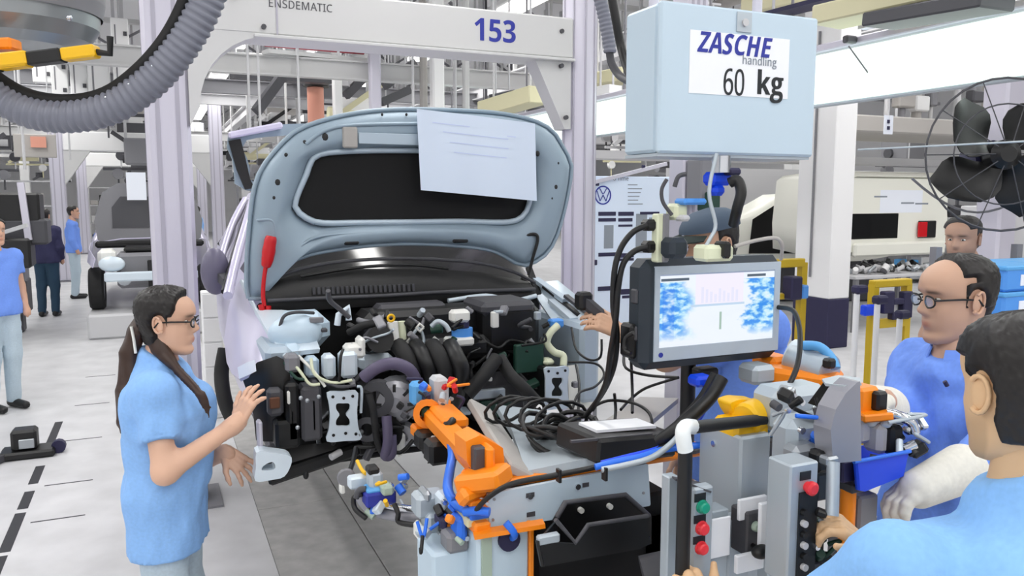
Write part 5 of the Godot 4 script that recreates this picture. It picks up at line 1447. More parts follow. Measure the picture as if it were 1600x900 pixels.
	obj("stand_leg", B.new().bb(Vector3(bp.x - 0.026, 0, bp.z - 0.05), Vector3(bp.x + 0.026, bp.y + 0.01, bp.z), 0.004), M("black"), o)
	var hp := onZ(794, 842, pz)
	obj("cable_port", B.new().cyl(hp, hp + Vector3(0, 0, 0.012), 0.03, 20), M("navy"), o)
	obj("port_hose", B.new().tube(curve([hp + Vector3(0.01, 0, 0.0), hp + Vector3(0.0, 0.03, 0.04), hp + Vector3(-0.02, 0.06, 0.03)], 5), 0.01, 8), M("blue_hose"), o)
	# black parts bin hung on the beam
	var b := thing("parts_tray", "black open tray with a V notch hung on the grey face plate", "tray")
	var tz := -1.7
	obj("front_panel", B.new().prism(T(Vector3(0, 0, tz)), flat([838, 846, 898, 850, 918, 821, 1010, 808, 1016, 850, 1000, 858, 846, 886], tz), 0.008), M("black"), b)
	obj("back_panel", B.new().prism(T(Vector3(0, 0, z + 0.02)), flat([866, 815, 884, 784, 978, 772, 1018, 806, 1018, 850, 870, 862], z + 0.02), 0.012), M("black"), b)
	obj("floor_panel", B.new().skin([zs([846, 884, 1012, 852], tz), zs([868, 866, 1016, 842], z + 0.02)], false, 0.008), M("black"), b)
	obj("rim", B.new().tube(zs([870, 808, 884, 785, 977, 773, 1014, 806], tz - 0.06), 0.007, 8), M("grey_dark"), b)
	obj("rim", B.new().tube([onZ(868, 812, tz), onZ(899, 848, tz), onZ(919, 820, tz), onZ(1012, 806, tz)], 0.006, 8), M("grey_dark"), b)
	dots("screw", [906, 796, 951, 790], z + 0.02, 0.008, 0.012, "plastic_white", b)
	bw("bright_lip", 842, 840, 876, 848, 1.9, 0.02, "galv", 0.004, b)
	obj("side_panel", B.new().skin([[onZ(838, 846, tz), onZ(846, 886, tz)], [onZ(868, 812, z + 0.02), onZ(870, 862, z + 0.02)]], false, 0.006), M("black"), b)
	var vd := thing("drive_cabinet", "black drive cabinet standing below the tray and the orange beam", "cabinet")
	var v0 := onZ(838, 800, -1.9)
	var v1 := onZ(1046, 800, -1.9)
	obj("body", B.new().bb(Vector3(v0.x, 0.02, -2.35), Vector3(v1.x, onZ(1000, 775, -1.9).y, -1.9), 0.01), M("black_matte"), vd)
	obj("panel", B.new().bb(onZ(1010, 808, -1.88), onZ(1046, 862, -1.88), 0.004), M("grey_dark"), vd)
	obj("motor", B.new().cyl(W(1005, 900, 1.9), W(1050, 890, 1.9), 0.05, 14), M("grey_dark"), vd)
	# things resting on the carrier: coil, power box
	var pb := thing("power_box", "long black power box with a white top plate on the carrier deck", "box")
	obj("body", B.new().bar(W(900, 692, 2.15), W(1022, 682, 2.3), 0.2, 0.068, Vector3.UP, 0.008), M("black"), pb)
	obj("top_plate", B.new().bar(W(918, 668, 2.18), W(1010, 661, 2.28), 0.09, 0.008, Vector3.UP), M("placard"), pb)
	obj("ridge", B.new().bar(W(892, 690, 2.04), W(1018, 678, 2.18), 0.01, 0.006), M("grey_dark"), pb)
	var cl := thing("cable_coil", "loose coil of black cable lying on the grey carrier deck", "cable")
	var rng := RandomNumberGenerator.new()
	rng.seed = 21
	for k in 7:
		var pts := []
		var c := W(868 + rng.randf_range(-14, 14), 672 + rng.randf_range(-8, 8), 2.35)
		var rx := rng.randf_range(0.06, 0.13)
		for j in 19:
			var an := TAU * j / 18.0
			pts.append(c + Vector3(cos(an) * rx, 0.02 * sin(an * 2.0 + k) + 0.01 * (k - 3), sin(an) * rx * 0.8))
		obj("loop", B.new().tube(pts, 0.008, 6, false), M("black"), cl)
	for k in 5:
		var pts := []
		var c := W(790 + k * 22, 640 + 4 * k, 2.5 - 0.03 * k)
		for j in 13:
			var an := TAU * j / 12.0
			pts.append(c + Vector3(cos(an) * (0.07 + 0.008 * k), 0.05 * sin(an), 0.03 * sin(an + k)))
		obj("loop", B.new().tube(pts, 0.006, 6, false), M("black"), cl)
	# bundle of leads along the beam
	var ld := thing("lead_bundle", "bundle of black, blue and white leads tied along the orange beam", "cable")
	pipe("black_lead", [742, 800, 1.98, 762, 778, 1.95, 800, 756, 1.93, 870, 742, 1.94, 930, 730, 1.97, 1000, 712, 2.0, 1050, 690, 2.0, 1085, 650, 2.02], 0.007, "black", ld)
	pipe("blue_lead", [930, 730, 1.95, 960, 722, 1.96, 1000, 714, 1.97, 1040, 702, 1.98, 1110, 694, 2.0], 0.009, "blue_hose", ld)
	pipe("blue_lead", [940, 724, 1.97, 980, 714, 1.99, 1020, 704, 2.0, 1060, 690, 2.02], 0.008, "blue", ld)
	pipe("white_lead", [940, 734, 1.94, 980, 726, 1.95, 1020, 714, 1.96, 1052, 690, 1.97, 1066, 672, 1.96], 0.008, "galv", ld)
	for q in [[876, 745], [948, 742]]: bw("cable_tie", q[0] - 2, q[1] - 10, q[0] + 2, q[1] + 10, 1.93, 0.02, "black", 0.001, ld)
	# heavy black leads from the console to the deck
	pipe("black_lead", [1128, 590, 2.05, 1110, 620, 2.03, 1080, 650, 2.0, 1050, 676, 2.0, 1030, 690, 2.02], 0.018, "black", ld)
	pipe("black_lead", [1118, 585, 2.08, 1098, 622, 2.06, 1066, 658, 2.04, 1040, 684, 2.04], 0.014, "rubber", ld)
	pipe("blue_lead", [1104, 600, 2.1, 1104, 626, 2.08, 1090, 655, 2.04, 1076, 668, 2.0], 0.01, "blue", ld)
	bw("lead_clamp", 1090, 590, 1116, 604, 2.1, 0.05, "blue", 0.008, ld)
	# thin loose wires hanging between the monitor and the car
	var tw := thing("loose_wire", "thin black wires looping between the car's front and the carrier", "cable")
	for q in [[[893, 512, 3.3, 900, 545, 3.2, 920, 562, 3.1, 938, 558, 3.0, 940, 530, 3.0]], [[888, 566, 3.2, 930, 568, 3.1, 944, 585, 3.0, 930, 604, 2.9, 905, 614, 2.8, 894, 640, 2.7]], [[975, 552, 2.6, 978, 575, 2.5, 1010, 586, 2.5, 1060, 590, 2.4]], [[1060, 590, 2.5, 1010, 606, 2.6, 985, 624, 2.6, 970, 640, 2.5]], [[920, 640, 2.5, 950, 626, 2.5, 990, 630, 2.5, 1014, 645, 2.4, 1020, 668, 2.35]], [[900, 570, 3.1, 905, 600, 2.9, 904, 640, 2.7, 908, 680, 2.4]], [[986, 560, 2.6, 988, 610, 2.6, 988, 645, 2.5]], [[960, 615, 2.5, 962, 640, 2.5, 960, 665, 2.4]]]:
		pipe("wire", q[0], 0.005, "black", tw, 6)

func clutter(o: Node3D, n: int, x0: float, x1: float, y0: float, y1: float, d0: float, d1: float, seed_: int, tones: Array) -> void:
	# small screws, plugs and tubes of the machine
	var rng := RandomNumberGenerator.new()
	rng.seed = seed_
	for k in n:
		var p := W(rng.randf_range(x0, x1), rng.randf_range(y0, y1), rng.randf_range(d0, d1))
		var m := M(tones[rng.randi() % tones.size()])
		match k % 4:
			0: obj("fitting", B.new().cyl(p, p + Vector3(rng.randf_range(-0.03, 0.03), rng.randf_range(-0.03, 0.03), 0.02), rng.randf_range(0.006, 0.013), 8), m, o)
			1: obj("plug", B.new().box(T(p, rng.randf() * 3.0, rng.randf(), rng.randf()), Vector3(rng.randf_range(0.015, 0.04), rng.randf_range(0.012, 0.03), 0.025), 0.004), m, o)
			2: obj("thin_tube", B.new().tube(curve([p, p + Vector3(rng.randf_range(-0.04, 0.04), rng.randf_range(-0.05, 0.02), 0.02), p + Vector3(rng.randf_range(-0.07, 0.07), rng.randf_range(-0.08, 0.03), 0.0)], 4), 0.005, 6), m, o)
			3: obj("screw_head", B.new().cyl(p, p + Vector3(0, 0, 0.012), 0.007, 8), M("chrome"), o)

# ---------------------------------------------------------------- monitor and operator console
func screen_image() -> ImageTexture:
	var w := 320
	var h := 200
	var im := Image.create(w, h, false, Image.FORMAT_RGB8)
	im.fill(Color(0.93, 0.96, 1.0))
	var f := FastNoiseLite.new()
	f.seed = 4
	f.frequency = 0.03
	for y in h:
		for x in w:
			var n := f.get_noise_2d(x, y * 1.6)
			var c := Color(0.93, 0.96, 1.0)
			var left: float = 1.0 - smoothstep(60, 96, x + 14.0 * sin(y * 0.06) + 20.0 * n)
			var right: float = smoothstep(232, 262, x + 14.0 * sin(y * 0.05 + 1.0) + 24.0 * n)
			var k := maxf(left, right)
			if y < 22 or y > 186: k = 0.0
			if y > 150: k *= clampf((186.0 - y) / 36.0, 0.0, 1.0)
			var blue := Color(0.62, 0.9, 0.98).lerp(Color(0.25, 0.58, 0.93), clampf(0.5 + n * 1.6, 0.0, 1.0))
			if x < 40 and x > 8 and y > 40: blue = blue.lerp(Color(0.2, 0.5, 0.92), 0.6)
			c = c.lerp(blue, k * clampf(0.75 + n, 0.0, 1.0))
			im.set_pixel(x, y, c)
	im.fill_rect(Rect2i(96, 4, 134, 84), Color(0.95, 0.93, 0.99))
	for k in 9: im.fill_rect(Rect2i(112 + k * 12, 40 + (k * 7) % 22, 7, 44 - (k * 7) % 22), Color(0.9, 0.9, 0.98))
	im.fill_rect(Rect2i(84, 88, 150, 6), Color(0.75, 0.84, 0.93))
	im.fill_rect(Rect2i(4, 12, 74, 7), Color(0.3, 0.36, 0.42))
	im.fill_rect(Rect2i(240, 10, 54, 7), Color(0.3, 0.36, 0.42))
	im.fill_rect(Rect2i(164, 112, 6, 50), Color(0.65, 0.75, 0.7))
	im.fill_rect(Rect2i(0, 0, 320, 4), Color(0.55, 0.6, 0.7))
	return ImageTexture.create_from_image(im)

func console() -> void:
	var z := -1.775
	var mo := thing("monitor", "flat touch monitor in a dark case showing a blue and white work plan", "monitor")
	var x0 := 1.17
	var x1 := 1.645
	var y0 := 1.465
	var y1 := 1.765
	obj("case", B.new().bb(Vector3(x0, y0, z - 0.09), Vector3(x1, y1, z), 0.022), M("monitor_case"), mo)
	obj("bezel", B.new().ring([Vector3(x0 + 0.034, y0 + 0.026, z + 0.004), Vector3(x1 - 0.014, y0 + 0.026, z + 0.004), Vector3(x1 - 0.014, y1 - 0.018, z + 0.004), Vector3(x0 + 0.034, y1 - 0.018, z + 0.004)], [Vector3(x0 + 0.05, y0 + 0.062, z + 0.004), Vector3(x1 - 0.034, y0 + 0.062, z + 0.004), Vector3(x1 - 0.034, y1 - 0.04, z + 0.004), Vector3(x0 + 0.05, y1 - 0.04, z + 0.004)], Vector3(0, 0, -0.006)), M("bezel"), mo)
	var sm := mat("screen", Color(0.1, 0.1, 0.1), 0.2)
	sm.emission_enabled = true
	sm.emission_operator = BaseMaterial3D.EMISSION_OP_MULTIPLY
	sm.emission = Color(1, 1, 1)
	sm.emission_texture = screen_image()
	sm.emission_energy_multiplier = 0.85
	var sb := B.new()
	sb.quad(Vector3(x0 + 0.05, y0 + 0.062, z + 0.001), Vector3(x1 - 0.034, y0 + 0.062, z + 0.001), Vector3(x1 - 0.034, y1 - 0.04, z + 0.001), Vector3(x0 + 0.05, y1 - 0.04, z + 0.001))
	obj("screen", sb, sm, mo)
	area_light(mo, Vector3((x0 + x1) / 2, (y0 + y1) / 2, z + 0.008), Vector2(0.38, 0.19), Vector3(0, PI, 0), 0.08, Color(0.85, 0.93, 1.0))
	obj("badge", B.new().cyl(Vector3(x0 + 0.056, y0 + 0.043, z + 0.004), Vector3(x0 + 0.056, y0 + 0.043, z + 0.0055), 0.007, 14), M("blue_ink"), mo)
	for q in [[0.02, 0.1], [0.02, 0.2], [0.465, 0.15]]: obj("latch", B.new().bx(Vector3(x0 + q[0] - 0.02, y0 + q[1], z - 0.04), Vector3(0.012, 0.04, 0.03), 0.004), M("grey_dark"), mo)
	obj("side_plug", B.new().bb(onZ(986, 508, z - 0.03), onZ(1008, 560, z - 0.03) + Vector3(0, 0, -0.06), 0.008), M("black"), mo)
	obj("bracket", B.new().bb(onZ(1096, 578, z - 0.03), onZ(1124, 600, z - 0.03) + Vector3(0, 0, -0.05), 0.006), M("black"), mo)
	obj("stand_tube", B.new().cyl(Vector3(1.41, onZ(1108, 704, -1.86).y, z - 0.12), Vector3(1.41, y0 + 0.03, z - 0.12), 0.022, 12), M("black"), mo)
	obj("stand_foot", B.new().cyl(Vector3(1.41, onZ(1108, 704, -1.86).y, z - 0.12), Vector3(1.41, onZ(1108, 704, -1.86).y + 0.01, z - 0.12), 0.045, 18), M("grey_dark"), mo)
	# mast behind it
	var ms := thing("console_mast", "grey aluminium mast standing behind the capped worker, right of the car", "mast")
	var mp := W(1072, 300, 3.45)
	obj("profile", B.new().bb(Vector3(mp.x - 0.055, 0.0, mp.z - 0.055), Vector3(mp.x + 0.055, 6.985, mp.z + 0.055), 0.008), M("alu"), ms)
	for t in [-0.028, 0.0, 0.028]: obj("groove_strip", B.new().bb(Vector3(mp.x + t - 0.006, 0.02, mp.z + 0.055), Vector3(mp.x + t + 0.006, 4.0, mp.z + 0.057)), M("groove"), ms)
	obj("foot_plate", B.new().bb(Vector3(mp.x - 0.14, 0, mp.z - 0.14), Vector3(mp.x + 0.14, 0.015, mp.z + 0.14)), M("grey_dark"), ms)
	bw("junction_panel", 1096, 248, 1118, 316, 3.3, 0.1, "grey_mid", 0.006, ms)
	bw("junction_panel", 1108, 300, 1126, 330, 3.28, 0.08, "green_dark", 0.006, ms)
	# air regulator and plugs above the monitor
	var ar := thing("air_regulator", "blue air regulator with chrome cup and a black hose above the monitor", "regulator")
	obj("chrome_cup", B.new().cyl(W(1127, 270, 2.1), W(1127, 244, 2.1), 0.024, 16), M("chrome"), ar)
	bw("blue_body", 1114, 268, 1146, 290, 2.1, 0.05, "blue", 0.01, ar)
	bw("blue_body", 1118, 288, 1136, 306, 2.1, 0.04, "blue", 0.01, ar)
	bw("blue_lever", 1140, 262, 1160, 274, 2.09, 0.03, "navy", 0.006, ar)
	pipe("black_hose", [1140, 286, 2.08, 1152, 282, 2.07, 1158, 300, 2.06, 1152, 325, 2.06, 1146, 350, 2.1], 0.014, "black", ar, 10)
	bw("valve", 1056, 318, 1076, 344, 2.1, 0.05, "ivory", 0.008, ar)
	bw("blue_fitting", 1070, 310, 1106, 320, 2.09, 0.05, "blue_crate", 0.006, ar)
	bw("grey_fitting", 1066, 336, 1080, 346, 2.08, 0.04, "grey_light", 0.006, ar)
	bw("plug_strip", 1028, 334, 1038, 410, 2.1, 0.03, "ivory", 0.004, ar)
	bw("plug_strip_end", 1038, 334, 1046, 410, 2.1, 0.03, "grey_mid", 0.004, ar)
	for y in [352, 386]: bw("black_plug", 1012, y - 9, 1030, y + 9, 2.1, 0.04, "black", 0.008, ar)
	bw("junction_box", 1104, 384, 1148, 408, 2.0, 0.06, "ivory", 0.008, ar)
	bw("junction_box", 1134, 378, 1144, 404, 1.99, 0.05, "black", 0.006, ar)
	bw("camera_box", 1050, 372, 1078, 404, 2.04, 0.06, "monitor_case", 0.012, ar)
	var cb := thing("signal_cable", "two black signal cables arching from the plugs down beside the monitor", "cable")
	pipe("cable", [1012, 352, 2.1, 990, 362, 2.1, 970, 388, 2.1, 960, 425, 2.1, 958, 480, 2.12, 964, 520, 2.15, 960, 570, 2.2, 944, 610, 2.25, 915, 650, 2.3], 0.008, "black", cb)
	pipe("cable", [1012, 386, 2.1, 992, 392, 2.1, 974, 412, 2.1, 966, 450, 2.1, 962, 500, 2.12, 954, 550, 2.16, 946, 600, 2.22, 925, 640, 2.28], 0.008, "black", cb)
	pipe("cable", [990, 520, 2.08, 978, 528, 2.1, 976, 545, 2.1, 986, 552, 2.08], 0.006, "black", cb)
	pipe("cable", [1216, 480, 2.28, 1240, 486, 2.2, 1250, 520, 2.1, 1246, 570, 2.0, 1226, 612, 1.95, 1200, 634, 1.95], 0.007, "black", cb)
	pipe("cable", [1120, 240, 2.05, 1108, 300, 2.04, 1118, 350, 2.04, 1110, 372, 2.03, 1096, 396, 2.02], 0.005, "galv", cb)
	pipe("cable", [1072, 272, 2.08, 1060, 276, 2.08, 1054, 292, 2.08], 0.006, "grey_dark", cb)
	pipe("cable", [1042, 280, 2.08, 1034, 296, 2.08, 1036, 316, 2.08, 1050, 336, 2.08], 0.005, "grey_dark", cb)
	pipe("cable", [1148, 385, 2.0, 1180, 376, 2.02, 1212, 372, 2.04, 1222, 384, 2.06, 1220, 405, 2.1], 0.005, "grey_warm", cb)
	# console frame: pole with white elbow, yellow joint and black bar
	var co := thing("operator_console", "grey operator console with a yellow pivot, black bar and push button boxes", "console")
	var tp := W(1071, 700, 1.66)
	obj("black_pole", B.new().cyl(Vector3(tp.x, 0.05, tp.z), tp, 0.0155, 14), M("black"), co)
	obj("white_elbow", B.new().tube(curve(ws([1084, 667, 1.74, 1072, 667, 1.68, 1067, 678, 1.66, 1071, 704, 1.66]), 5), 0.017, 14), M("pvc_white"), co)
	obj("black_bar", B.new().cyl(W(1080, 668, 1.72), W(1226, 652, 1.96), 0.0145, 14), M("black"), co)
	var yc := W(1174, 652, 1.92)
	obj("yellow_pivot", B.new().lathe(axis(yc, Vector3(1, 0.1, -0.25)), [Vector2(0, -0.03), Vector2(0.036, -0.03), Vector2(0.042, -0.022), Vector2(0.042, 0.03), Vector2(0.034, 0.04), Vector2(0, 0.04)], 20), M("yellow"), co)
	bw("yellow_saddle", 1150, 662, 1204, 684, 1.88, 0.09, "yellow", 0.01, co)
	obj("yellow_ear", B.new().prism(T(Vector3(0, 0, W(1155, 640, 1.93).z)), rounded(flat([1140, 630, 1156, 624, 1186, 626, 1204, 640, 1200, 664, 1158, 662, 1146, 645], W(1155, 640, 1.93).z), 0.01), 0.05), M("yellow"), co)
	obj("pivot_end", B.new().cyl(W(1204, 655, 1.95), W(1226, 652, 1.97), 0.02, 12), M("black"), co)
	# main post with a grey left face and sage front
	var pz := W(1182, 720, 1.86).z
	var q0 := onZ(1158, 684, pz)
	var q1 := onZ(1206, 684, pz)
	obj("main_post", B.new().bb(Vector3(q0.x, 0.0, pz - 0.16), Vector3(q1.x, q0.y, pz), 0.006), M("galv"), co)
	obj("bolt", B.new().cyl(Vector3(q0.x - 0.003, onZ(1130, 716, pz).y, pz - 0.1), Vector3(q0.x, onZ(1130, 716, pz).y, pz - 0.1), 0.008, 8), M("chrome"), co)
	var lz := W(1052, 820, 1.8).z
	obj("side_rail", B.new().bb(onZ(1045, 746, lz), onZ(1061, 746, lz) * Vector3(1, 0, 1) + Vector3(0, 0.0, -0.03), 0.003), M("galv"), co)
	obj("top_cover", B.new().skin([ws([1048, 742, 1.85, 1106, 756, 1.85]), ws([1056, 748, 1.7, 1112, 768, 1.7])], false, 0.004), M("grey_dark"), co)
	# left push button box
	var bx := bw("button_box", 1084, 764, 1112, 902, 1.7, 0.03, "galv", 0.005, co)
	var bz := W(1096, 833, 1.7).z
	for q in [[1096, 791, "green_button", 0.013], [1095, 824, "red_button", 0.0135], [1094, 855, "red_button", 0.013]]:
		var p := onZ(q[0], q[1], bz)
		obj("push_button", B.new().lathe(axis(p, Vector3(0, 0, 1)), [Vector2(q[3] * 1.2, 0), Vector2(q[3] * 1.2, 0.004), Vector2(q[3], 0.005), Vector2(q[3], 0.014), Vector2(q[3] * 0.8, 0.017), Vector2(0, 0.018)], 16), M(q[2]), bx)
	for q in [[1085, 772, 1102, 782], [1084, 806, 1102, 815], [1083, 839, 1101, 847]]: obj("button_label", B.new().bb(onZ(q[0], q[1], bz), onZ(q[2], q[3], bz) + Vector3(0, 0, 0.002)), M("ink"), bx)
	obj("placard", B.new().bb(onZ(1104, 812, bz - 0.02), onZ(1138, 866, bz - 0.02) + Vector3(0, 0, 0.006), 0.002), M("placard"), co)
	obj("placard_back", B.new().bb(onZ(1112, 800, bz - 0.03), onZ(1136, 902, bz - 0.03) + Vector3(0, 0, -0.05), 0.003), M("galv"), co)
	# middle boxes
	bw("placard", 1156, 782, 1198, 806, 1.78, 0.01, "placard", 0.002, co)
	bw("placard", 1190, 788, 1240, 846, 1.76, 0.012, "placard", 0.002, co)
	bw("placard", 1152, 870, 1194, 888, 1.74, 0.012, "placard", 0.002, co)
	var mb := bw("button_box", 1168, 802, 1188, 866, 1.77, 0.06, "grey_dark", 0.004, co)
	var mzb := W(1178, 834, 1.77).z
	var gp := onZ(1180, 822, mzb)
	obj("push_button", B.new().lathe(axis(gp, Vector3(0, 0, 1)), [Vector2(0.012, 0), Vector2(0.012, 0.006), Vector2(0.009, 0.012), Vector2(0, 0.013)], 14), M("sage"), mb)
	var kp := onZ(1176, 852, mzb)
	obj("lever_knob", B.new().ell(T(W(1190, 862, 1.72)), Vector3(0.026, 0.016, 0.018), 8, 12), M("black"), co)
	obj("lever", B.new().cyl(kp, W(1190, 862, 1.72), 0.006, 8), M("black"), co)
	for q in [[1204, 690, 1240, 780, 1.95, "grey_mid"], [1212, 740, 1234, 800, 1.9, "galv"], [1204, 790, 1250, 905, 1.8, "galv"], [1140, 812, 1170, 905, 1.82, "galv"]]: bw("frame_panel", q[0], q[1], q[2], q[3], q[4], 0.04, q[5], 0.004, co)
	for q in [[1206, 676, 1240, 690, "sky_blue"], [1206, 690, 1232, 704, "orange"], [1202, 706, 1212, 730, "blue"], [1212, 700, 1222, 712, "black"]]: bw("cable_block", q[0], q[1], q[2], q[3], 1.98, 0.05, q[4], 0.006, co)
	# right control column with key switches
	var rc := bw("control_column", 1236, 728, 1272, 905, 1.62, 0.07, "galv", 0.004, co)
	var rz := W(1254, 816, 1.62).z
	obj("black_strip", B.new().bb(onZ(1248, 770, rz), onZ(1270, 905, rz) + Vector3(0, 0, 0.004)), M("ink"), rc)
	for k in 6: obj("key_switch", B.new().cyl(onZ(1254, 800 + k * 17, rz + 0.004), onZ(1254, 800 + k * 17, rz + 0.004) + Vector3(0, 0, 0.01), 0.0075, 10), M("grey_light" if k % 2 else "black"), rc)
	obj("label_print", B.new().bb(onZ(1250, 738, rz), onZ(1266, 748, rz) + Vector3(0, 0, 0.002)), M("ink"), rc)
	var rp := onZ(1261, 760, rz)
	obj("red_button", B.new().lathe(axis(rp, Vector3(0, 0, 1)), [Vector2(0.011, 0), Vector2(0.011, 0.008), Vector2(0.015, 0.01), Vector2(0.015, 0.018), Vector2(0.01, 0.022), Vector2(0, 0.022)], 16), M("red_button"), rc)
	for q in [[1268, 810, 1296, 850, "green_dark"], [1262, 846, 1290, 880, "black"], [1274, 838, 1286, 846, "sage"], [1260, 880, 1300, 905, "grey_dark"]]: bw("switch_block", q[0], q[1], q[2], q[3], 1.66, 0.05, q[4], 0.008, co)
	bw("blue_panel", 1278, 742, 1300, 780, 1.7, 0.03, "monitor_case", 0.004, co)
	clutter(co, 22, 1206, 1300, 610, 720, 1.7, 1.85, 6, ["galv", "black", "steel", "zinc", "grey_dark", "blue_hose"])
	clutter(co, 12, 1264, 1300, 800, 900, 1.6, 1.66, 7, ["black", "green_dark", "grey_dark", "sage", "galv"])
	# silver casting with bolts and the curved grey shield
	bw("casting", 1214, 612, 1296, 668, 1.9, 0.1, "galv", 0.02, co)
	bw("casting", 1238, 660, 1304, 742, 1.76, 0.08, "galv", 0.02, co)
	bw("casting", 1244, 700, 1282, 735, 1.7, 0.05, "steel", 0.012, co)
	var kz := W(1270, 690, 1.76).z
	dots("cap_screw", [1260, 690, 1278, 696, 1250, 672, 1290, 704, 1256, 720], kz, 0.008, 0.01, "chrome", co)
	dots("cap_screw", [1228, 640, 1250, 628, 1270, 640, 1284, 652], W(1255, 640, 1.9).z, 0.008, 0.01, "chrome", co)
	bw("dark_joint", 1280, 708, 1298, 738, 1.68, 0.04, "black", 0.008, co)
	var sz := W(1322, 660, 1.68).z
	obj("shield", B.new().prism(T(Vector3(0, 0, sz)), flat([1344, 596, 1346, 720, 1302, 724, 1298, 672, 1306, 640, 1322, 614, 1340, 597], sz), 0.05), M("alu_dark"), co)
	obj("shield_top", B.new().skin([ws([1284, 592, 1.85, 1310, 586, 1.86, 1344, 590, 1.85]), ws([1290, 599, 1.74, 1318, 602, 1.7, 1346, 598, 1.7])], false, 0.006), M("galv"), co)
	obj("shield_back", B.new().skin([ws([1286, 598, 1.8, 1306, 604, 1.78]), ws([1262, 630, 1.85, 1290, 640, 1.8])], false, 0.006), M("black"), co)
	obj("handle_tube", B.new().cyl(W(1302, 722, 1.66), W(1300, 806, 1.62), 0.0135, 14), M("galv"), co)
	bw("tube_socket", 1294, 716, 1312, 728, 1.66, 0.03, "steel", 0.005, co)
	# right gripper side: orange tool bodies, blue crate
	var gr := thing("gripper_unit", "orange gripper unit with silver motor behind the curved grey shield", "machine")
	obj("orange_body", B.new().bar(W(1198, 586, 2.3), W(1312, 604, 2.2), 0.14, 0.075, Vector3.UP, 0.012), M("orange"), gr)
	bw("orange_body", 1208, 560, 1240, 590, 2.3, 0.1, "orange", 0.012, gr)
	obj("black_edge", B.new().bar(W(1182, 596, 2.24), W(1280, 622, 2.16), 0.02, 0.014), M("black"), gr)
	obj("motor", B.new().cyl(W(1240, 562, 2.3), W(1296, 582, 2.2), 0.05, 16), M("galv"), gr)
	obj("motor_collar", B.new().cyl(W(1236, 558, 2.32), W(1250, 563, 2.3), 0.056, 16), M("zinc"), gr)
	obj("blue_band", B.new().tube(curve(ws([1256, 540, 2.25, 1280, 542, 2.22, 1298, 558, 2.2, 1306, 576, 2.18]), 5), 0.014, 8), M("sky_blue"), gr)
	bw("plug", 1296, 562, 1308, 576, 2.16, 0.03, "black", 0.006, gr)
	bw("silver_fin", 1180, 574, 1214, 600, 2.2, 0.08, "galv", 0.012, gr)
	var g2 := thing("hand_tool", "orange nutrunner tool with black end and silver gripper held by the man in glasses", "tool")
	bw("orange_body", 1346, 608, 1374, 650, 1.95, 0.07, "orange", 0.008, g2)
	bw("black_end", 1373, 614, 1388, 642, 1.94, 0.06, "black", 0.006, g2)
	obj("orange_arm", B.new().bar(W(1344, 652, 1.93), W(1392, 648, 1.93), 0.04, 0.02, Vector3.UP, 0.004), M("orange"), g2)
	obj("silver_gripper", B.new().tube(curve(ws([1386, 646, 1.93, 1404, 650, 1.92, 1424, 660, 1.92, 1430, 676, 1.92]), 5), 0.013, 10), M("chrome"), g2)
	clutter(g2, 14, 1380, 1440, 645, 715, 1.9, 1.95, 8, ["chrome", "black", "galv", "zinc", "sage"])
	bw("grey_body", 1346, 658, 1380, 690, 1.95, 0.06, "grey_light", 0.01, g2)
	bw("grey_body", 1376, 666, 1400, 708, 1.93, 0.06, "grey_light", 0.012, g2)
	bw("black_clamp", 1396, 668, 1412, 710, 1.92, 0.05, "black", 0.008, g2)
	obj("black_clamp", B.new().bar(W(1420, 708, 1.92), W(1444, 694, 1.92), 0.04, 0.03, Vector3.UP, 0.006), M("black"), g2)
	obj("bright_jaw", B.new().cyl(W(1412, 702, 1.9), W(1430, 694, 1.9), 0.012, 10), M("chrome"), g2)
	var bc := thing("blue_bin", "bright blue plastic parts bin behind the curved grey shield", "bin")
	var bnz := W(1375, 730, 1.85).z
	var a0 := onZ(1338, 715, bnz)
	var a1 := onZ(1420, 700, bnz)
	obj("front", B.new().prism(T(Vector3(0, 0, bnz)), flat([1336, 722, 1420, 706, 1412, 744, 1352, 768, 1340, 766], bnz), 0.006), M("blue"), bc)
	obj("side", B.new().skin([[onZ(1336, 722, bnz), onZ(1340, 766, bnz)], [onZ(1322, 722, bnz - 0.1), onZ(1330, 758, bnz - 0.1)]], false, 0.006), M("blue"), bc)
	obj("back", B.new().prism(T(Vector3(0, 0, bnz - 0.16)), flat([1342, 698, 1372, 692, 1418, 706, 1410, 740, 1345, 752], bnz - 0.16), 0.006), M("blue"), bc)
	obj("rim", B.new().tube([onZ(1334, 722, bnz + 0.003), onZ(1422, 705, bnz + 0.003)], 0.005, 8), M("blue_hose"), bc)
	obj("floor", B.new().skin([[onZ(1340, 764, bnz), onZ(1412, 744, bnz)], [onZ(1345, 748, bnz - 0.16), onZ(1410, 738, bnz - 0.16)]], false, 0.006), M("blue"), bc)
	obj("hook_block", B.new().bb(onZ(1318, 722, bnz - 0.02), onZ(1338, 752, bnz - 0.02) + Vector3(0, 0, -0.08), 0.004), M("navy"), bc)
	var op := thing("orange_post", "orange upright post below the blue bin", "post")
	var pp := W(1326, 758, 1.88)
	obj("shaft", B.new().cyl(Vector3(pp.x, 0.02, pp.z), pp, 0.019, 14), M("orange"), op)
	obj("foot", B.new().cyl(Vector3(pp.x, 0, pp.z), Vector3(pp.x, 0.02, pp.z), 0.07, 16), M("grey_dark"), op)
	obj("bracket", B.new().bb(Vector3(pp.x - 0.02, pp.y - 0.01, pp.z - 0.02), Vector3(pp.x + 0.03, pp.y + 0.012, pp.z + 0.03), 0.003), M("grey_dark"), op)
	var gb := W(1358, 775, 1.9)
	tag(obj("grey_pedestal", B.new().bb(Vector3(gb.x - 0.03, 0, gb.z - 0.1), Vector3(gb.x + 0.035, gb.y, gb.z), 0.006), M("grey_mid")), "grey square pedestal beside the orange post", "pedestal")

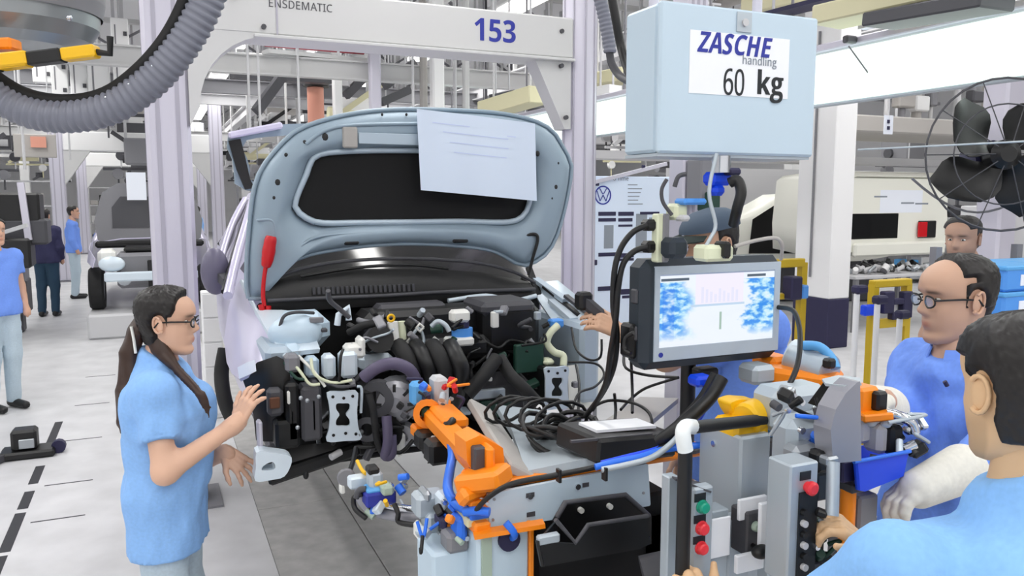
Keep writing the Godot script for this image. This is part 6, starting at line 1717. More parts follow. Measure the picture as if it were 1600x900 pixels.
func control_cabinet() -> void:
	var c := thing("control_cabinet", "white blue control cabinet marked 60 kg hung above the monitor", "cabinet")
	var z := -1.742
	obj("body", B.new().bb(Vector3(1.187, 2.045, z - 0.17), Vector3(1.705, 2.42, z - 0.02), 0.008), M("cabinet"), c)
	obj("door", B.new().bb(Vector3(1.185, 2.043, z - 0.019), Vector3(1.707, 2.422, z), 0.006), M("cabinet"), c)
	var l0 := onZ(1078, 46, z)
	var l1 := onZ(1230, 155, z)
	obj("label_plate", B.new().bb(Vector3(l0.x, l1.y, z), Vector3(l1.x, l0.y, z + 0.0015)), M("placard"), c)
	text("lettering", "ZASCHE", 0.072, T(onZ(1149, 71, z) + Vector3(0, 0, 0.002)), M("blue_ink"), c, 0.002, true, 0.2, 0.92)
	text("lettering", "handling", 0.03, T(onZ(1186, 96, z) + Vector3(0, 0, 0.002)), M("grey_ink"), c, 0.002)
	text("lettering", "60", 0.095, T(onZ(1146, 129, z) + Vector3(0, 0, 0.002)), M("ink"), c, 0.002, false, 0.0, 0.72)
	text("lettering", "kg", 0.085, T(onZ(1202, 131, z) + Vector3(0, 0, 0.002)), M("ink"), c, 0.002, true)
	obj("lock_plate", B.new().bb(onZ(1151, 18, z), onZ(1173, 52, z) + Vector3(0, 0, 0.004), 0.001), M("galv"), c)
	var lk := onZ(1162, 36, z)
	obj("lock", B.new().cyl(lk, lk + Vector3(0, 0, 0.01), 0.01, 14), M("grey_light"), c)
	obj("lower_lip", B.new().bb(Vector3(1.19, 2.035, z - 0.165), Vector3(1.7, 2.043, z - 0.01)), M("galv"), c)
	for x in [1.25, 1.6]: obj("hanger_rod", B.new().cyl(Vector3(x, 2.42, z - 0.13), Vector3(x, 7.0, z - 0.13), 0.014, 8), M("alu"), c)

# ---------------------------------------------------------------- hoses and hazard bar at the top
func ribbed(path: Array, r: float, pitch: float) -> B:
	var fine := curve(path, 24)
	var pts := []
	var rr := []
	var run := 0.0
	var next := 0.0
	var k := 0
	for a in fine.size() - 1:
		var l: float = fine[a].distance_to(fine[a + 1])
		while next <= run + l:
			pts.append(fine[a].lerp(fine[a + 1], (next - run) / l))
			rr.append(r * [0.86, 0.95, 1.0, 0.95][k % 4])
			k += 1
			next += pitch / 4.0
		run += l
	return B.new().tube(pts, rr, 18)

func hoses() -> void:
	var d := 1.6
	var h := thing("ribbed_hose", "thick grey ribbed hose hanging in a wide loop with a black lead", "hose")
	obj("hose", ribbed(ws([-90, 40, d, -40, 112, d, 0, 151, d, 50, 176, d, 110, 182, d, 170, 170, d, 225, 137, d, 268, 94, d, 302, 45, d, 328, -10, d, 344, -80, d, 350, -160, d]), 0.033, 0.0145), M("ribbed_hose"), h)
	pipe("black_lead", [-90, 10, d, -40, 84, d, 0, 124, d, 50, 150, d, 110, 157, d, 165, 145, d, 212, 112, d, 252, 68, d, 280, 20, d, 298, -30, d, 310, -100, d, 314, -160, d], 0.0125, "rubber", h, 12)
	dots_w(h)
	var k := thing("ribbed_hose", "short blue grey ribbed hose beside the gantry pole, left of the control cabinet", "hose")
	obj("hose", ribbed(ws([928, -60, 2.7, 936, -10, 2.7, 945, 30, 2.7, 952, 70, 2.7, 953, 84, 2.7]), 0.022, 0.014), M("ribbed_hose"), k)
	pipe("black_lead", [952, 80, 2.7, 956, 100, 2.7, 968, 118, 2.65, 984, 128, 2.5], 0.013, "grey_dark", k)
	pipe("black_lead", [950, -40, 2.6, 962, 30, 2.6, 972, 80, 2.6, 986, 122, 2.5], 0.014, "black", k)
	# round grey motor housing with hazard bar
	var m := thing("hoist_motor", "round grey hoist motor housing above a yellow and black hazard bar", "motor")
	var c := W(28, 76, 1.75)
	obj("housing", B.new().lathe(T(c), [Vector2(0, 0.0), Vector2(0.1, 0.004), Vector2(0.14, 0.018), Vector2(0.158, 0.045), Vector2(0.166, 0.1), Vector2(0.168, 0.5), Vector2(0, 0.5)], 36), mat("motor_grey", Color(0.6, 0.62, 0.63), 0.3, 0.55), m)
	obj("side_cover", B.new().lathe(T(c + Vector3(0.0, 0.01, 0.0)), [Vector2(0.166, 0.06), Vector2(0.172, 0.09), Vector2(0.173, 0.12), Vector2(0.168, 0.14)], 36), M("grey_mid"), m)
	obj("bolt", B.new().ball(W(108, 28, 1.6), 0.006), M("chrome"), m)
	obj("mount", B.new().cyl(c + Vector3(0, 0.5, 0), Vector3(c.x, 7.0, c.z), 0.06, 14), M("grey_mid"), m)
	var hb := thing("hazard_bar", "yellow and black striped hazard bar ending in a black hook", "bar")
	var a := W(-60, 106, 1.55)
	var b := W(152, 80, 1.55)
	var cuts := [0.0, 0.28, 0.5, 0.755, 1.0]
	for s in 4: obj("stripe", B.new().bar(a.lerp(b, cuts[s]), a.lerp(b, cuts[s + 1]), 0.03, 0.029 - 0.002 * s, Vector3.UP, 0.003), M("yellow" if s % 2 else "black"), hb)
	obj("stripe", B.new().bar(W(0, 96, 1.545), W(46, 91, 1.545), 0.03, 0.026, Vector3.UP, 0.003), M("yellow"), hb)
	obj("end_block", B.new().bar(W(-10, 71, 1.57), W(26, 70, 1.57), 0.04, 0.022, Vector3.UP, 0.004), M("orange"), hb)
	obj("hook", B.new().tube(ws([148, 81, 1.55, 172, 84, 1.55, 172, 57, 1.55]), 0.0065, 8), M("black"), hb)

func dots_w(h: Node3D) -> void:
	# bright tie rivets where the black lead is strapped to the hose
	for k in 9:
		var t := k / 8.0
		var x := lerpf(165, 262, t)
		var p := W(x, 152 - 70.0 * pow(t, 1.25), 1.575)
		obj("rivet", B.new().ball(p, 0.003), M("chrome"), h)

# ---------------------------------------------------------------- people
# smooth union of tapered capsules [a, b, ra, rb, flat end] meshed as surface nets into b
func nets(b: B, prims: Array, cell: float, k: float, planes: Array = [], wrinkle := 0.0) -> void:
	var lo := Vector3(1e9, 1e9, 1e9)
	var hi := -lo
	for p in prims:
		var r: float = maxf(p[2], p[3]) + k + 3.0 * cell
		for q in [p[0], p[1]]:
			lo = lo.min(q - Vector3(r, r, r))
			hi = hi.max(q + Vector3(r, r, r))
	var nx := int((hi.x - lo.x) / cell) + 2
	var ny := int((hi.y - lo.y) / cell) + 2
	var nz := int((hi.z - lo.z) / cell) + 2
	var g := PackedFloat32Array()
	g.resize(nx * ny * nz)
	g.fill(9.0)
	for p in prims:
		var a: Vector3 = p[0]
		var ab: Vector3 = p[1] - a
		var l2 := maxf(ab.length_squared(), 1e-9)
		var ra: float = p[2]
		var dr: float = p[3] - ra
		var flat_end: bool = p.size() > 4 and p[4]
		var dir := ab / sqrt(l2)
		var len := sqrt(l2)
		var r: float = maxf(p[2], p[3]) + k + 2.0 * cell
		var mn: Vector3 = (a.min(p[1]) - Vector3(r, r, r) - lo) / cell
		var mx: Vector3 = (a.max(p[1]) + Vector3(r, r, r) - lo) / cell
		for z in range(maxi(0, int(mn.z)), mini(nz, int(mx.z) + 1)):
			for y in range(maxi(0, int(mn.y)), mini(ny, int(mx.y) + 1)):
				var row := (z * ny + y) * nx
				for x in range(maxi(0, int(mn.x)), mini(nx, int(mx.x) + 1)):
					var q := lo + Vector3(x, y, z) * cell - a
					var t := clampf(q.dot(ab) / l2, 0.0, 1.0)
					var d := (q - ab * t).length() - ra - dr * t
					if flat_end: d = maxf(d, q.dot(dir) - len)
					var o := g[row + x]
					if o > 8.0: g[row + x] = d
					else:
						var h := clampf(0.5 + 0.5 * (o - d) / k, 0.0, 1.0)
						g[row + x] = lerpf(o, d, h) - k * h * (1.0 - h)
	if planes or wrinkle > 0.0:
		var f := FastNoiseLite.new()
		f.seed = 9
		f.frequency = 7.0
		f.fractal_octaves = 2
		var at := 0
		for z in nz:
			for y in ny:
				for x in nx:
					if g[at] < 4.0 * cell and g[at] > -12.0 * cell:
						var q := lo + Vector3(x, y, z) * cell
						var d := g[at]
						if wrinkle > 0.0: d += f.get_noise_3d(q.x * 1.5, q.y * 0.8, q.z * 1.5) * wrinkle
						for pl in planes: d = maxf(d, (q - pl[0]).dot(pl[1]))
						g[at] = d
					elif g[at] <= -12.0 * cell and planes:
						var q := lo + Vector3(x, y, z) * cell
						for pl in planes: g[at] = maxf(g[at], (q - pl[0]).dot(pl[1]))
					at += 1
	var cells := PackedInt32Array()
	cells.resize(g.size())
	cells.fill(-1)
	var near := PackedInt32Array()
	var sx := 1
	var sy := nx
	var sz := nx * ny
	var off := [0, sx, sy, sx + sy, sz, sx + sz, sy + sz, sx + sy + sz]
	var lim := cell * 1.9
	for z in nz - 1:
		for y in ny - 1:
			var row := (z * ny + y) * nx
			for x in nx - 1:
				var at := row + x
				if absf(g[at]) > lim: continue
				near.append(at)
				var cnt := 0
				for k8 in 8:
					if g[at + off[k8]] < 0.0: cnt += 1
				if cnt == 0 or cnt == 8: continue
				var acc := Vector3.ZERO
				var m := 0
				for k8 in 8:
					for bit in 3:
						var k9 := k8 | (1 << bit)
						if k9 == k8: continue
						var v0 := g[at + off[k8]]
						var v1 := g[at + off[k9]]
						if (v0 < 0.0) != (v1 < 0.0):
							var t := v0 / (v0 - v1)
							var c0 := Vector3(k8 & 1, (k8 >> 1) & 1, k8 >> 2)
							var e := Vector3.ZERO
							e[bit] = t
							acc += c0 + e
							m += 1
				var gr := Vector3(
					g[at + off[1]] + g[at + off[3]] + g[at + off[5]] + g[at + off[7]] - g[at] - g[at + off[2]] - g[at + off[4]] - g[at + off[6]],
					g[at + off[2]] + g[at + off[3]] + g[at + off[6]] + g[at + off[7]] - g[at] - g[at + off[1]] - g[at + off[4]] - g[at + off[5]],
					g[at + off[4]] + g[at + off[5]] + g[at + off[6]] + g[at + off[7]] - g[at] - g[at + off[1]] - g[at + off[2]] - g[at + off[3]])
				cells[at] = b.vert(lo + (Vector3(x, y, z) + acc / m) * cell, gr.normalized())
	for at in near:
		var inside := g[at] < 0.0
		for ax in 3:
			var s: int = [sx, sy, sz][ax]
			if at + s >= g.size() or (g[at + s] < 0.0) == inside: continue
			var u: int = [sy, sz, sx][ax]
			var w: int = [sz, sx, sy][ax]
			if at - u - w < 0: continue
			var c0 := cells[at - u - w]
			var c1 := cells[at - w]
			var c2 := cells[at]
			var c3 := cells[at - u]
			if c0 < 0 or c1 < 0 or c2 < 0 or c3 < 0: continue
			if inside: b.i.append_array([c0, c2, c1, c0, c3, c2])
			else: b.i.append_array([c0, c1, c2, c0, c2, c3])

const HEAD := [[-0.121, 0.072, 0.045, 0.014], [-0.115, 0.086, 0.012, 0.034], [-0.1, 0.093, -0.028, 0.049], [-0.08, 0.088, -0.052, 0.0575], [-0.06, 0.0905, -0.064, 0.0625], [-0.04, 0.089, -0.073, 0.066], [-0.02, 0.088, -0.082, 0.069], [0.0, 0.085, -0.09, 0.072], [0.015, 0.086, -0.095, 0.074], [0.035, 0.0955, -0.099, 0.0755], [0.055, 0.0955, -0.1, 0.0765], [0.075, 0.087, -0.096, 0.0735], [0.092, 0.071, -0.084, 0.065], [0.106, 0.047, -0.063, 0.049], [0.114, 0.022, -0.035, 0.027], [0.1175, -0.005, -0.012, 0.003]]
func head_ring(y: float) -> Array:
	for k in HEAD.size() - 1:
		if y <= HEAD[k + 1][0]:
			var t: float = clampf((y - HEAD[k][0]) / (HEAD[k + 1][0] - HEAD[k][0]), 0.0, 1.0)
			var out := [y]
			for c in [1, 2, 3]: out.append(cubic_interpolate(HEAD[k][c], HEAD[k + 1][c], HEAD[maxi(k - 1, 0)][c], HEAD[mini(k + 2, HEAD.size() - 1)][c], t))
			return out
	return [y, -0.005, -0.012, 0.003]
func head_point(y: float, an: float, face: bool) -> Vector3:     # an = 0 straight ahead
	var r := head_ring(y)
	var cz: float = (r[1] + r[2]) / 2.0
	var hz: float = (r[1] - r[2]) / 2.0
	var x: float = sin(an) * r[3] * (1.0 + 0.06 * absf(sin(2.0 * an)))
	var z: float = cz + cos(an) * hz
	if face and cos(an) > 0.0:
		var ax := absf(x)
		var nose := 0.0
		if y < 0.022 and y > -0.04:
			if y > -0.022: nose = 0.027 * pow(1.0 - (y + 0.022) / 0.046, 0.8)
			else: nose = 0.027 * (1.0 - (-0.022 - y) / 0.02)
		var ns: float = 0.0085 + 0.006 * clampf((0.022 - y) / 0.05, 0.0, 1.0)
		z += maxf(nose, 0.0) * exp(-pow(x / ns, 2.0))
		z -= 0.011 * exp(-pow((ax - 0.031) / 0.015, 2.0) - pow((y - 0.009) / 0.011, 2.0))
		z += 0.005 * exp(-pow((ax - 0.03) / 0.02, 2.0) - pow((y - 0.033) / 0.008, 2.0))
		z += 0.006 * exp(-pow(x / 0.021, 2.0)) * (exp(-pow((y + 0.054) / 0.0045, 2.0)) + 1.05 * exp(-pow((y + 0.067) / 0.005, 2.0)))
		z -= 0.004 * exp(-pow(x / 0.03, 2.0) - pow((y + 0.082) / 0.007, 2.0))
		z += 0.006 * exp(-pow((ax - 0.045) / 0.018, 2.0) - pow((y + 0.022) / 0.02, 2.0))
	return Vector3(x, y, z)
func head_skin(b: B, xf: Transform3D, skin: Color, dark: Color, stubble: float) -> void:
	var rows := 46
	var seg := 64
	var first := b.v.size()
	for a in rows + 1:
		var y := -0.121 + 0.2385 * (1.0 - cos(PI * a / rows)) / 2.0
		for s in seg:
			var an := TAU * s / seg
			an = an - 0.55 * sin(an) * 0.9
			var p := head_point(y, an, true)
			var c := skin
			if cos(an) > 0.3:
				var lip := exp(-pow(p.x / 0.02, 4.0)) * exp(-pow((y + 0.0605) / 0.009, 4.0))
				c = c.lerp(Color(skin.r * 0.8, skin.g * 0.5, skin.b * 0.5), lip * 0.8)
				var brow := exp(-pow((absf(p.x) - 0.032) / 0.018, 4.0)) * exp(-pow((y - 0.033 - 0.1 * (0.03 - absf(p.x)) * 0.3) / 0.005, 4.0))
				c = c.lerp(dark, brow * 0.85)
			if stubble > 0.0 and y < -0.028 and cos(an) > -0.2: c = c.lerp(dark, stubble * smoothstep(-0.028, -0.06, y))
			b.col = c
			b.vert(xf * p, Vector3.UP)
	b.col = skin
	var nor := PackedVector3Array()
	nor.resize((rows + 1) * seg)
	for a in rows:
		for s in seg:
			var i0 := a * seg + s
			var i1 := a * seg + (s + 1) % seg
			var f := (b.v[first + i1] - b.v[first + i0]).cross(b.v[first + i0 + seg] - b.v[first + i0])
			for q in [i0, i1, i0 + seg, i1 + seg]: nor[q] += f
			b.i.append_array([first + i0, first + i0 + seg, first + i1, first + i1, first + i0 + seg, first + i1 + seg])
	for q in nor.size(): b.n[first + q] = nor[q].normalized()
	# ears
	for sd in [-1.0, 1.0]:
		var e := xf * Transform3D(Basis.from_euler(Vector3(-0.15, sd * 0.35, -sd * 0.1)), Vector3(sd * 0.077, 0.0, -0.012))
		b.ell(e, Vector3(0.006, 0.03, 0.018), 8, 12)
		var rim := []
		for k in 13:
			var an := -2.2 + 4.6 * k / 12.0
			rim.append(e * Vector3(sd * 0.006, 0.029 * sin(an) * 1.02, -0.017 * cos(an)))
		b.tube(rim, 0.0045, 6)
		b.ball(e * Vector3(sd * 0.003, -0.027, 0.007), 0.007)
# hair lying on the skull: mask gives 0..1 cover, lift its thickness
func hair_cap(xf: Transform3D, mask: Callable, lift: float, ruff := 0.0, ear := true) -> B:
	var b := B.new()
	var rows := []
	var f := FastNoiseLite.new()
	f.frequency = 40.0
	for a in 61:
		var y := -0.1 + 0.2175 * a / 60.0
		var row := []
		for s in 96:
			var an := TAU * s / 96.0
			var p := head_point(y, an, false)
			var m: float = mask.call(p, cos(an))
			if absf(p.x) > 0.05 and ear: m *= smoothstep(0.85, 1.15, Vector2(p.y / 0.036, (p.z + 0.012) / 0.024).length())
			var o := Vector3(p.x, p.y * 0.6 + 0.02, p.z).normalized()
			row.append(xf * (p + o * (lerpf(-0.012, lift, m) + ruff * f.get_noise_3d(p.x * 3.0, p.y * 0.7, p.z * 3.0) * m)))
		row.reverse()
		rows.append(row)
	rows.append(rows[60].map(func(_q): return xf * Vector3(0, 0.1175 + lift, -0.008)))
	rows.reverse()
	b.skin(rows, true)
	return b
func hand(prims: Array, wrist: Vector3, dir: Vector3, palm: Vector3, side: float, curl: Array, spread := 0.12, size := 1.0) -> void:
	dir = dir.normalized()
	palm = (palm - dir * palm.dot(dir)).normalized()
	var lat := dir.cross(palm).normalized() * side      # towards the thumb
	var knuckle := wrist + dir * 0.085 * size
	for k in 4:
		var o := lat * (0.03 - 0.02 * k) * size
		prims.append([wrist + o * 0.6, knuckle + o - dir * (0.004 * absf(k - 1.0)), 0.015 * size, 0.0125 * size])
	var lens := [0.072, 0.079, 0.074, 0.058]
	for k in 4:
		var p: Vector3 = knuckle + lat * (0.03 - 0.02 * k) * size - dir * 0.004 * absf(k - 1.0)
		var d := (dir + lat * spread * (1.5 - k) * 0.8).normalized()
		var ang := 0.0
		for j in 3:
			ang += curl[k] * [0.7, 1.0, 0.7][j]
			var dd := d * cos(ang) + palm * sin(ang)
			var q: Vector3 = p + dd * lens[k] * size * [0.45, 0.31, 0.24][j]
			prims.append([p, q, size * [0.0098, 0.0088, 0.008][j], size * [0.0088, 0.008, 0.0068][j]])
			p = q
	var tb := wrist + dir * 0.028 * size + lat * 0.03 * size
	var td: Vector3 = (dir * 0.75 + lat * 0.75 + palm * 0.35 * (0.4 + curl[4])).normalized()
	var t1: Vector3 = tb + td * 0.038 * size
	var td2: Vector3 = (td + palm * curl[4] * 0.6 + dir * 0.35 - lat * curl[4] * 0.5).normalized()
	var t2: Vector3 = t1 + td2 * 0.032 * size
	prims.append([wrist + lat * 0.012 * size, tb, 0.016 * size, 0.0145 * size])
	prims.append([tb, t1, 0.0145 * size, 0.011 * size])
	prims.append([t1, t2, 0.011 * size, 0.0095 * size])
	prims.append([t2, t2 + (td2 + dir * 0.3).normalized() * 0.024 * size, 0.0095 * size, 0.0075 * size])

func skin_mat() -> StandardMaterial3D:
	var m := mat("skin", Color(1, 1, 1), 0.55)
	m.vertex_color_use_as_albedo = true
	return m
func cloth(key: String, c: Color) -> StandardMaterial3D:
	if mats.has(key): return mats[key]
	var m := mat(key, c, 0.85)
	grain(m, noise_tex(31, 0.05, Color(0.93, 0.93, 0.93), Color(1, 1, 1), 256), 5.0)
	return m

# p: feet, face (direction the body faces), tall, head (centre), head_dir, nod, arms [elbow, wrist, finger direction, palm normal, curl], colours
func person(label: String, p: Dictionary) -> Node3D:
	var feet: Vector3 = p.feet
	var o := thing("person", label, "person", p.get("group", ""), feet)
	var s: float = p.tall / 1.72
	var f: Vector3 = p.face.normalized()
	var r := f.cross(Vector3.UP).normalized()          # the person's right
	var up := Vector3.UP
	var wide: float = p.get("wide", 1.0) * s
	var head_c: Vector3 = p.get("head", feet + up * 1.603 * s + f * 0.03)
	var lean: Vector3 = p.get("lean", Vector3.ZERO)
	var pelvis := feet + up * 0.95 * s
	var chest := feet + up * 1.27 * s + lean * 0.75
	var nb := feet + up * 1.45 * s + lean
	var shr: Vector3 = p.get("shoulder_r", feet + up * 1.385 * s + lean * 0.9 + r * 0.165 * wide)
	var shl: Vector3 = p.get("shoulder_l", feet + up * 1.385 * s + lean * 0.9 - r * 0.165 * wide)
	var skin: Color = p.skin
	var cell: float = p.get("cell", 0.016)
	var k := 0.03
	var hd: Vector3 = p.get("head_dir", f).normalized()
	var hx := Transform3D(Basis(up.cross(hd).normalized(), up, hd), head_c) * Transform3D(Basis(Vector3.RIGHT, p.get("nod", 0.0)), Vector3.ZERO)
	hx = hx * Transform3D(Basis().scaled(Vector3.ONE * p.get("head_size", 1.0)), Vector3.ZERO)
	# body
	var body := B.new()
	body.col = skin
	var torso := []
	for sd in [-1.0, 1.0]:
		torso.append([chest + r * sd * 0.075 * wide - f * 0.01, feet + up * 1.08 * s + lean * 0.4 + r * sd * 0.06 * wide, 0.1 * s, 0.092 * s])
		torso.append([feet + up * 1.08 * s + lean * 0.4 + r * sd * 0.06 * wide, pelvis + r * sd * 0.07 * wide, 0.092 * s, 0.1 * s])
	torso.append([shl - up * 0.01, shr - up * 0.01, 0.055 * s, 0.055 * s])
	torso.append([nb - up * 0.06, nb, 0.08 * s, 0.055 * s])
	if p.get("bust", 0.0) > 0.0:
		for sd in [-1.0, 1.0]: torso.append([chest + f * 0.07 + r * sd * 0.065 - up * 0.02, chest + f * 0.075 + r * sd * 0.06 - up * 0.05, p.bust, p.bust * 0.9])
	if p.get("belly", 0.0) > 0.0: torso.append([feet + up * 1.14 * s + f * 0.05 + lean * 0.5, feet + up * 1.0 * s + f * 0.05, p.belly, p.belly * 0.9])
	var legs := []
	for sd in [-1.0, 1.0]:
		var hip: Vector3 = pelvis + r * sd * 0.085 * wide - up * 0.03
		var knee: Vector3 = feet + up * 0.5 * s + r * sd * 0.095 * wide + f * 0.015
		var ank: Vector3 = feet + up * 0.085 * s + r * sd * 0.1 * wide - f * 0.02
		legs.append([hip, knee, 0.078 * s, 0.055 * s])
		legs.append([knee, ank, 0.055 * s, 0.038 * s])
	var prims := torso.duplicate()
	prims.append_array(legs)
	prims.append([nb - up * 0.03, head_c - up * 0.06 - hd * 0.02, 0.056 * s, 0.05 * s])
	var arms := []
	for sd in [-1.0, 1.0]:
		var key := "arm_r" if sd > 0 else "arm_l"
		var sh := shr if sd > 0 else shl
		var rest := [sh - up * 0.28 * s + r * sd * 0.05, sh - up * 0.52 * s + r * sd * 0.04 + f * 0.09, -up + f * 0.2, -r * sd, [0.3, 0.35, 0.35, 0.4, 0.3]]
		var a: Array = p.get(key, rest)
		arms.append([sh, a[0], a[1]])
		prims.append([sh, a[0], 0.05 * s, 0.042 * s])
		prims.append([a[0], a[1], 0.043 * s, 0.029 * s])
		prims.append([a[1] - (a[1] - a[0]).normalized() * 0.02, a[1] + a[2].normalized() * 0.02, 0.028 * s, 0.024 * s])
	nets(body, prims, cell, k)
	for sd in [-1.0, 1.0]:
		var key := "arm_r" if sd > 0 else "arm_l"
		var a: Array = p.get(key, [])
		if a.is_empty() and cell > 0.02: continue
		if a.is_empty():
			var sh := shr if sd > 0 else shl
			a = [null, sh - up * 0.52 * s + r * sd * 0.04 + f * 0.09, -up + f * 0.2, -r * sd, [0.3, 0.35, 0.35, 0.4, 0.3]]
		if p.get("no_hand_" + ("r" if sd > 0 else "l"), false): continue
		var hp := []
		hand(hp, a[1], a[2], a[3], sd * (-1.0 if p.get("flip_" + ("r" if sd > 0 else "l"), false) else 1.0), a[4], a[5] if a.size() > 5 else 0.12, 0.98 * s)
		if p.get("glove_" + ("r" if sd > 0 else "l"), false):
			var gb := B.new()
			for q in hp:
				q[2] += 0.005
				q[3] += 0.004
			hp.append([a[1] - (a[1] - a[0]).normalized() * 0.1, a[1] + a[2].normalized() * 0.05, 0.06, 0.047])
			nets(gb, hp, 0.0045, 0.007)
			shift(gb, feet)
			obj("glove", gb, cloth("glove_white", Color(0.93, 0.92, 0.88)), o)
		else: nets(body, hp, 0.0042 if cell < 0.02 else 0.008, 0.007)
	head_skin(body, hx, skin, p.get("hair_color", Color(0.02, 0.017, 0.015)), p.get("stubble", 0.0))
	shift(body, feet)
	obj("body", body, skin_mat(), o)
	# eyes
	for sd in [-1.0, 1.0]:
		var e := hx * Vector3(sd * 0.031, 0.009, 0.0705)
		var eb := obj("eye", shifted(B.new().ell(Transform3D(hx.basis, e), Vector3(0.012, 0.0055, 0.007), 8, 12), feet), M("plastic_white"), o)
		obj("iris", shifted(B.new().ell(Transform3D(hx.basis, hx * Vector3(sd * 0.031, 0.009, 0.0758)), Vector3(0.005, 0.005, 0.0026), 6, 10), feet), M("ink"), eb)
	# shirt
	var shirt := B.new()
	var sp := []
	for q in torso: sp.append([q[0], q[1], q[2] + 0.022, q[3] + 0.022])
	var hem: float = p.get("hem", 0.86) * s
	for sd in [-1.0, 1.0]: sp.append([pelvis + r * sd * 0.065 * wide, feet + up * (hem - 0.03) + r * sd * 0.07 * wide, 0.13 * s, 0.132 * s])
	var sl: float = p.get("sleeve", 0.62)
	for a in arms:
		if sl < 1.0: sp.append([a[0], a[0].lerp(a[1], sl), 0.068 * s, 0.068 * s, true])
		else:
			sp.append([a[0], a[1], 0.068 * s, 0.058 * s])
			sp.append([a[1], a[1].lerp(a[2], sl - 1.0), 0.058 * s, 0.046 * s, true])
	var neck_cut := [nb + up * 0.012 + f * 0.01, (up * 0.9 + f * 0.45).normalized()]
	nets(shirt, sp, minf(cell, 0.014) if cell < 0.02 else cell, 0.035, [[feet + up * hem, -up], neck_cut], p.get("wrinkle", 0.012))
	shift(shirt, feet)
	var so := obj("shirt", shirt, p.shirt, o)
	if p.has("collar"):
		var cb := B.new()
		var ring := []
		var ring2 := []
		for j in 17:
			var an := -2.75 + 5.5 * j / 16.0
			var dd := -f * cos(an) + r * sin(an)
			ring.append(nb + dd * 0.068 * s + up * (0.035 - 0.025 * (1.0 - cos(an)) * 0.5) - feet)
			ring2.append(nb + dd * 0.092 * s + up * (-0.005 - 0.05 * (1.0 - cos(an)) * 0.5) - feet)
		obj("collar", cb.skin([ring, ring2], false, 0.004), p.shirt, so)
	# trousers and shoes
	var tr := B.new()
	var tp := []
	for q in legs: tp.append([q[0], q[1], q[2] + 0.02, q[3] + 0.022])
	for sd in [-1.0, 1.0]: tp.append([pelvis + r * sd * 0.06 * wide, pelvis - up * 0.06 + r * sd * 0.07 * wide, 0.107 * s, 0.107 * s])
	nets(tr, tp, maxf(cell, 0.018), 0.03, [[feet + up * 0.05, -up], [pelvis + up * 0.06, up]], 0.01)
	shift(tr, feet)
	obj("trousers", tr, p.trousers, o)
	for sd in [-1.0, 1.0]:
		var sb := B.new()
		var ank: Vector3 = feet + r * sd * 0.1 * wide
		nets(sb, [[ank - f * 0.06 + up * 0.045, ank + f * 0.15 + up * 0.04, 0.043, 0.036], [ank - f * 0.04 + up * 0.06, ank - f * 0.03 + up * 0.09, 0.042, 0.042]], 0.014, 0.02, [[feet + up * 0.002, -up]])
		shift(sb, feet)
		obj("shoe", sb, M("black"), o)
	o.set_meta("hx", hx)
	return o
func shift(b: B, d: Vector3) -> void:
	for k in b.v.size(): b.v[k] -= d
func shifted(b: B, d: Vector3) -> B:
	shift(b, d)
	return b

func spectacles(o: Node3D, hx: Transform3D, feet: Vector3) -> void:
	var g := B.new()
	for sd in [-1.0, 1.0]:
		var loop := []
		for k in 17:
			var an := TAU * k / 16.0
			loop.append(hx * Vector3(sd * 0.034 + 0.024 * cos(an), 0.006 + 0.0165 * sin(an), 0.1 - 0.006 * absf(cos(an))))
		g.tube(loop, 0.0026, 6, false)
		g.tube([hx * Vector3(sd * 0.058, 0.012, 0.096), hx * Vector3(sd * 0.079, 0.012, 0.03), hx * Vector3(sd * 0.082, 0.008, -0.012), hx * Vector3(sd * 0.08, -0.01, -0.026)], 0.003, 6)
	g.tube([hx * Vector3(-0.011, 0.008, 0.102), hx * Vector3(0.0, 0.012, 0.108), hx * Vector3(0.011, 0.008, 0.102)], 0.0025, 6)
	shift(g, feet)
	var e := obj("spectacles", g, M("black"), o)
	for sd in [-1.0, 1.0]: obj("lens", shifted(B.new().ell(hx * Transform3D(Basis(), Vector3(sd * 0.034, 0.006, 0.098)), Vector3(0.0225, 0.0155, 0.001), 6, 14), feet), M("glass"), e)

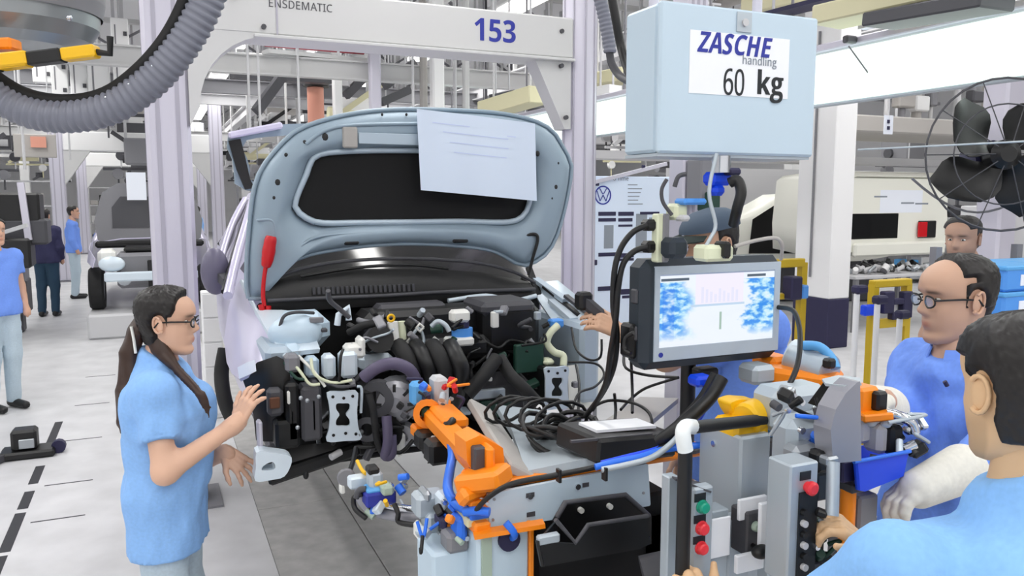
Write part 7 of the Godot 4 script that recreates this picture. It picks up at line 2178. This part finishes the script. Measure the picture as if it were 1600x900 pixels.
func people() -> void:
	var blue := cloth("shirt_blue", Color(0.58, 0.77, 1.0))
	var blue2 := cloth("shirt_blue_deep", Color(0.47, 0.63, 0.98))
	var jean := cloth("trouser_grey", Color(0.76, 0.83, 0.88))
	var hair_mass := func(prims: Array, feet_: Vector3) -> B:
		var hb := B.new()
		nets(hb, prims, 0.009, 0.012, [], 0.006)
		shift(hb, feet_)
		return hb
	var dark_hair := mat("hair_dark", Color(0.1, 0.085, 0.08), 0.5)
	var brown_hair := mat("hair_brown", Color(0.21, 0.125, 0.08), 0.45)
	var grey_hair := mat("hair_grey", Color(0.22, 0.21, 0.21), 0.6)
	# woman at the left of the car
	var d := 2.8
	var wf := W(262, 800, d)
	var rr := cr
	var o := person("woman in light blue shirt and spectacles, long hair tied back, reaching to the car", {
		feet = Vector3(wf.x, 0, wf.z), face = (rr - ch * -0.12), tall = 1.62, head = W(262, 503, d), head_dir = (rr * 1.0 + ch * 0.16), nod = 0.06,
		shoulder_r = W(240, 612, d - 0.14), shoulder_l = W(272, 606, d + 0.15),
		arm_r = [W(258, 738, d - 0.2), W(372, 660, d - 0.06), rr * 0.32 + Vector3.UP * 0.75 + ch * 0.25, (ch * 0.9 + rr * 0.6), [0.35, 0.3, 0.3, 0.35, 0.2], 0.32],
		arm_l = [W(300, 730, d + 0.2), W(352, 706, d + 0.12), rr * 0.75 - Vector3.UP * 0.65, -Vector3.UP * 0.5 + ch * 0.4, [0.3, 0.25, 0.3, 0.35, 0.2], 0.3],
		skin = Color(0.76, 0.47, 0.33), bust = 0.075, belly = 0.1, shirt = blue, trousers = jean, sleeve = 0.6, hem = 0.71, wide = 0.9, cell = 0.014, head_size = 0.96, hair_color = Color(0.03, 0.02, 0.017)})
	var hx: Transform3D = o.get_meta("hx")
	var feet := o.position
	obj("hair", shifted(hair_cap(hx, func(q: Vector3, c: float) -> float:
		var line := 0.058 - 0.5 * maxf(0.0, 0.055 - q.y) - 0.02 * clampf(absf(q.x) / 0.07, 0.0, 1.0)
		if q.y < 0.03: line = 0.012
		if q.y < -0.01: line = -0.022
		return smoothstep(line + 0.012, line - 0.006, q.z) * smoothstep(-0.1, -0.07, q.y), 0.02, 0.006), feet), dark_hair, o)
	var tail := []
	for k in 5:
		var q := ws([232, 490, d, 212 + k, 518, d + 0.02 - 0.012 * k, 201 + (k - 2) * 3, 552, d - 0.03, 197 + (k - 2) * 3.4, 610, d - 0.03 - 0.008 * k, 195 + (k - 2) * 3.2, 660, d - 0.03, 198 + (k - 2) * 2.0, 702 - 5 * absf(k - 2), d - 0.03])
		var rad := [0.03, 0.024, 0.019, 0.018, 0.014, 0.004]
		for j in 5: tail.append([q[j], q[j + 1], rad[j], rad[j + 1]])
	obj("ponytail", hair_mass.call(tail, feet), brown_hair, o)
	var strand := []
	for k in 3:
		var q := ws([228 + k * 5, 508, d - 0.03, 246 + k * 4, 545, d - 0.05, 276 + k * 4, 580, d - 0.085, 308 + k * 5, 616, d - 0.13, 332 + k * 2, 664 - 8 * k, d - 0.12])
		var rad := [0.03, 0.02, 0.0085, 0.0055, 0.0015]
		for j in 4: strand.append([q[j], q[j + 1], rad[j], rad[j + 1]])
	obj("hair_strand", hair_mass.call(strand, feet), brown_hair, o)
	obj("hair_ribbon", shifted(B.new().tube(curve(ws([205, 510, d - 0.05, 209, 530, d - 0.055, 212, 552, d - 0.055]), 5), 0.0055, 6), feet), M("plastic_white"), o)
	spectacles(o, hx, feet)
	# man in spectacles working at the right
	d = 2.3
	var gf := W(1478, 800, d)
	o = person("balding man in spectacles and long sleeved blue shirt, gloved, working at the tool", {
		feet = Vector3(gf.x, 0, gf.z), face = (-rr * 0.92 - ch * 0.25), tall = 1.76, head = W(1494, 468, d), head_dir = (-rr * 1.0 - ch * 0.05), nod = 0.08,
		shoulder_r = W(1440, 566, d + 0.16), shoulder_l = W(1548, 590, d - 0.1),
		arm_r = [W(1396, 664, d + 0.02), W(1378, 626, d - 0.25), -rr * 0.9 - ch * 0.3, -Vector3.UP, [0.5, 0.5, 0.5, 0.5, 0.4]],
		arm_l = [W(1556, 704, d - 0.3), W(1466, 752, d - 0.42), -rr * 0.85 - Vector3.UP * 0.35, -Vector3.UP * 0.8 + rr * 0.1, [0.5, 0.5, 0.55, 0.55, 0.4]],
		skin = Color(0.6, 0.37, 0.26), shirt = blue2, trousers = jean, sleeve = 1.86, hem = 0.84, cell = 0.016, wide = 1.05, glove_l = true, glove_r = true, stubble = 0.12, collar = true, wrinkle = 0.018, head_size = 1.04})
	hx = o.get_meta("hx")
	feet = o.position
	obj("hair", shifted(hair_cap(hx, func(q: Vector3, c: float) -> float:
		var line := -0.012 if q.y > 0.03 else -0.018
		if q.y > 0.07: line = 0.022
		if absf(q.x) > 0.05 and q.y < 0.05 and q.y > -0.015: line = 0.016
		if q.y < -0.02: line = -0.05
		return smoothstep(line + 0.01, line - 0.008, q.z) * smoothstep(-0.075, -0.05, q.y), 0.013, 0.005), feet), dark_hair, o)
	spectacles(o, hx, feet)
	obj("pen", shifted(B.new().cyl(W(1476, 596, d - 0.22), W(1480, 603, d - 0.22), 0.006, 8), feet), M("navy"), o)
	# man behind, looking down
	d = 4.2
	var bf := W(1525, 500, d)
	o = person("short haired man with greying hair standing behind the man in spectacles", {
		feet = Vector3(bf.x, 0, bf.z), face = (-rr * 0.6 - ch * 0.75), tall = 1.82, head = W(1504, 374, d), head_dir = (-rr * 0.72 - ch * 0.6), nod = 0.12,
		skin = Color(0.52, 0.32, 0.23), shirt = cloth("shirt_slate", Color(0.5, 0.58, 0.72)), trousers = jean, cell = 0.022, stubble = 0.35, head_size = 1.0})
	hx = o.get_meta("hx")
	feet = o.position
	var short_hair := func(q: Vector3, c: float) -> float:
		var line := 0.06 if q.y > 0.06 else 0.012
		if q.y < 0.0: line = -0.03
		return smoothstep(line + 0.012, line - 0.008, q.z) * smoothstep(-0.07, -0.04, q.y)
	obj("hair", shifted(hair_cap(hx, short_hair, 0.009, 0.003), feet), grey_hair, o)
	# man in the foreground, seen from behind
	d = 1.3
	var ff := W(1610, 800, d)
	var fh := W(1598, 612, d)
	o = person("dark haired man in a light blue shirt seen from behind at the console handles", {
		feet = Vector3(ff.x, 0, ff.z), face = (-rr * 0.75 + ch * 0.75), tall = 1.74, head = fh, head_dir = (-rr * 0.08 + ch * 1.0), nod = 0.1,
		shoulder_l = W(1400, 888, d - 0.05), shoulder_r = W(1640, 838, d + 0.24),
		arm_r = [W(1470, 920, d + 0.4), W(1356, 858, d + 0.34), -rr * 0.7 + Vector3.UP * 0.6, -rr * 0.6 - Vector3.UP * 0.4 + ch * 0.15, [0.9, 0.95, 0.95, 0.95, 0.15], 0.05],
		arm_l = [W(1240, 1000, d + 0.1), W(1100, 980, d + 0.32), Vector3.UP * 0.8 - rr * 0.2, ch * 0.7 - rr * 0.5, [0.9, 0.95, 0.95, 1.0, 0.1], 0.05],
		skin = Color(0.74, 0.48, 0.27), shirt = cloth("shirt_pale", Color(0.56, 0.77, 0.99)), trousers = jean, sleeve = 0.7, cell = 0.014, wide = 1.2, wrinkle = 0.006, head_size = 1.06, stubble = 0.2})
	hx = o.get_meta("hx")
	feet = o.position
	obj("hair", shifted(hair_cap(hx, func(q: Vector3, c: float) -> float:
		var line := 0.05 if q.y > 0.055 else 0.018
		if q.y < 0.028: line = -0.024
		if q.y < 0.03 and q.y > -0.03 and q.z > -0.02 and q.z < 0.012: return smoothstep(0.0, 0.025, q.y)
		return smoothstep(line + 0.01, line - 0.008, q.z) * smoothstep(-0.085, -0.065, q.y), 0.011, 0.004), feet), dark_hair, o)
	# worker with a cap half hidden by the monitor
	d = 2.9
	var hf := W(1150, 700, d)
	o = person("worker in dark cap and blue shirt behind the monitor, reaching to the car", {
		feet = Vector3(hf.x, 0, hf.z), face = (-rr * 0.9 - ch * 0.2), tall = 1.84, head = W(1112, 384, d), head_dir = (-rr * 0.9 - ch * 0.3), nod = 0.2,
		arm_l = [W(1040, 560, d - 0.1), W(968, 518, d + 0.1), -rr * 0.8 + Vector3.UP * 0.4, Vector3.DOWN * 0.6 + ch * 0.5, [0.5, 0.5, 0.5, 0.5, 0.3]],
		skin = Color(0.62, 0.38, 0.25), shirt = blue2, trousers = jean, sleeve = 0.75, hem = 0.8, cell = 0.02})
	hx = o.get_meta("hx")
	feet = o.position
	var cap := B.new()
	var crown := []
	for a in 7:
		var row := []
		for s in 28:
			var an := TAU * s / 28.0
			var q := head_point(0.045 + 0.0725 * a / 6.0, an, false)
			row.append(hx * (q * Vector3(1.16, 1.0, 1.14) + Vector3(0, 0.018, 0)))
		row.reverse()
		crown.append(row)
	crown.reverse()
	obj("cap_crown", shifted(cap.skin(crown, true, 0.003), feet), mat("cap_grey", Color(0.27, 0.33, 0.4), 0.8), o)
	var brim := []
	for a in 4:
		var row := []
		for s in 11:
			var an := -1.2 + 2.4 * s / 10.0
			row.append(hx * Vector3(sin(an) * (0.086 + 0.008 * a), 0.062 - 0.004 * a - 0.012 * (1.0 - cos(an)), 0.03 + cos(an) * (0.085 + 0.028 * a)))
		brim.append(row)
	obj("cap_brim", shifted(B.new().skin(brim, false, 0.004), feet), mat("cap_brim", Color(0.1, 0.16, 0.15), 0.8), o)
	obj("hair", shifted(hair_cap(hx, short_hair, 0.01, 0.003), feet), dark_hair, o)
	var tl := thing("hand_scanner", "dark hand tool held by the capped worker against the car's right wing", "tool")
	obj("body", B.new().bar(W(908, 466, 3.05), W(940, 494, 3.05), 0.06, 0.05, Vector3.UP, 0.012), M("grey_dark"), tl)
	obj("head", B.new().bx(W(912, 470, 3.05), Vector3(0.06, 0.07, 0.06), 0.012), M("black"), tl)
	# workers far down the left aisle
	var far := [
		["man in light blue shirt and grey trousers standing beside the dark machine rig", 8, 640, rr * 0.8 - ch * 0.4, 1.74, blue2, jean, "blue"],
		["man in a navy sweater and dark jeans standing by the white gantry post", 78, 494, -rr * 0.2 + ch * 0.9, 1.74, cloth("sweater_navy", Color(0.2, 0.2, 0.34)), cloth("jeans_dark", Color(0.16, 0.27, 0.36)), "navy"],
		["man in a blue shirt behind the white gantry post, beside the second car", 120, 466, rr * 0.7 + ch * 0.3, 1.76, blue2, jean, "far"],
		["small figure in pale blue far down the line, right of the gantry post", 312, 428, -rr, 1.7, blue, jean, "small"]]
	for q in far:
		var fp := onY(q[1], q[2], 0.0)
		var w := person(q[0], {feet = fp, face = q[3], tall = q[4], skin = Color(0.62, 0.36, 0.25), shirt = q[5], trousers = q[6], cell = 0.026, sleeve = 0.6 if q[7] == "blue" else 1.8})
		obj("hair", shifted(hair_cap(w.get_meta("hx"), short_hair, 0.012, 0.003), w.position), dark_hair, w)
		w.remove_meta("hx")
	settle()

# put every thing's own origin at its base
func settle() -> void:
	for o in get_children():
		if o is MeshInstance3D or not o is Node3D or o is Camera3D or o is Light3D or o.position != Vector3.ZERO: continue
		var box := AABB()
		var any := false
		for m in o.find_children("*", "MeshInstance3D", true, false):
			var b: AABB = m.global_transform * m.get_aabb()
			box = b if not any else box.merge(b)
			any = true
		if not any: continue
		var at := Vector3(box.get_center().x, box.position.y, box.get_center().z)
		o.position = at
		for c in o.get_children(): c.position -= at
